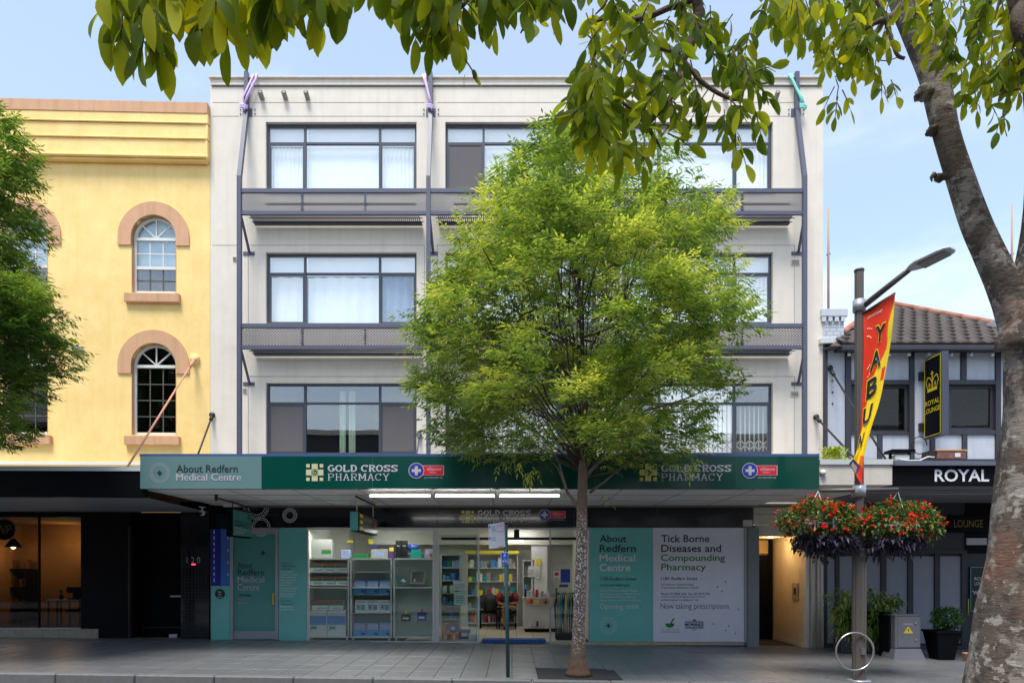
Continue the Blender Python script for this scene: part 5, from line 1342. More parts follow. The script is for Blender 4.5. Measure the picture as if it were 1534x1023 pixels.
for k,(a,b,c,d) in enumerate(WN):
    f=.06; mb=MB(); mb.box(a,a+f,.02,.09,c,d); mb.box(b-f,b,.02,.09,c,d); mb.box(a+f,b-f,.02,.09,c,c+f); mb.box(a+f,b-f,.02,.09,d-f,d)
    w = mb.build('window', M['timber'], PB); B(a+f,b-f,.05,.056,c+f,d-f,'pane',M['glass_dark'],w)
    mb = MB(); z = c+f
    while z < d-f: mb.quad((a+f,.12,z),(b-f,.12,z),(b-f,.15,z+.03),(a+f,.15,z+.03)); z += .05
    mb.build('venetian_blind', mat('grey_slat%d'%k, S(58,64,70), .6), w)
    mb = MB(); mb.box(a+f,a+f+.25 if k==0 else a+.12,.04,.11,c+f,d-f) ; mb.build('sash', M['timber'], w)
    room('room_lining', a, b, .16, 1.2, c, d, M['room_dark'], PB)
for px in (1272,1332,1362,1392,1425,1455,1487): 
    MB().tube([(X(px,-.2),-.2,Z(533,-.2)),(X(px,-.2),-.2,Z(528,-.2))],.035,10).build('eave_light', M['white'], PB)
for py in (571,588,605): MB().tube([(X(1246),-.045,Z(py)),(X(1246),-.029,Z(py))],.02,6).build('bolt', M['rod_dark'], PB)
# roof: pyramid hip, tiles course by course on the front slope
EY = -.35; ezr = 6.62; XA, XB, PK = 7.30, 12.95, Vector((10.0, 2.8, 8.78))
rb = MB(); A_=Vector((XA-.25,EY,ezr)); B_=Vector((XB,EY,ezr)); C_=Vector((XB,5.9,ezr)); D_=Vector((XA-.25,5.9,ezr))
dn = Vector((0,0,-.05))
rb.add([A_+dn,B_+dn,C_+dn,D_+dn,PK+dn],[(0,1,4),(1,2,4),(2,3,4),(3,0,4),(3,2,1,0)])
rf = rb.build('roof', M['tile'], PB)
B(XA, XB, EY-.06, EY+.02, ezr-.16, ezr-.04, 'gutter', M['timber'], PB, .02)
mb = MB(); mb.box(XA,XB,EY+.03,-.001,ezr-.1,ezr-.06); mb.build('eave_soffit', M['timber'], PB)
sl = (PK-Vector((PK.x,EY,ezr))); slen = sl.length; su = sl.normalized()      # up-slope direction
nrm = Vector((1,0,0)).cross(su)
TW, TE = .30, .30
tl_ = MB(); nseg = 6; vs = []
for r_ in (0, 1):
    for i in range(nseg+1):
        u = i/nseg; h = .028*sin(u*2*pi) + .03 + (.022 if r_ == 0 else 0)
        vs.append((TW*u, (-.02 if r_==0 else TE+.04), h))
for i in range(nseg+1): vs.append((TW*i/nseg, -.02, .0))
fs = [(i,i+1,nseg+2+i,nseg+1+i) for i in range(nseg)] + [(2*(nseg+1)+i, 2*(nseg+1)+i+1, i+1, i) for i in range(nseg)]
tl_.add(vs, fs, True); tme = None
Rm = Matrix((( 1, 0, 0),(0, su.y, nrm.y),(0, su.z, nrm.z)))
rows_ = int(slen/TE)
for r_ in range(rows_):
    f_ = (r_+.5)/(slen/TE); xa = (XA-.25)*(1-f_)+PK.x*f_; xb = XB*(1-f_)+PK.x*f_
    k0 = int((xa-XA)/TW)-1; k = k0
    while True:
        x = XA + k*TW + (TW*.5 if r_%2 else 0)
        k += 1
        if x+TW*.75 > xb: break
        if x+TW*.25 < xa: continue
        if tme is None: o = tl_.build('roof_tile', M['tile'], rf, local=True); tme = o.data
        else: o = link('roof_tile', tme, rf)
        o.matrix_basis = Matrix.Translation(Vector((x,EY,ezr))+su*(r_*TE)-base(rf)) @ Rm.to_4x4() @ Matrix.Rotation(random.uniform(-.01,.01),4,'Z')
def ridge(a, b, n):
    for i in range(n):
        p = a.lerp(b, i/n); q = a.lerp(b, (i+1.05)/n); MB().tube([p+Vector((0,0,.02)),q+Vector((0,0,.035))],[.085,.075],8).build('ridge_cap', M['ridge'], rf)
ridge(Vector((XA-.25,EY,ezr)).lerp(PK,.2), PK, 10); ridge(Vector((XB,EY,ezr)), PK, 12)
# white brick chimney
def chimney(x0, x1, y0, y1, z0, z1, lab):
    c = B(x0+.01,x1-.01,y0+.01,y1,z0,z1-.02,'chimney',M['brick_w'],PB)
    w = (x1-x0); nb = 3; bh = .085; r_ = 0; z = z0; me = None
    while z < z1-.32:
        off = (w/nb/2 if r_%2 else 0)
        segs = [(x0+w*i/nb - off, x0+w*(i+1)/nb - off) for i in range(nb+1)]
        for a, b in segs:
            a = max(a,x0); b = min(b,x1)
            if b-a < .03: continue
            B(a+.004,b-.004,y0-.012,y0+.009,z+.004,z+bh-.004,'brick',M['brick_w'],c)
        z += bh; r_ += 1
    B(x0-.06,x1+.06,y0-.07,y1+.05,z1-.2,z1-.03,'chimney_cap',M['brick_w'],c,.008)
    for i in range(4): B(x0-.04+i*(w+.0)/3.3,x0+.05+i*w/3.3,y0-.06,y0-.013,z1-.31,z1-.201,'corbel',M['brick_w'],c)
    B(x0-.1,x1+.25,y0-.1,y1,z0-.12,z0-.02,'lead_flashing',M['alu_white'],c)
chimney(X(1232.5), X(1264), .0, .55, Z(508), Z(462), '')
chimney(X(1492,.6), X(1520,.6), .6, 1.1, Z(516,.6), Z(478,.6), '')
# ground floor
pg = MB(); pg.box(PX0, PX1, .0, .1, -.4, Z(740)); pg.build('lower_wall', M['timber'], PB)
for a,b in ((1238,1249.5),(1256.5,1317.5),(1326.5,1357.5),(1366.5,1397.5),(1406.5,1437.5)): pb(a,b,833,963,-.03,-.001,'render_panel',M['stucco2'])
for a,b in ((1231.5,1237.7),(1249.8,1256.2),(1317.8,1326.2),(1357.8,1366.2),(1397.8,1406.2),(1437.8,1446)): pb(a,b,829,966,-.06,-.001,'timber_post',M['timber'],PB,.006)
B(PX0, X(1446), -.08, -.001, G(10)-.15, Z(965.8), 'plinth', M['timber'], PB)
pb(1231,1446,824,829,-.065,-.001,'timber_rail',M['timber'])
pb(1446,1534,742,829,-.02,-.001,'shop_header',M['black']); pb(1446,1534,829,980,-.02,-.001,'pub_door',M['timber'])
lw = pb(1446,1476,806,816,-.05,-.021,'lit_panel',mat('pub_light_panel', S(190,190,190), .5))
put_text('LOUNGE', X(1424), X(1467), Z(790), Z(779), -.12, mat('dim_gold', S(140,112,56), .5), B(X(1418), X(1472), -.11, -.021, Z(797), Z(772), 'inner_sign', M['black'], PB))
dp = thing('door_poster', 'dark green glowing edged pub poster half hidden by the big trunk', 'poster', (X(1465),-.05,Z(915)))
B(X(1451), X(1480), -.06, -.021, Z(915), Z(849), 'panel', mat('poster_green', S(24,44,46), .4), dp)
mb = MB()
for a,b,c,d in ((1451,1480,849,849.8),(1451,1480,914.2,915),(1451,1451.8,850,914)): mb.box(X(a),X(b),-.063,-.06,Z(d),Z(c))
mb.build('border_line', M['teal'], dp)
put_text('ROYAL', X(1457), X(1478), Z(869), Z(864), -.064, M['txt_white'], dp); put_text('LOUNGE', X(1457), X(1478), Z(876), Z(871), -.064, M['txt_white'], dp); put_text("'We", X(1454), X(1466), Z(890), Z(884), -.064, M['txt_white'], dp)
MB().tube([(X(1447.5),-.07,Z(921)),(X(1447.5),-.07,Z(896))],.012,6).build('door_handle', M['gold'], PB)
# pub awning
x0 = X(1337,AY)
pa = B(x0, 12.2, AY, AY+.1, Z(727,AY), Z(698,AY), 'pub_awning', M['black'], PB)
B(x0-.0, 12.2, AY-.08, AY+.12, Z(697.8,AY), Z(691,AY), 'awning_ledge', mat('slate_ledge', S(92,98,112), .6, var=.1), pa)
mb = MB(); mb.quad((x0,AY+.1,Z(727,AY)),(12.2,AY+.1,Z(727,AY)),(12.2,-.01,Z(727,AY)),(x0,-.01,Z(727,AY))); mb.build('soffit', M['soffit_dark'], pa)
mb = MB(); mb.box(x0,12.2,AY+.13,-.01,Z(700,AY),Z(697,AY)); mb.build('awning_roof', M['alu'], pa)
put_text('ROYAL', X(1399.5,AY), X(1481,AY), Z(721.3,AY), Z(703,AY), AY-.012, M['txt_white'], pa, bold=.02)
for a, b, py in ((1300,1450,737),(1350,1500,740)):
    MB().tube([(X(a,-2.5),-2.5,Z(py,-2.5)),(X(b,-2.5),-2.4,Z(py-1,-2.4))],.012,6).build('conduit', M['alu'], pa)
# projecting sign box
rs_ = thing('projecting_sign', 'tall black projecting sign with gold crown reading Royal Lounge', 'sign', (9.35,-.45,5.4))
zb4, zt4 = 4.53, 6.33; xl4, xr4, ynn, yff = 9.27, 9.43, -.74, -.14
MB().bbox(xl4,xr4,ynn,yff,zb4,zt4,.01).build('box', mat('slate_sign_box', S(62,66,80), .5), rs_)
B(xl4-.008,xl4-.001,ynn+.01,yff-.01,zb4+.02,zt4-.02,'face',M['black'],rs_)
e = MB(); fx = xl4-.012
for (a,b,c,d) in ((ynn+.02,yff-.02,zt4-.05,zt4-.035),(ynn+.02,yff-.02,zb4+.035,zb4+.05),(ynn+.02,ynn+.035,zb4+.051,zt4-.051),(yff-.035,yff-.02,zb4+.051,zt4-.051)): e.box(fx,xl4-.007,a,b,c,d)
e.build('border_line', M['gold'], rs_)
# crown: y runs from far (left in view) to near (right)
ym = (ynn+yff)/2; cz0 = zb4+1.02
def fy(u): return ym - u      # u to the right in view = nearer the camera
cw = MB()
cw.quad((fx,fy(-.17),cz0),(fx,fy(.17),cz0),(fx,fy(.16),cz0+.07),(fx,fy(-.16),cz0+.07))
def strip(pts, w):
    for (a,b),(c,d) in zip(pts[:-1],pts[1:]): cw.quad((fx-.001,fy(a)-w,b),(fx-.001,fy(a)+w,b),(fx-.001,fy(c)+w,d),(fx-.001,fy(c)-w,d)); cw.quad((fx-.002,fy(a),b-w),(fx-.002,fy(a),b+w),(fx-.002,fy(c),d+w),(fx-.002,fy(c),d-w))
for sx in (-1,1):
    strip([(sx*.16,cz0+.07),(sx*.21,cz0+.22),(sx*.16,cz0+.33),(sx*.07,cz0+.3),(sx*.01,cz0+.2)], .012)
    strip([(sx*.1,cz0+.07),(sx*.11,cz0+.2),(sx*.03,cz0+.1)], .01)
strip([(0,cz0+.07),(0,cz0+.44)], .014); strip([(-.05,cz0+.39),(.05,cz0+.39)], .012)
for u, v in ((-.12,.13),(0,.13),(.12,.13)): cw.quad((fx-.003,fy(u-.02),cz0+v),(fx-.003,fy(u),cz0+v-.02),(fx-.003,fy(u+.02),cz0+v),(fx-.003,fy(u),cz0+v+.02))
cw.build('crown_emblem', M['gold'], rs_)
for s_, z_, w in (('ROYAL',.72,.25),('LOUNGE',.55,.27)):
    vs_, fs_ = text_geo(s_, .01); mb = MB(); mb.add([(fx-.001, fy(-w+2*w*u), zb4+z_+.11*v) for u,v in vs_], fs_); mb.build('lettering', M['gold'], rs_)
for z_ in (zt4-.35, zb4+.3):
    MB().tube([(9.35,yff,z_),(9.35,-.02,z_)],.045,8).build('wall_bracket', M['rod_dark'], rs_); B(9.2,9.45,-.1,-.031,z_-.09,z_+.09,'wall_plate',M['rod_dark'],rs_)
cb = thing('cable_coil', 'loop of black cable below the projecting pub sign', 'cable', (9.1,-.1,4.3))
MB().tube([(9.2+.17*cos(a),-.08,4.42+.2*sin(a)) for a in [i*pi/6 for i in range(11)]],.012,6).build('cable', M['rod_dark'], cb)
# flood lamps lying on the ledge
f1 = thing('flood_lamp', 'white flood lamp under a black hood on the pub awning ledge', 'lamp', (X(1348,AY+.3),AY+.3,Z(691,AY)))
mb = MB(); y_=AY+.3; mb.bbox(X(1337,y_),X(1358,y_),y_-.1,y_+.1,Z(690,y_),Z(682,y_),.01); mb.build('housing', M['white'], f1); B(X(1330,y_),X(1365,y_),y_-.14,y_+.14,Z(679,y_),Z(674.5,y_),'hood',M['black'],f1,.006)
MB().box(X(1332,y_),X(1335,y_),y_-.02,y_+.02,Z(691,y_),Z(679,y_)).box(X(1360,y_),X(1363,y_),y_-.02,y_+.02,Z(691,y_),Z(679,y_)).build('bracket',M['black'],f1)
f2 = thing('old_case', 'worn brown case with a pale label lying on the pub awning ledge', 'case', (X(1420,y_),y_,Z(691,y_)))
mb = MB(); mb.bbox(X(1398,y_),X(1441,y_),y_-.12,y_+.2,Z(689,y_),Z(677,y_),.015); mb.build('body', mat('worn_brown', S(120,82,74), .7, var=.4, vs=12), f2); B(X(1396,y_),X(1443,y_),y_-.13,y_+.21,Z(677,y_)+.001,Z(675,y_),'lid',mat('tan_edge', S(206,150,96), .6),f2)
B(X(1424,y_),X(1432,y_),y_-.125,y_-.121,Z(686,y_),Z(680,y_),'label_patch',M['white'],f2); B(X(1388,y_),X(1398,y_),y_-.1,y_+.15,Z(689,y_),Z(676,y_),'end_cap',M['rod_dark'],f2)
cw2 = thing('loose_cable', 'white loose cable trailing along the pub awning ledge', 'cable', (X(1380,y_),y_,Z(689,y_)))
MB().tube([P(1348,688,y_-.15),P(1362,690,y_-.17),P(1378,689.5,y_-.16),P(1390,684,y_-.1),P(1400,685,y_-.14)],.014,6).build('cable',M['white'],cw2)
# rooftop masts
for px, p0, p1, lab in ((1241,310,470,'thin rusty mast behind the white chimney'),(1516,305,420,'thin mast seen right of the leaning branch')):
    t = thing('mast', lab, 'mast', (X(px,3),3,Z(p1,3)-2.2)); MB().tube([(X(px,3),3,Z(p1,3)-2.2),(X(px,3),3,Z(385,3)),(X(px,3),3,Z(p0,3))],[.035,.03,.014],6).build('pole', mat('rusty_mast', S(176,140,124), .7) if 'rusty_mast' not in bpy.data.materials else bpy.data.materials['rusty_mast'], t)
    MB().tube([(X(px-3,3),3,Z(382,3)),(X(px+3,3),3,Z(380,3))],.015,5).build('crossbar', M['rod_dark'], t)

# ================================================================== STREET FURNITURE
# street lamp
LY = -4.62; lx = X(1287,LY); M['pole'] = mat('brown_grey_pole', S(92,84,78), .45, var=.08, vs=6, metal=.2)
lp = thing('street_lamp', 'tall grey brown street lamp on the kerb carrying a banner and flower baskets', 'street lamp', (lx,LY,G(lx)))
g0 = G(lx)
mb = MB()
def fluted(mb, x, y, z0, z1, r, n=28):
    vs=[]; 
    for z in (z0,z1):
        for i in range(n):
            a=2*pi*i/n; rr = r*(1 if i%2 else .93); vs.append((x+rr*cos(a),y+rr*sin(a),z))
    mb.add(vs,[(i,(i+1)%n,n+(i+1)%n,n+i) for i in range(n)]+[tuple(range(n,2*n))])
fluted(mb, lx, LY, g0, Z(826,LY), .105); fluted(mb, lx, LY, Z(826,LY), Z(407,LY), .068)
mb.build('pole', M['pole'], lp)
q = MB(); q.tube([(lx,LY,g0),(lx,LY,g0+.015)],.17,20); q.build('base_plate', M['alu'], lp)
for za, zb5, r in ((826,821,.115),(407,404,.075),(467,450,.095),(744,727,.1)): MB().tube([(lx,LY,Z(za,LY)),(lx,LY,Z(zb5,LY))], r, 20).build('collar', M['alu'] if za in (467,744) else M['pole'], lp)
ay, hy2 = -5.45, -5.95
a0 = Vector((lx+.05,LY-.02,Z(460,LY))); a1 = P(1362,404,ay)
MB().tube([a0, a1],[.048,.04],12).build('arm', M['pole'], lp)
h1 = P(1427,373,hy2); d = (h1-a1).normalized(); side = d.cross(Vector((0,0,1))).normalized(); upv = side.cross(d).normalized()
mb = MB(); prof = [(-.02,.05,.045),(.06,.1,.06),(.18,.15,.07),(.55,.155,.06),(.68,.14,.045),(.74,.09,.03)]
L_ = (h1-a1).length; vs=[]; n=12
for (s_,w,h) in prof:
    for i in range(n):
        a=2*pi*i/n; u=cos(a)*w; v=sin(a)*h*(.45 if sin(a)<0 else 1)
        vs.append(a1+d*(s_/.74*L_)+side*u+upv*v)
mb.add(vs,[(j*n+i,j*n+(i+1)%n,(j+1)*n+(i+1)%n,(j+1)*n+i) for j in range(len(prof)-1) for i in range(n)]+[tuple(range(n)),tuple((len(prof)-1)*n+i for i in range(n))],True)
hd = mb.build('lamp_head', mat('lamp_head_grey', S(190,194,200,.9), .4), lp)
mb = MB(); c0=a1+d*(.2/.74*L_)-upv*.036; c1=a1+d*(.66/.74*L_)-upv*.03
mb.quad(c0-side*.115,c0+side*.115,c1+side*.105,c1-side*.105); mb.build('lens', mat('lamp_lens', S(70,72,74), .25, var=.3, vs=30), hd)
# crossbar for the baskets
zc = Z(733,LY)
MB().tube([(X(1228,LY),LY-.02,zc-.02),(X(1344,LY),LY-.02,zc)],.032,10).build('crossbar', M['pole'], lp)
# bicycle ring
rg_ = thing('bike_ring', 'stainless steel bicycle parking ring fixed to the lamp post', 'bike rack', (X(1279,LY),LY-.12,G(5.4)))
rcx, rcz = X(1279,LY-.1), Z(975,LY-.1)
ring = [(rcx+.29*cos(2*pi*i/40), LY-.13, rcz+.29*sin(2*pi*i/40)) for i in range(41)]
MB().tube(ring,.015,8,cap=False).build('ring', M['steel'], rg_); B(lx-.03,lx+.03,LY-.13,LY-.1,rcz-.05,rcz+.05,'clamp',M['steel'],rg_)
# banner
bn = thing('street_banner', 'red and yellow festival banner curling down from the lamp arm', 'banner', (lx,LY,Z(690,LY)))
MB().tube([P(1292,470,LY-.05),P(1341,439,LY-.45)],.018,8).build('banner_rod', M['pole'], bn)
left = [(1293,469),(1293,500),(1292,540),(1292,580),(1290,620),(1288,655),(1281,682),(1272,694)]
right = [(1341,440),(1338,480),(1334,515),(1327,555),(1318,600),(1304,645),(1294,688),(1291,726)]
dpl = [0,.0,.0,-.02,-.03,-.04,-.05,-.05]; dpr = [-.42,-.42,-.38,-.33,-.27,-.2,-.14,-.1]
NV, NU = 150, 40
def interp(L, t):
    t = max(0,min(len(L)-1.0001,t*(len(L)-1))); i=int(t); f=t-i
    a=L[max(i-1,0)];b=L[i];c=L[i+1];d_=L[min(i+2,len(L)-1)]
    if not isinstance(b, tuple): a,b,c,d_=(a,),(b,),(c,),(d_,)
    o=[]
    for k in range(len(b)):
        p0,p1,p2,p3=a[k],b[k],c[k],d_[k]
        o.append(.5*((2*p1)+(-p0+p2)*f+(2*p0-5*p1+4*p2-p3)*f*f+(-p0+3*p1-3*p2+p3)*f**3))
    return o
def bsurf(u, v, lift=0):
    l = interp(left, v); r = interp(right, v); yl = interp(dpl, v)[0]; yr = interp(dpr, v)[0]
    px = l[0]+(r[0]-l[0])*u; py = l[1]+(r[1]-l[1])*u; yy = LY-.06+yl+(yr-yl)*u + .03*sin(u*5+v*6) - lift
    return P(px, py, yy)
cols = {'r': mat('banner_red', S(238,54,26), .6, var=.04), 'y': mat('banner_yellow', S(250,214,16), .6), 'o': mat('banner_orange', S(246,110,24), .6), 'p': mat('banner_violet', S(60,54,76), .6, var=.5, vs=14), 'w': mat('banner_print_white', S(240,220,210), .6)}
mb = MB(); vs=[]
for j in range(NV+1):
    for i in range(NU+1): vs.append(bsurf(i/NU, j/NV))
fs=[]; mi=[]
for j in range(NV):
    for i in range(NU):
        u=(i+.5)/NU; v=(j+.5)/NV
        edge = interp([(.97,),(.90,),(.86,),(.80,),(.52,),(.30,),(.14,),(.05,),(-.2,),(-.3,)], min(v/.9,1))[0]
        edge += .05*sin(v*22+1)*(1 if v < .75 else 0)
        if v > .9: m_ = 3 if u < .75-(v-.9)*2 else 0
        elif v > .84 and u > .55: m_ = 2
        elif u > edge+.02: m_ = 1
        elif u > edge-.02: m_ = 2
        else: m_ = 0
        if m_ == 1 and abs(u-.88) < .08 and .4 < v < .47: m_ = 0
        fs.append((j*(NU+1)+i,(j+1)*(NU+1)+i,(j+1)*(NU+1)+i+1,j*(NU+1)+i+1)); mi.append(m_)
mb.add(vs,fs,True); mb.mi = mi
mb.build('cloth', [cols['r'],cols['y'],cols['o'],cols['p']], bn)
def banner_text(s, u0,u1,v0,v1, m_, bold=.03, lift=.012):
    vs_, fs_ = text_geo(s, bold)
    q = MB(); q.add([bsurf(u0+(u1-u0)*a+ (v1-v0)*0, v1+(v0-v1)*b, lift) for a,b in vs_], fs_); q.build('lettering', m_, bn)
for ch,(u0,u1,v0,v1) in (('Y',(.42,.74,.135,.235)),('A',(.28,.72,.275,.375)),('B',(.2,.68,.415,.515)),('U',(.12,.62,.555,.655)),('N',(.0,.42,.70,.79))):
    banner_text(ch,u0-.02,u1+.02,v0-.006,v1+.006,cols['y'],.07,.009); banner_text(ch,u0,u1,v0,v1,M['txt_dark'],.035,.015)
banner_text('CITY OF SYDNEY',.14,.62,.055,.07,cols['w'],.01)
q = MB()
for k,(r1,cu,cv) in enumerate(((.2,.15,.26),(.3,.15,.26))):
    for i in range(16):
        a = -pi/2+pi*i/16; u=cu+r1*1.1*cos(a); v=cv+r1*.45*sin(a)
        if 0<u<.6 and not (.3<u): 
            p = bsurf(u,v,.008); q.add([p+Vector((.012*cos(t*pi/2),0,.012*sin(t*pi/2))) for t in range(4)],[(0,1,2,3)])
q.build('print_dot', cols['w'], bn)
q = MB()
for i in range(8):
    v=.93+.007*i; q.quad(bsurf(.1,v,.009),bsurf(.5,v,.009),bsurf(.5,v+.003,.009),bsurf(.1,v+.003,.009))
q.build('print_mark', cols['w'], bn)

# parking sign post
px_ = thing('sign_post', 'slim green sign post on the pavement left of the tree', 'sign post', (X(758,-4.75),-4.75,G(0)))
sy = -4.75
MB().tube([(X(761,sy),sy,G(0)-.01),(X(757.5,sy),sy,Z(786,sy))],.03,12).build('pole', mat('sign_green_steel', S(40,82,80), .5, var=.15), px_)
sg_ = thing('parking_sign', 'white parking plate with pink and green print on the green post', 'sign', (X(745,sy),sy-.05,Z(800,sy)))
mb = MB(); A1=[P(731.5,785,sy-.06),P(755.5,781.5,sy-.04),P(757,819,sy-.04),P(732.5,822,sy-.06)]
mb.add(A1+[p+Vector((0,.006,0)) for p in A1],[(0,1,2,3),(7,6,5,4),(0,4,5,1),(1,5,6,2),(2,6,7,3),(3,7,4,0)]); mb.build('plate', mat('sign_white', S(206,204,212,.9), .45), sg_)
def onsign(u0,u1,v0,v1): 
    f=lambda u,v:(A1[0].lerp(A1[1],u)).lerp(A1[3].lerp(A1[2],u),v)+Vector((0,-.004,0)); return [f(u0,v0),f(u1,v0),f(u1,v1),f(u0,v1)]
def sgq(m_,*rs):
    q=MB()
    for r in rs: q.add(onsign(*r),[(0,1,2,3)])
    q.build('print', m_, sg_)
sgq(mat('sign_violet', S(90,80,180), .5),(.04,.12,.05,.18),(.04,.12,.52,.62)); sgq(M['teal'],(.2,.42,.1,.16),(.2,.42,.2,.24),(.2,.42,.55,.6)); 
sgq(mat('sign_pink', S(226,120,150), .5),(.5,.95,.06,.08),(.5,.95,.34,.36),(.5,.52,.08,.34),(.93,.95,.08,.34),(.6,.9,.94,.97)); sgq(M['txt_mid'],(.2,.45,.28,.3),(.55,.85,.14,.16),(.2,.45,.66,.68))
bs_ = thing('bike_sign', 'small blue bicycle plate on the green post', 'sign', (X(756,sy),sy-.05,Z(836,sy)))
B(X(750.5,sy),X(761.5,sy),sy-.045,sy-.04,Z(845,sy),Z(827,sy),'plate',M['txt_white'],bs_,.002); B(X(751.2,sy),X(760.8,sy),sy-.049,sy-.046,Z(844.2,sy),Z(827.8,sy),'plate',mat('sign_blue', S(20,84,190), .4),bs_)
mb = MB(); cxx=X(756,sy); 
for dx in (-.022,.022): mb.disc((cxx+dx, sy-.052, Z(840.5,sy)), .018, 12, r0=.012)
mb.quad((cxx-.022,sy-.052,Z(840.5,sy)),(cxx-.018,sy-.052,Z(840.5,sy)),(cxx+.004,sy-.052,Z(836,sy)),(cxx,sy-.052,Z(836,sy))); mb.quad((cxx+.018,sy-.052,Z(840.5,sy)),(cxx+.022,sy-.052,Z(840.5,sy)),(cxx+.004,sy-.052,Z(836,sy)),(cxx,sy-.052,Z(836,sy)))
mb.box(cxx-.02,cxx+.02,sy-.052,sy-.050,Z(833.6,sy),Z(832.6,sy)); mb.disc((cxx,sy-.053,Z(830.5,sy)),.012,10); mb.build('bicycle_symbol', M['txt_white'], bs_)

# electrical cabinet
ey = -1.9; gx = G(7.9)
ec = thing('electrical_cabinet', 'grey street electrical cabinet with yellow warning triangle beside the pub wall', 'cabinet', (X(1360,ey),ey,gx))
me_ = mat('cabinet_grey', S(106,106,112), .5, var=.05); a,b = X(1341,ey),X(1379,ey)
MB().bbox(a,b,ey,ey+.35,Z(971,ey),Z(922,ey),.012).build('body', me_, ec)
B(a-.02,b+.02,ey-.01,ey+.36,Z(922,ey)+.001,Z(920.5,ey),'lid',me_,ec,.004)
B(a+.05,b-.012,ey-.012,ey-.001,Z(969,ey),Z(924,ey),'door',me_,ec,.005)
z0,z1 = gx-.02,Z(971.3,ey); mb = MB(); e=.07
mb.add([(a-e,ey-e,z0),(b+e,ey-e,z0),(b+e,ey+.4,z0),(a-e,ey+.4,z0),(a,ey-.01,z1),(b,ey-.01,z1),(b,ey+.35,z1),(a,ey+.35,z1)],[(0,1,5,4),(1,2,6,5),(2,3,7,6),(3,0,4,7),(4,5,6,7)]); mb.build('plinth', me_, ec)
t3=[(X(1352.5,ey),-.0,Z(948,ey)),(X(1367.5,ey),0,Z(948,ey)),(X(1360,ey),0,Z(937.5,ey))]
MB().add([(p[0],ey-.014,p[2]) for p in t3],[(0,1,2)]).build('warning_triangle', M['gold'], ec)
MB().add([(X(1359.3,ey),ey-.016,Z(946.5,ey)),(X(1362,ey),ey-.016,Z(942.5,ey)),(X(1360.4,ey),ey-.016,Z(942.5,ey)),(X(1361,ey),ey-.016,Z(940.5,ey)),(X(1358.6,ey),ey-.016,Z(943.7,ey)),(X(1360,ey),ey-.016,Z(943.7,ey))],[(0,1,2,3,4,5)]).build('warning_bolt', M['txt_dark'], ec)
put_text('WARNING', X(1352,ey), X(1367,ey), Z(935.6,ey), Z(932.8,ey), ey-.014, M['txt_grey'], ec)
for py in (933,958): MB().tube([(X(1371,ey),ey-.03,Z(py,ey)),(X(1371,ey),ey-.012,Z(py,ey))],.016,8).build('lock', M['alu'], ec)
bx = thing('cabinet_black_side', 'black box standing against the left side of the electrical cabinet', 'box', (X(1337,ey+.35),ey+.4,gx)); MB().bbox(X(1334,ey+.2),a-.03,ey+.15,ey+.55,gx-.01,Z(921,ey),.02).build('body', M['black'], bx); MB().bbox(X(1333.5,ey+.2),a-.025,ey+.14,ey+.56,Z(921,ey)+.001,Z(918,ey),.01).build('lid', M['black'], bx)  # black left side of the cabinet, built as a separate lidded box

# planters
def leafblade(mb, p, d, l, w, droop=.2, r=None, n=2):
    d = d.normalized(); s = d.cross(Vector((0,0,1))); s = s.normalized() if s.length > .01 else Vector((1,0,0))
    q = p+d*l*.5+Vector((0,0,-droop*l*.25)); t = p+d*l+Vector((0,0,-droop*l)); r = random.uniform(.01,1) if r is None else r
    f = Vector((0,0,w*.25))
    mb.add([p, q+s*w*.5+f, t, q-s*w*.5+f, q], [(0,4,1),(4,2,1),(0,3,4),(4,3,2)], False, r)
def rdir(up=-1):
    while True:
        v = Vector((random.uniform(-1,1),random.uniform(-1,1),random.uniform(-1,1)))
        if .05 < v.length < 1 and v.z > up: return v.normalized()
M['leaf_top'] = leaf_mat('topiary_leaf', S(30,58,24), S(52,88,38), S(92,130,60), .15)
M['leaf_bam'] = leaf_mat('bamboo_leaf', S(60,86,34), S(116,142,64), S(190,204,120), .3, patch=3)
M['leaf_yel'] = leaf_mat('yellow_green_leaf', S(110,130,30), S(160,176,60), S(206,214,96), .3)
pl_ = thing('potted_topiary', 'small round topiary shrub in a tall black square pot', 'potted plant', (X(1415,ey),ey+.1,gx))
cx = X(1415.5,ey); zt5, zb6 = Z(947,ey), gx-.0; mb = MB(); wt, wb = .235,.155; yy = ey+.1
for (w,z) in ((wb,zb6),(wt,zt5),(wt+.02,zt5),(wt+.02,zt5+.04),(wt-.03,zt5+.04),(wt-.04,zt5-.03)): mb.v += [(cx-w,yy-w,z),(cx+w,yy-w,z),(cx+w,yy+w,z),(cx-w,yy+w,z)]
for k in range(5):
    for i in range(4): mb.f.append((k*4+i,k*4+(i+1)%4,k*4+4+(i+1)%4,k*4+4+i)); mb.sm.append(False); mb.mi.append(0); mb.rnd.append(0)
mb.f.append((20,21,22,23)); mb.sm.append(False); mb.mi.append(0); mb.rnd.append(0)
mb.build('pot', M['black'], pl_)
MB().tube([(cx,yy,zt5),(cx+.01,yy,zt5+.3)],.022,8).build('stem', mat('shrub_stem', S(90,74,56), .8), pl_)
mb = MB(); c = Vector((X(1423,ey),yy,Z(926,ey)))
for i in range(1100):
    v = rdir(); p = c+Vector((v.x*.25,v.y*.25,v.z*.22))*random.uniform(.55,1.08)*(1+.2*mnoise.noise(v*2)); leafblade(mb, p, v+rdir()*.8, .07, .035)
mb.build('foliage', M['leaf_top'], pl_, kind='stuff')
bp_ = thing('potted_bamboo', 'bushy bamboo like plant in a dark trough behind the lamp post', 'potted plant', (X(1283,-.9),-.9,G(7.3)))
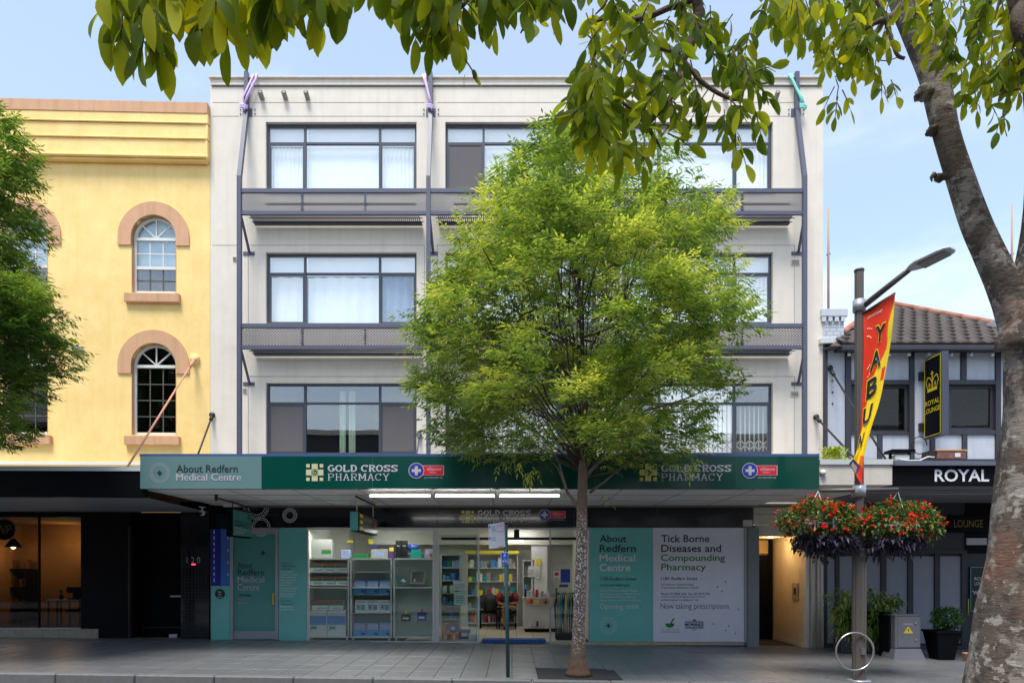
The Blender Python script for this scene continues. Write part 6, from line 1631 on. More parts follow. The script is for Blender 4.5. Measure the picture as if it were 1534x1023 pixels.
yy=-.9; g7=G(7.3); MB().bbox(X(1254,yy),X(1316,yy),yy-.2,yy+.2,g7,g7+.3,.02).build('pot', M['timber'], bp_)
st = MB(); fo = MB()
for i in range(60):
    x0 = X(random.uniform(1256,1314),yy); y0=yy+random.uniform(-.12,.12); h = random.uniform(.7,1.22); lean = (x0-X(1283,yy))*.9; ly = random.uniform(-.3,.1)
    pts = [Vector((x0+lean*t*t*.9, y0+ly*t*t, g7+.25+h*1.12*(t-.15*t*t))) for t in (0,.25,.5,.75,1)]
    st.tube(pts,[.009,.008,.007,.005,.003],5)
    for k in range(44):
        t = random.uniform(.0,1.0); p = interp([tuple(q) for q in pts], t); v = rdir(-.6); v.z *= .4; leafblade(fo, Vector(p), v+Vector((0,-.2,.05)), random.uniform(.15,.25), .042, random.uniform(.3,1))
st.build('stems', M['leaf_bam'], bp_, kind='stuff'); fo.build('foliage', M['leaf_bam'], bp_, kind='stuff')
ys = thing('awning_shrub', 'small yellow green shrub growing on top of the cream awning end', 'shrub', (X(1250,-2),-2,Z(688,-2)))
mb = MB(); yy=-2.2
for i in range(420):
    p = P(random.gauss(1250,8),random.uniform(672,690),yy+random.uniform(-.2,.2)); leafblade(mb,p,rdir(-.2)+Vector((0,0,.6)),.1,.045,.3)
mb.build('foliage', M['leaf_yel'], ys, kind='stuff'); MB().tube([P(1250,690,yy),P(1250,676,yy)],.02,6).build('stem', M['pole'], ys)
tpot = thing('terracotta_pot', 'tiny terracotta pot beside the big trunk by the pub door', 'pot', (X(1450,-2),-2,G(8.9)))
MB().tube([(X(1450,-2),-2,G(8.9)),(X(1450,-2),-2,G(8.9)+.13),(X(1450,-2),-2,G(8.9)+.131),(X(1450,-2),-2,G(8.9)+.16)],[.065,.085,.098,.098],14).build('body', M['terracotta'], tpot)

# hanging flower baskets
M['begonia'] = leaf_mat('begonia_leaf', S(38,66,30), S(74,104,46), S(150,150,80), .2, patch=5)
M['petal'] = leaf_mat('red_petal', S(190,16,24), S(232,34,34), S(246,84,66), .25, patch=5)
M['vine'] = leaf_mat('purple_vine_leaf', S(34,30,44), S(54,48,66), S(86,78,98), .1, patch=5)
for a, b, ctr, lab in ((1165,1287,1226,'left'),(1286,1408,1345,'right')):
    yy = LY-.02; cx = X(ctr,yy); w = (X(b,yy)-X(a,yy))/2; cz = Z(785 if a<1200 else 788,yy)
    t = thing('flower_basket', 'hanging basket of red begonias and purple vine %s of the lamp post' % lab, 'flower basket', (cx,yy,cz), 'flower baskets on the lamp post')
    mb = MB()
    for r_, z_ in ((.3,.0),(.31,.07),(.24,-.14),(.14,-.24)): mb.tube([(cx+r_*cos(2*pi*i/24),yy+r_*sin(2*pi*i/24),cz-.06+z_) for i in range(25)],.012,5,cap=False)
    for i in range(8):
        an=2*pi*i/8; mb.tube([(cx+.3*cos(an),yy+.3*sin(an),cz-.06),(cx+.24*cos(an),yy+.24*sin(an),cz-.2),(cx+.14*cos(an),yy+.14*sin(an),cz-.3)],.008,4)
    mb.box(cx-.4,cx-.05,yy-.42,yy-.4,cz-.02,cz+.0); mb.box(cx+.02,cx+.04,yy-.43,yy-.41,cz-.1,cz+.06); mb.box(cx-.26,cx-.24,yy-.43,yy-.41,cz-.1,cz+.04); mb.build('basket_frame', M['alu'], t)
    MB().ball((cx,yy,cz-.12),.26,14,8,(1,1,.75)).build('liner', mat('coir_liner', S(96,76,52), .9) if 'coir_liner' not in bpy.data.materials else bpy.data.materials['coir_liner'], t)
    xc = cx+(.0 if a<1200 else .02)
    for i in range(3):
        an=2*pi*i/3+.5; MB().tube([(cx+.28*cos(an),yy+.28*sin(an),cz),(cx,yy,zc-.03)],.006,4).build('chain', M['alu'], t)
    fo = MB(); pe_ = MB(); vi = MB()
    rx, rz = w*.95, .36
    for i in range(2600):
        v = rdir(-.35); k = random.uniform(.6,1.05)*(1+.22*mnoise.noise(v*2.3+Vector((a,0,0))))
        p = Vector((cx+v.x*rx*k, yy+v.y*.48*k, cz+.03+v.z*rz*k)); leafblade(fo,p,v+rdir()*.9,random.uniform(.05,.09),.045,.3)
    for i in range(380):
        v = rdir(-.45); k = random.uniform(.92,1.14)*(1+.22*mnoise.noise(v*2.3+Vector((a,0,0)))); 
        if mnoise.noise(v*2.6+Vector((a,3,1))) < -.02: continue
        p = Vector((cx+v.x*rx*k, yy+v.y*.5*k-.02, cz+.03+v.z*rz*k)); r_ = random.uniform(.01,1)
        for j in range(5):
            d2 = (v*.5+rdir()).normalized(); leafblade(pe_,p,d2,random.uniform(.025,.042),.03,.1,r_)
    for i in range(1000):
        an = random.uniform(0,2*pi); k = random.random()**.5; xx = (.12 if a<1200 else -.12)+cos(an)*k*(w*.74); hang = .16+.3*max(0,.5+mnoise.noise(Vector((xx*4+a,yy,sin(an)))))
        p = Vector((cx+xx, yy+sin(an)*k*.42, cz-.17-random.random()**1.2*hang*(1-.4*k*k)))
        leafblade(vi,p,Vector((cos(an)*.7,sin(an)*.7,-.3))+rdir()*.9,random.uniform(.05,.13),.045,.5)
    fo.build('foliage', M['begonia'], t, kind='stuff'); pe_.build('flowers', M['petal'], t, kind='stuff'); vi.build('trailing_vine', M['vine'], t, kind='stuff')
# tree pit and drain
tp_ = B(.98-.72+.01,.98+.72+.0,KY+.005,KY+.945,G(1)-.03,G(1)+.002,'tree_pit',mat('black_rubber_mulch', S(44,44,48), .85, var=.35, vs=40, bump=.8, bs=120))
tp_['kind'] = 'structure'
dg_ = thing('drain_grate', 'dark iron drain grate in the gutter at the bottom left', 'grate', (X(248,-6.3),-6.3,G(-5)-.14))
for i in range(9): B(X(230,-6.0)+i*.05,X(230,-6.0)+i*.05+.025,-6.0,-5.75,G(-4.7)-.137,G(-4.7)-.125,'bar',M['black'],dg_)

# ================================================================== TREES
M['bark'] = mat('mottled_bark', S(108,96,86), .9, var=.35, vs=9, bump=.7, bs=28, dirt=.45, dirtcol=S(62,54,46), detail=10)
M['bark_dark'] = mat('dark_twig_bark', S(84,68,56), .9, var=.2, vs=12, bump=.4, bs=50)
def bark_spotted(name, base_, spot, z0, z1, scale=26):
    m = mat(name, base_, .9, var=.25, vs=14, bump=.6, bs=45)
    nt = m.node_tree; N = lambda t: nt.nodes.new(t); L = nt.links.new; bs = nt.nodes['Principled BSDF']
    src = bs.inputs['Base Color'].links[0].from_socket
    g = N('ShaderNodeNewGeometry'); n = N('ShaderNodeTexNoise'); n.inputs['Scale'].default_value = scale; n.inputs['Detail'].default_value = 4; n.inputs['Roughness'].default_value=.6; L(g.outputs['Position'], n.inputs['Vector'])
    r = N('ShaderNodeMapRange'); r.inputs['From Min'].default_value=.52; r.inputs['From Max'].default_value=.58; L(n.outputs['Fac'], r.inputs['Value'])
    s = N('ShaderNodeSeparateXYZ'); L(g.outputs['Position'], s.inputs[0])
    h = N('ShaderNodeMapRange'); h.inputs['From Min'].default_value=z0; h.inputs['From Max'].default_value=z0+.4; L(s.outputs['Z'], h.inputs['Value'])
    h2 = N('ShaderNodeMapRange'); h2.inputs['From Min'].default_value=z1; h2.inputs['From Max'].default_value=z1+.5; h2.inputs['To Min'].default_value=1; h2.inputs['To Max'].default_value=0; L(s.outputs['Z'], h2.inputs['Value'])
    a = N('ShaderNodeMath'); a.operation='MULTIPLY'; L(r.outputs[0],a.inputs[0]); L(h.outputs[0],a.inputs[1])
    b = N('ShaderNodeMath'); b.operation='MULTIPLY'; L(a.outputs[0],b.inputs[0]); L(h2.outputs[0],b.inputs[1])
    x = N('ShaderNodeMixRGB'); L(b.outputs[0],x.inputs[0]); L(src,x.inputs[1]); x.inputs[2].default_value=spot+(1,); L(x.outputs[0],bs.inputs['Base Color'])
    return m
M['trunk_spot'] = bark_spotted('speckled_trunk', S(106,86,72), S(214,208,200,.85), Z(983,-4.5), Z(800,-4.5), 34)
M['leaf_mid'] = leaf_mat('street_tree_leaf', S(72,102,50), S(118,148,70), S(204,212,112), .47, patch=1.1, spec=.5)
M['leaf_left'] = leaf_mat('left_tree_leaf', S(50,80,34), S(86,122,52), S(150,176,82), .38, patch=1.3)
M['leaf_big'] = leaf_mat('overhead_leaf', S(62,88,28), S(104,128,38), S(180,186,54), .64, tr_=(2.2,1.7,.5,1), rough=.5, patch=1.5, objrand=True, spec=.12)
M['leaf_big2'] = leaf_mat('overhead_leaf_mass', S(62,88,28), S(104,128,38), S(180,186,54), .64, tr_=(2.2,1.7,.5,1), rough=.5, patch=1.5, spec=.12)

def leaflet(mb, p, d, s, l, w, r):
    """narrow folded leaflet, p base, d direction, s side"""
    n = d.cross(s).normalized(); q = p+d*l*.45
    mb.add([p, q+s*w*.5+n*w*.18, p+d*l-Vector((0,0,l*.12)), q-s*w*.5+n*w*.18, q],[(0,4,1),(4,2,1),(0,3,4),(4,3,2)],False,r)
def compound(mb, p, d, L, n, l, w, r):
    d = d.normalized(); s = d.cross(Vector((0,0,1)))
    s = s.normalized() if s.length > .05 else Vector((1,0,0))
    for i in range(n):
        t = (i+1)/n; q = p+d*L*t+Vector((0,0,-.25*L*t*t))
        if i == n-1: leaflet(mb,q,(d+Vector((0,0,-.3))).normalized(),s,l,w,r)
        else:
            for sg in (-1,1): leaflet(mb,q,(d*.6+s*sg*.85+Vector((0,0,-.42+random.uniform(-.35,.3)))).normalized(),d,l*random.uniform(.8,1.05),w,max(.01,min(1,r+random.uniform(-.15,.15))))

def crown(root, trunk_pts, trunk_r, outline, yc, depthk, nclump, per, leafm, barkm, lsize, density_r, seed, branch_from, tmat, nb=120, hole=0):
    random.seed(seed)
    MB().tube(trunk_pts, trunk_r, 14, lump=.16).build('trunk', tmat, root)
    ys = [o[0] for o in outline]
    def ext(z):
        for (za,la,ra),(zb_,lb,rb_) in zip(outline[:-1],outline[1:]):
            if za >= z >= zb_: f=(za-z)/(za-zb_); return la+(lb-la)*f, ra+(rb_-ra)*f
        return None
    zt, zb_ = outline[0][0], outline[-1][0]
    clumps = []; tries = 0
    while len(clumps) < nclump and tries < 40000:
        tries += 1
        z = random.uniform(zb_+.14, zt-.25); e = ext(z)
        if not e: continue
        c = (e[0]+e[1])/2; h = (e[1]-e[0])/2
        if random.random() > h/3.2+.12: continue
        a = random.uniform(0,2*pi); k = random.random()**.42
        k = min(k, .97)
        p = Vector((c+cos(a)*k*max(.1,h-.3), yc+sin(a)*k*max(.1,h-.3)*depthk, z))
        if k < .6 and random.random() < .5: continue
        if hole and z < zb_+(zt-zb_)*.42 and sin(a) < .6 and (mnoise.noise(Vector((p.x*1.1,3,p.z*1.4))) > -.05) and random.random() < hole: continue
        if any((p-q).length < density_r for q in clumps): 
            if random.random() < .8: continue
        clumps.append(p)
    fo = MB(); br = MB()
    for ci, c in enumerate(clumps):
        e = ext(c.z); cc = Vector(((e[0]+e[1])/2, yc, c.z-.3)); out = (c-cc); out = out.normalized() if out.length>.01 else Vector((0,0,1))
        rr = random.uniform(.26,.46); tone = random.uniform(-.18,.18)
        for i in range(int(per*random.uniform(.6,1.3))):
            v = rdir(-.9); v = Vector((v.x, v.y, v.z*.6)); p = c + v*rr*random.random()**.5
            d = (out*.8 + v*.7 + Vector((0,0,.35)) + rdir()*.55)
            compound(fo, p, d, lsize*random.uniform(1.1,1.9), random.choice((3,3,4)), lsize*random.uniform(.85,1.25), lsize*.26, max(.01,min(1,.5+tone+.25*v.z+random.uniform(-.35,.35))))  # light from above put into leaf colour: lighter towards each clump's top
    # branches to clumps
    for c in clumps[:nb]:
        s = interp([tuple(p) for p in branch_from], random.uniform(0,1)*.9 if c.z > branch_from[0].z+.5 else random.uniform(0,.4)); s = Vector(s)
        if s.z > c.z-.1: s = Vector(branch_from[0]) + Vector((0,0,random.uniform(0,.6)))
        m1 = s.lerp(c,.35)+Vector((0,0,.05)) + rdir()*.12; m2 = s.lerp(c,.7)+Vector((0,0,.12)) + rdir()*.14
        r0 = random.uniform(.010,.021); br.tube([s,m1,m2,c],[r0,r0*.75,r0*.45,.006],5)
        for k in range(2):
            d = c+rdir()*.3; br.tube([m2, m2.lerp(d,.5)+rdir()*.05, d],[r0*.4,.007,.004],4)
    br.build('branches', barkm, root, kind='stuff'); fo.build('crown', leafm, root, kind='stuff')
    return clumps
TY = -4.5
def O(L, yy): return [(Z(py,yy), X(a,yy), X(b,yy)) for py,a,b in L]
mt = thing('street_tree', 'round green street tree with white speckled trunk in a black tree pit', 'tree', (X(867,TY),TY,G(1)))
out = O([(180,828,852),(205,806,880),(232,776,955),(262,735,1000),(300,694,1058),(345,674,1096),(385,654,1110),(425,642,1114),(465,634,1124),(500,598,1134),(540,586,1136),(575,598,1126),(610,612,1112),(645,632,1092),(672,645,1070),(694,690,1060)], TY)
tpts = [P(866,1008,TY),P(866,990,TY),P(867,940,TY),P(869,880,TY),P(871,820,TY),P(872,770,TY),P(873,720,TY),P(874,670,TY),P(876,600,TY),P(872,520,TY+.1),P(866,420,TY),P(860,320,TY)]
cl = crown(mt, tpts, [.145,.115,.10,.092,.086,.088,.078,.065,.038,.022,.012,.006], out, TY, .85, 400, 52, M['leaf_mid'], M['bark_dark'], .108, .28, 21, tpts[6:], M['trunk_spot'], nb=95, hole=.5)
lb = MB()
for pts, r in (([(873,775),(860,750),(850,738),(842,712),(838,695),(826,672),(800,640),(765,610)],.045),([(845,725),(835,700),(815,680)],.02),([(877,715),(888,700),(905,685),(922,668),(945,645),(985,610)],.055),([(883,738),(905,722),(925,705),(950,690)],.03),([(874,690),(868,650),(850,600),(820,550),(790,500)],.045),([(877,660),(900,600),(940,540),(985,480)],.045),([(876,640),(872,560),(900,470),(930,390)],.04),([(870,600),(830,530),(800,430),(790,350)],.035),([(872,650),(820,620),(760,590),(700,570),(640,545)],.035),([(880,650),(950,620),(1020,600),(1090,570)],.035)):
    q = [P(a,b,TY+(.25*((i*37)%5-2)/2*(i/len(pts)))) for i,(a,b) in enumerate(pts)]; lb.tube(q,[.72*r*(1-.8*i/(len(q)-1)) for i in range(len(q))],8,lump=.15)
lb.build('limbs', M['bark'], mt)
# thin hanging sprays under the crown
fo = MB(); random.seed(5)
for px,py,n in ((800,700,5),(786,712,4),(776,688,4),(842,740,1),(750,690,3),(905,735,2),(1040,690,6),(1035,700,4),(980,690,3),(700,665,3),(885,672,6),(878,640,5),(905,740,2)):
    for i in range(n): compound(fo, P(px+random.uniform(-8,8),py+random.uniform(-10,4),TY-.1), Vector((random.uniform(-.6,.6),random.uniform(-.5,.3),-.6)), .16, 3, .1, .03, random.uniform(.4,1))
fo.build('low_sprays', M['leaf_mid'], mt, kind='stuff')
MB().tube([P(866,1010,TY),P(866,1006,TY),P(866,998,TY),P(866,985,TY)],[.20,.165,.135,.118],18,lump=.35).build('root_flare', mat('rusty_root', S(92,70,52), .9, var=.3, vs=14), mt)
lt = thing('street_tree', 'dark green street tree cut off by the left edge in front of the yellow building', 'tree', (X(-95,TY),TY,G(-9)))
out = O([(130,-130,-40),(165,-190,6),(190,-220,30),(230,-250,44),(265,-270,62),(300,-280,56),(350,-290,66),(400,-300,66),(430,-300,92),(460,-300,116),(500,-300,114),(540,-290,90),(575,-280,66),(610,-260,70),(640,-240,80),(662,-200,30)], TY)
tpts = [P(-95,1005,TY),P(-95,900,TY),P(-92,760,TY),P(-92,640,TY),P(-90,500,TY),P(-90,350,TY)]
crown(lt, tpts, [.17,.14,.12,.1,.07,.03], out, TY, .75, 300, 62, M['leaf_left'], M['bark_dark'], .108, .3, 33, tpts[3:], M['bark'], nb=70)
lb = MB()
for pts,r in (([(-90,640),(-40,560),(20,520),(60,490),(95,465)],.05),([(-60,600),(-10,560),(30,545),(70,530)],.03)):
    q=[P(a,b,TY) for a,b in pts]; lb.tube(q,[r*(1-.8*i/(len(q)-1)) for i in range(len(q))],7)
lb.build('limbs', M['bark'], lt)

# ---------------- big near tree
random.seed(99)
NT = thing('street_tree', 'big mottled trunk close at the right edge with leaning limb and large overhead leaves', 'tree', (X(1530,-11),-11,G(3)))
TD = -11.0
M['near_bark'] = mat('near_bark', S(90,79,69), .92, var=.3, vs=7, bump=.9, bs=22, detail=12)
def near_bark(m):
    nt = m.node_tree; N = lambda t: nt.nodes.new(t); L = nt.links.new; bs = nt.nodes['Principled BSDF']; src = bs.inputs['Base Color'].links[0].from_socket
    g = N('ShaderNodeNewGeometry'); cur = src
    for sc, lo, hi, col, st in (((5,5,4.2),.5,.56,S(150,140,130),.75),((16,16,26),.52,.6,S(60,48,40),.65),((9,9,12),.57,.61,S(176,168,158),.7),((3,3,2.2),.57,.62,S(128,80,58),.4),((60,60,60),.62,.70,S(40,32,28),.5),((26,26,24),.65,.68,S(204,198,190),.6)):
        mpn = N('ShaderNodeMapping'); mpn.inputs['Scale'].default_value = sc; mpn.inputs['Location'].default_value = (sc[0],st*9,sc[2]); L(g.outputs['Position'], mpn.inputs[0])
        n = N('ShaderNodeTexNoise'); n.inputs['Scale'].default_value = 1; n.inputs['Detail'].default_value = 7; n.inputs['Roughness'].default_value=.62; L(mpn.outputs[0], n.inputs['Vector'])
        r = N('ShaderNodeMapRange'); r.inputs['From Min'].default_value=lo; r.inputs['From Max'].default_value=hi; r.inputs['To Max'].default_value=st; L(n.outputs['Fac'], r.inputs['Value'])
        x = N('ShaderNodeMixRGB'); L(r.outputs[0],x.inputs[0]); L(cur,x.inputs[1]); x.inputs[2].default_value=col+(1,); cur = x.outputs[0]
    L(cur, bs.inputs['Base Color'])
    # ridged bump
    mpn = N('ShaderNodeMapping'); mpn.inputs['Scale'].default_value=(9,9,30); L(g.outputs['Position'], mpn.inputs[0])
    n = N('ShaderNodeTexNoise'); n.inputs['Scale'].default_value=1; n.inputs['Detail'].default_value=12; n.inputs['Roughness'].default_value=.7; L(mpn.outputs[0], n.inputs['Vector'])
    b = [q for q in nt.nodes if q.type=='BUMP'][0]; L(n.outputs['Fac'], b.inputs['Height']); b.inputs['Distance'].default_value=.035
near_bark(M['near_bark'])
def dense(pts, rad, k=5):
    P_, R_ = [], []
    n = (len(pts)-1)*k
    for i in range(n+1):
        P_.append(Vector(interp([tuple(p) for p in pts], i/n))); R_.append(interp([float(r) for r in rad], i/n)[0])
    return P_, R_
def limb(mb, px, rr, k=5, n=26, lump=.13):
    pts = [P(a,b,y) for a,b,y in px]; p, r = dense(pts, rr, k); mb.tube(p, r, n, lump=lump)
tr = MB()
limb(tr, [(1530,1290,TD),(1532,1150,TD),(1537,1023,TD),(1550,900,TD),(1564,800,TD),(1571,700,TD),(1571,620,TD),(1562,560,TD),(1548,505,TD),(1524,450,TD)],
     [.36,.32,.31,.285,.27,.25,.225,.20,.16,.125], 7, 40, .10)
tr.build('trunk', M['near_bark'], NT)
lm = MB()
limb(lm, [(1560,620,TD),(1545,540,TD),(1524,470,TD),(1502,425,TD),(1466,345,TD),(1439,270,TD),(1419,205,TD),(1407,150,TD+.02),(1395,103,TD+.03),(1373,50,TD+.05),(1350,0,TD+.08),(1330,-60,TD+.1),(1300,-150,TD+.2)],
     [.13,.13,.11,.09,.08,.074,.072,.077,.075,.072,.068,.062,.05], 5, 28, .12)
# knots
for px,py,r in ((1386,139,.05),(1398,196,.034),(1409,266,.03),(1437,262,.02),(1408,175,.03),(1415,108,.02)):
    lm.ball(P(px,py,TD), r, 12, 8, (1.2,1,.9), .5)
lm.tube([P(1400,262,TD),P(1395,266,TD),P(1396,272,TD)],[.02,.01,.004],7)
limb(lm, [(1540,520,TD),(1545,440,TD-.05),(1560,340,TD-.1),(1565,200,TD-.2),(1545,60,TD-.3),(1520,-40,TD-.4)], [.17,.12,.1,.09,.07,.06], 4, 20)
lm.build('leaning_limb', M['near_bark'], NT)
tw = MB()
M['twig'] = M['bark_dark']
C_ = -12.0   # depth plane of the hanging cluster in the centre
def twig(px, r, n=7): 
    p, rr = dense([P(a,b,y) for a,b,y in px], r, 4); tw.tube(p, rr, n, lump=.12)
twig([(1330,-60,TD+.1),(1240,-120,-11.4),(1130,-90,-11.8),(1052,-20,C_),(1046,20,C_),(1038,59,C_),(1023,91,C_),(1018,118,C_),(1004,148,C_),(990,166,C_),(970,181,C_)],[.06,.045,.035,.026,.024,.021,.018,.016,.014,.013,.012])
twig([(970,181,C_),(955,179,C_),(938,179,C_),(915,183,C_)],[.011,.008,.007,.003]); twig([(970,181,C_),(976,200,C_),(984,212,C_),(991,226,C_)],[.011,.009,.006,.003])
twig([(966,178,C_),(950,166,C_),(938,158,C_),(920,142,C_),(906,130,C_),(894,122,C_)],[.011,.009,.008,.006,.005,.003])
twig([(1090,-50,-11.9),(1035,0,C_),(1003,12,C_),(975,24,C_),(950,30,C_),(932,30,C_),(912,26,C_),(895,32,C_),(874,36,C_)],[.02,.015,.013,.013,.013,.011,.009,.006,.003])
twig([(1023,91,C_),(1036,106,C_),(1050,122,C_),(1072,138,C_),(1094,148,C_),(1112,152,C_),(1128,158,C_)],[.012,.011,.01,.009,.008,.004,.002])
twig([(950,30,C_),(945,55,C_),(935,80,C_),(925,100,C_)],[.01,.008,.007,.004]); twig([(1020,80,C_),(990,74,C_),(965,64,C_),(948,58,C_)],[.009,.007,.006,.004]); twig([(1036,55,C_),(1028,30,C_),(1020,10,C_)],[.008,.006,.005])
twig([(912,-10,C_),(905,8,C_),(892,22,C_)],[.008,.006,.003])
twig([(1130,-90,-11.8),(950,-130,-12.3),(800,-100,-12.4),(730,-50,-12.4),(700,0,-12.4),(688,14,-12.4),(670,32,-12.4)],[.035,.03,.022,.014,.009,.007,.003])
twig([(800,-100,-12.4),(810,-30,-12.4),(803,0,-12.4),(790,30,-12.4),(780,50,-12.4)],[.014,.01,.008,.006,.003])
twig([(800,-100,-12.4),(620,-110,-12.6),(450,-120,-12.7),(300,-110,-12.7),(180,-80,-12.7)],[.025,.022,.02,.016,.01])
for a in (200,260,330,400,480): twig([(a-20,-115,-12.7),(a,-60,-12.7),(a+5,-10,-12.7)],[.01,.008,.004])
E_ = -11.3
twig([(1352,6,TD),(1340,20,E_+.2),(1327,28,E_),(1305,38,E_),(1285,52,E_),(1267,56,E_)],[.022,.018,.016,.012,.009,.004])
twig([(1327,30,E_),(1310,52,E_),(1285,80,E_),(1268,100,E_),(1251,116,E_)],[.011,.009,.008,.006,.003])
twig([(1327,28,E_),(1332,50,E_),(1338,68,E_),(1345,84,E_),(1355,88,E_)],[.015,.012,.011,.01,.009])
twig([(1327,28,E_),(1318,10,E_),(1308,-10,E_),(1290,-40,E_)],[.015,.013,.012,.01]); twig([(1280,28,E_),(1274,15,E_),(1266,-6,E_)],[.006,.006,.006])
twig([(1375,20,E_),(1385,12,E_),(1400,2,E_),(1420,-20,E_)],[.012,.01,.009,.008])
twig([(1560,135,-11.2),(1534,133,E_),(1510,137,E_),(1490,145,E_),(1478,150,E_)],[.012,.008,.006,.004,.003]); twig([(1500,-10,E_),(1492,20,E_),(1480,45,E_)],[.009,.007,.004]); twig([(1545,-20,-11.3),(1524,25,-11.4),(1530,60,-11.4)],[.04,.035,.03])
tw.build('twigs', M['twig'], NT)
# leaf shapes shared by all the single leaves
def leafmesh(k):
    rs = random.Random(k); NL = 7; vs = []; fs = []
    wmax = rs.uniform(.17,.215); curl = rs.uniform(-.2,.35); fold = rs.uniform(.1,.35); bend = rs.uniform(-.12,.12)
    for i in range(NL+1):
        t = i/NL; w = wmax*(sin(pi*min(1,t**1.12))**.62)
        if i == 0: w = .012
        if i == NL: w = .004
        w *= 1+rs.uniform(-.05,.05)
        x = bend*sin(pi*t); z = -curl*t*t
        vs += [(x-w, t, z+w*fold), (x, t, z-.0), (x+w, t, z+w*fold)]
    for i in range(NL):
        a = 3*i; fs += [(a,a+1,a+4,a+3),(a+1,a+2,a+5,a+4)]
    return vs, fs
LM = [leafmesh(k) for k in range(7)]
LMO = []
leaves = []     # (visible area score, base point, direction, normal hint, length, variant)
def near_compound(px, py, yy, L, ang, n, l, spread=1.0, score=1):
    """a drooping compound leaf starting at a point; ang = direction in the picture plane (deg, 0 right, -90 down)"""
    a = radians(ang); p = P(px,py,yy); d = Vector((cos(a), random.uniform(-.45,.45), sin(a))).normalized()
    view = Vector((0,-1,.25)).normalized()
    s = d.cross(view).normalized()
    nn = (n-1)//2; pts = [p]
    for i in range(nn+1):
        t = (i+1)/(nn+1); q = p + d*L*t + Vector((0,0,-.3*L*t*t)); pts.append(q)
        if i == nn: leaves.append((score, q, (d+Vector((0,0,-.35))), random.uniform(-.5,.5), l*random.uniform(.95,1.15), random.randrange(7)))
        else:
            for sg in (-1,1):
                if random.random() < .08: continue
                leaves.append((score, q, (d*random.uniform(.3,.75)+s*sg*spread*.8+Vector((0,random.uniform(-.3,.3),-.5))), random.uniform(-.8,.8), l*random.uniform(.58,1.08), random.randrange(7)))
    st = MB.tube(twg, pts, [.0035]+[.0028]*(len(pts)-2)+[.0015], 5)
twg = MB()
def inpoly(x, y, poly):
    c = False; j = len(poly)-1
    for i in range(len(poly)):
        if (poly[i][1] > y) != (poly[j][1] > y) and x < (poly[j][0]-poly[i][0])*(y-poly[i][1])/(poly[j][1]-poly[i][1])+poly[i][0]: c = not c
        j = i
    return c
def fill(poly, n, yy, l, L, mind=12, score=1, ja=35, yj=.25, n_=(5,7)):
    xs=[p[0] for p in poly]; ys=[p[1] for p in poly]; pts=[]; t=0
    while len(pts) < n and t < 6000:
        t += 1; x=random.uniform(min(xs),max(xs)); y=random.uniform(min(ys),max(ys))
        if not inpoly(x,y,poly): continue
        if any(abs(x-a)<mind and abs(y-b)<mind for a,b in pts): continue
        pts.append((x,y)); near_compound(x,y,yy+random.uniform(-yj,yj),L*random.uniform(.7,1.15),random.uniform(-90-ja,-90+ja),random.choice(n_),l,1.0,score)
# region A (top left): big leaves
fill([(150,-90),(505,-90),(505,-45),(440,-38),(400,-50),(350,-26),(300,-40),(270,-55),(215,-26),(180,-36),(158,-50)],50,-12.7,.125,.10,12,3)
for tx,ty,n in ((153,84,3),(168,60,5),(183,108,5),(196,80,3),(213,143,5),(222,110,5),(242,122,5),(232,90,5),(208,85,7),(262,60,3),(275,52,3),(286,62,5),(300,84,5),(310,105,5),(325,78,5),(334,88,5),(347,76,3),(340,104,3),(365,58,5),(382,62,3),(389,88,3),(396,70,5),(410,76,3),(424,54,5),(449,60,3),(440,40,5),(466,42,5),(478,58,3),(487,80,3),(497,40,5),(505,53,3)):
    near_compound(tx+random.uniform(-4,4),ty-90,-12.75,.075,-90+random.uniform(-14,14),n,.128,.75,5)
# region B
fill([(548,-90),(850,-90),(845,-40),(800,-26),(770,-30),(740,-22),(700,-36),(670,-12),(640,-14),(600,-24),(570,-40)],52,-12.5,.10,.09,9,2)
for tx,ty,n in ((568,32,5),(582,42,5),(598,54,5),(617,82,5),(628,100,3),(645,108,5),(652,88,7),(660,80,5),(672,106,3),(685,97,5),(664,60,7),(640,60,7),(610,50,5),(592,30,7),(701,44,3),(713,62,5),(724,50,5),(731,80,3),(743,77,3),(752,51,5),(737,50,5),(765,40,5),(790,55,5),(800,85,3),(812,38,5),(784,32,5),(834,52,3),(822,30,5),(845,24,5),(860,20,5),(625,45,7),(680,50,5)):
    near_compound(tx+random.uniform(-3,3),ty-72,-12.45,.06,-90+random.uniform(-18,18),n,.10,.8,4)
# region C: dense hanging mass
fill([(868,-30),(1045,-40),(1072,10),(1105,25),(1135,45),(1142,70),(1120,120),(1060,95),(1035,100),(1010,150),(975,155),(940,190),(925,215),(870,190),(858,130),(855,70),(872,30)],84,C_,.092,.09,8,2.5,50,.35)
fill([(868,60),(912,80),(918,160),(880,180),(862,120)],14,C_-.15,.1,.09,7,3)
for px,py,ang,n in ((1094,148,-75,7),(1070,140,-110,7),(1095,150,-40,5),(1060,135,-130,5),(1085,165,-95,7),(1100,185,-90,5),(1105,205,-70,3),(1125,120,-20,5),(1130,110,40,5),(1115,95,-60,5),(1128,155,-60,5),(985,150,-95,7),(1000,150,-60,5),(930,200,-95,7),(950,195,-85,7),(905,190,-100,7),(885,190,-95,5),(965,205,-90,5),(920,205,-80,5),(990,205,60,5),(1000,200,-20,3),(1040,120,-70,5),(880,100,-100,7),(875,140,-95,7),(870,170,-90,5)): near_compound(px,py,C_-.05,.1,ang,n,.09,.9,4)
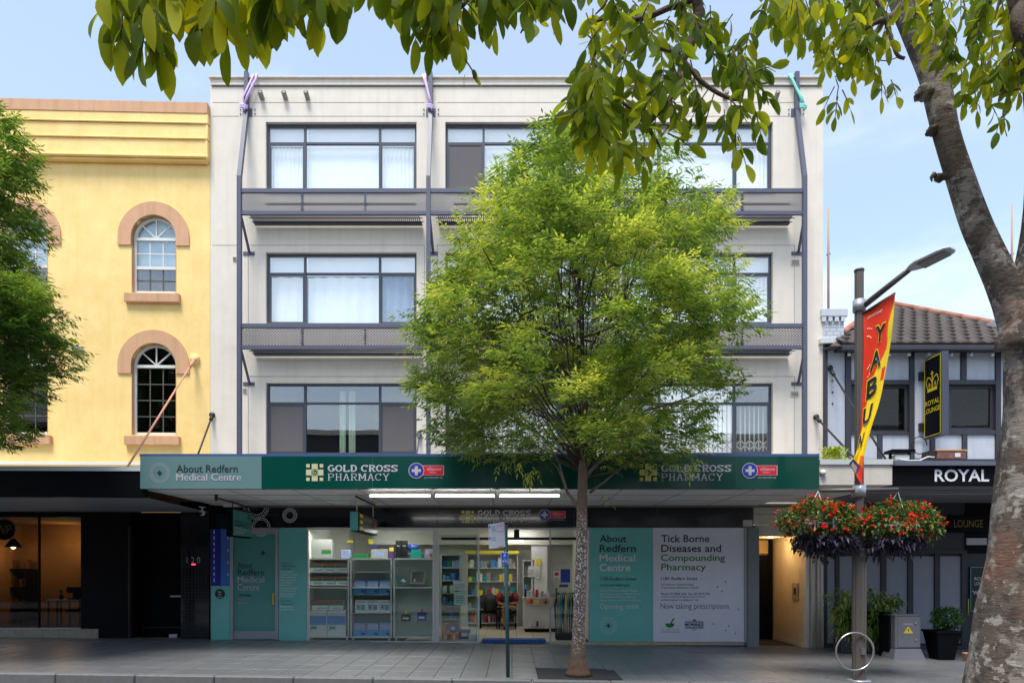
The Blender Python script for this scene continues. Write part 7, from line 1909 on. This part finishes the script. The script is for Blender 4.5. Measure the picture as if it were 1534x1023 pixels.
# region D: right side around the limb
fill([(1140,-30),(1240,-30),(1235,8),(1215,28),(1175,25),(1150,15)],18,-11.6,.11,.10,12,2.5)
fill([(1225,30),(1300,25),(1320,45),(1290,85),(1262,85),(1228,78),(1218,50)],24,E_,.09,.09,9,2.5)
fill([(1245,-30),(1325,-30),(1330,10),(1300,20),(1250,15)],16,E_,.095,.1,11,2)
fill([(1355,-30),(1560,-30),(1560,100),(1520,110),(1480,100),(1455,70),(1425,78),(1400,60),(1385,30)],62,E_,.095,.10,12,2.5)
fill([(1455,80),(1534,80),(1545,125),(1500,130),(1470,115)],12,E_,.095,.1,11,3)
for px,py,ang,n in ((1160,10,-100,5),(1180,15,-85,5),(1150,-5,-120,5),(1312,90,-95,5),(1300,70,-110,5),(1330,45,-90,5),(1320,115,-90,5),(1335,120,-80,7),(1250,130,-120,3),(1255,145,-100,5),(1262,135,-60,3),(1430,60,-95,7),(1440,105,-100,5),(1440,130,-95,7),(1460,135,-80,5),(1480,150,-60,5),(1505,168,-110,3),(1500,175,-120,3),(1470,100,-90,7),(1500,95,-80,7),(1405,45,-110,5)): near_compound(px,py,E_,.09,ang,n,.088,.9,4)
# thin drooping stalks with a few leaves
for pts in ([(1313,90,E_),(1330,92,E_),(1345,86,E_)],[(1252,118,E_),(1256,130,E_),(1253,150,E_)],[(1520,150,E_),(1508,165,E_),(1500,178,E_)],[(689,40,-12.4),(697,90,-12.4),(707,105,-12.4),(710,118,-12.4)]):
    twg.tube([P(*q) for q in pts],.003,5)
for px,py,ang in ((697,112,-110),(709,104,-85),(711,112,-75)): 
    a=radians(ang); leaves.append((6,P(px,py,-12.4),Vector((cos(a),0,sin(a))),.9,.05,2))
twg.build('leaf_stalks', M['twig'], NT, kind='stuff')
# rotate each leaf to hang; nearest / largest first
random.seed(4)
def keyf(L_):
    s, q, d, roll, l, v = L_
    px = 767+q.x*F/(q.y+D0); py = 854-(q.z-1.6)*F/(q.y+D0); size = l*F/(q.y+D0)
    return -(size if (-30 < px < 1560 and py > -15) else size*.1)
leaves.sort(key=keyf)
mass = MB(); off = base(NT)
for k, (s, q, d, roll, l, v) in enumerate(leaves):
    d = d.normalized(); z = Vector((random.uniform(-.5,.5),-1+abs(roll)*.4,random.uniform(-.2,.9))); z = (z - d*z.dot(d)).normalized()
    R3 = Matrix.Rotation(roll, 3, d); z = R3 @ z; x = d.cross(z).normalized()
    mtx = Matrix(((x.x,d.x,z.x),(x.y,d.y,z.y),(x.z,d.z,z.z)))
    if k < 300:
        while len(LMO) <= v: LMO.append(None)
        if LMO[v] is None:
            o = MB().add(*LM[v], True).build('leaf', M['leaf_big'], NT, local=True); LMO[v] = o.data
        else: o = link('leaf', LMO[v], NT)
        o.matrix_basis = Matrix.Translation(q-off) @ mtx.to_4x4() @ Matrix.Diagonal((l,l,l,1))
    else:
        mass.add([q + mtx @ (Vector(p)*l) for p in LM[v][0]], LM[v][1], True, random.uniform(.01,1))
mass.build('leaf_mass', M['leaf_big2'], NT, kind='stuff')

# a few fallen leaves and gum spots on the paving
random.seed(12)
fl = MB()
for i in range(70):
    x = random.uniform(-8,7.5); y = random.choice((random.uniform(-4.9,-.3), random.uniform(-4.9,-3.2))); a = random.uniform(0,6.3); l = random.uniform(.03,.07)
    z = G(x)+.004; d = Vector((cos(a),sin(a),0)); sd_ = Vector((-sin(a),cos(a),0))
    fl.add([Vector((x,y,z)), Vector((x,y,z+.008))+d*l*.5+sd_*l*.22, Vector((x,y,z+.003))+d*l, Vector((x,y,z+.006))+d*l*.5-sd_*l*.22],[(0,1,2),(0,2,3)],False,random.uniform(.01,1))
fl.build('fallen_leaves', leaf_mat('dry_leaf', S(120,90,50), S(160,130,70), S(196,176,110), .1), None, kind='stuff')
gm = MB()
for i in range(160):
    x = random.uniform(-9,8); y = random.uniform(-4.8,-.2); gm.add([(x+random.uniform(.8,1.2)*.016*cos(t*pi/3.5), y+.016*sin(t*pi/3.5), G(x)+.0025) for t in range(7)],[tuple(range(7))])
gm.build('gum_spots', mat('gum_spot', S(60,60,60), .8), None, kind='stuff')

# ================================================================== OTHER SIDE OF THE STREET (seen only as reflections)
def opposite(x0, x1, h, wallm, lab):
    t = thing('opposite_building', lab, 'building', ((x0+x1)/2, -24, -.1)); mb = MB(); ops = []
    n = int((x1-x0)/2.6)
    for i in range(n):
        a = x0+(x1-x0)*(i+.5)/n; ops.append((a-.6,a+.6,4.1,5.9))
    Y = -20.0
    m2 = MB(); wall(m2, x0, x1, 3.4, h, 0, .15, ops); 
    m2.v = [(x, Y-y, z) for x,y,z in m2.v]; m2.build('facade_wall', wallm, t)
    for o in ops: B(o[0],o[1],Y-.16,Y-.14,o[2],o[3],'window',M['glass_dark'],t); B(o[0],o[1],Y-.3,Y-.28,o[2],o[3],'room_wall',M['room_dark'],t)
    B(x0,x1,Y-9,Y-.4,-.2,h-.1,'body',wallm,t); B(x0,x1,Y-.15,Y-.05,-.2,2.9,'shopfront',M['black_gloss'],t); B(x0,x1,Y-.4,Y+2.6,3.0,3.39,'awning',M['black'],t); B(x0,x1,Y-.4,Y+.15,h,h+.25,'parapet',M['cream_trim'],t)
opposite(-20,-7,8.8,M['timber'],'low dark shop building on the far side of the street')
opposite(-38,-20,9.0,M['timber'],'dark brick terrace further left on the far side of the street')
opposite(19,36,9.0,M['stucco'],'pale grey terrace further right on the far side of the street')
opposite(-7,5,9.3,M['stucco'],'grey shop building on the far side of the street')
opposite(5,19,8.6,M['cream'],'cream shop building on the far side of the street')
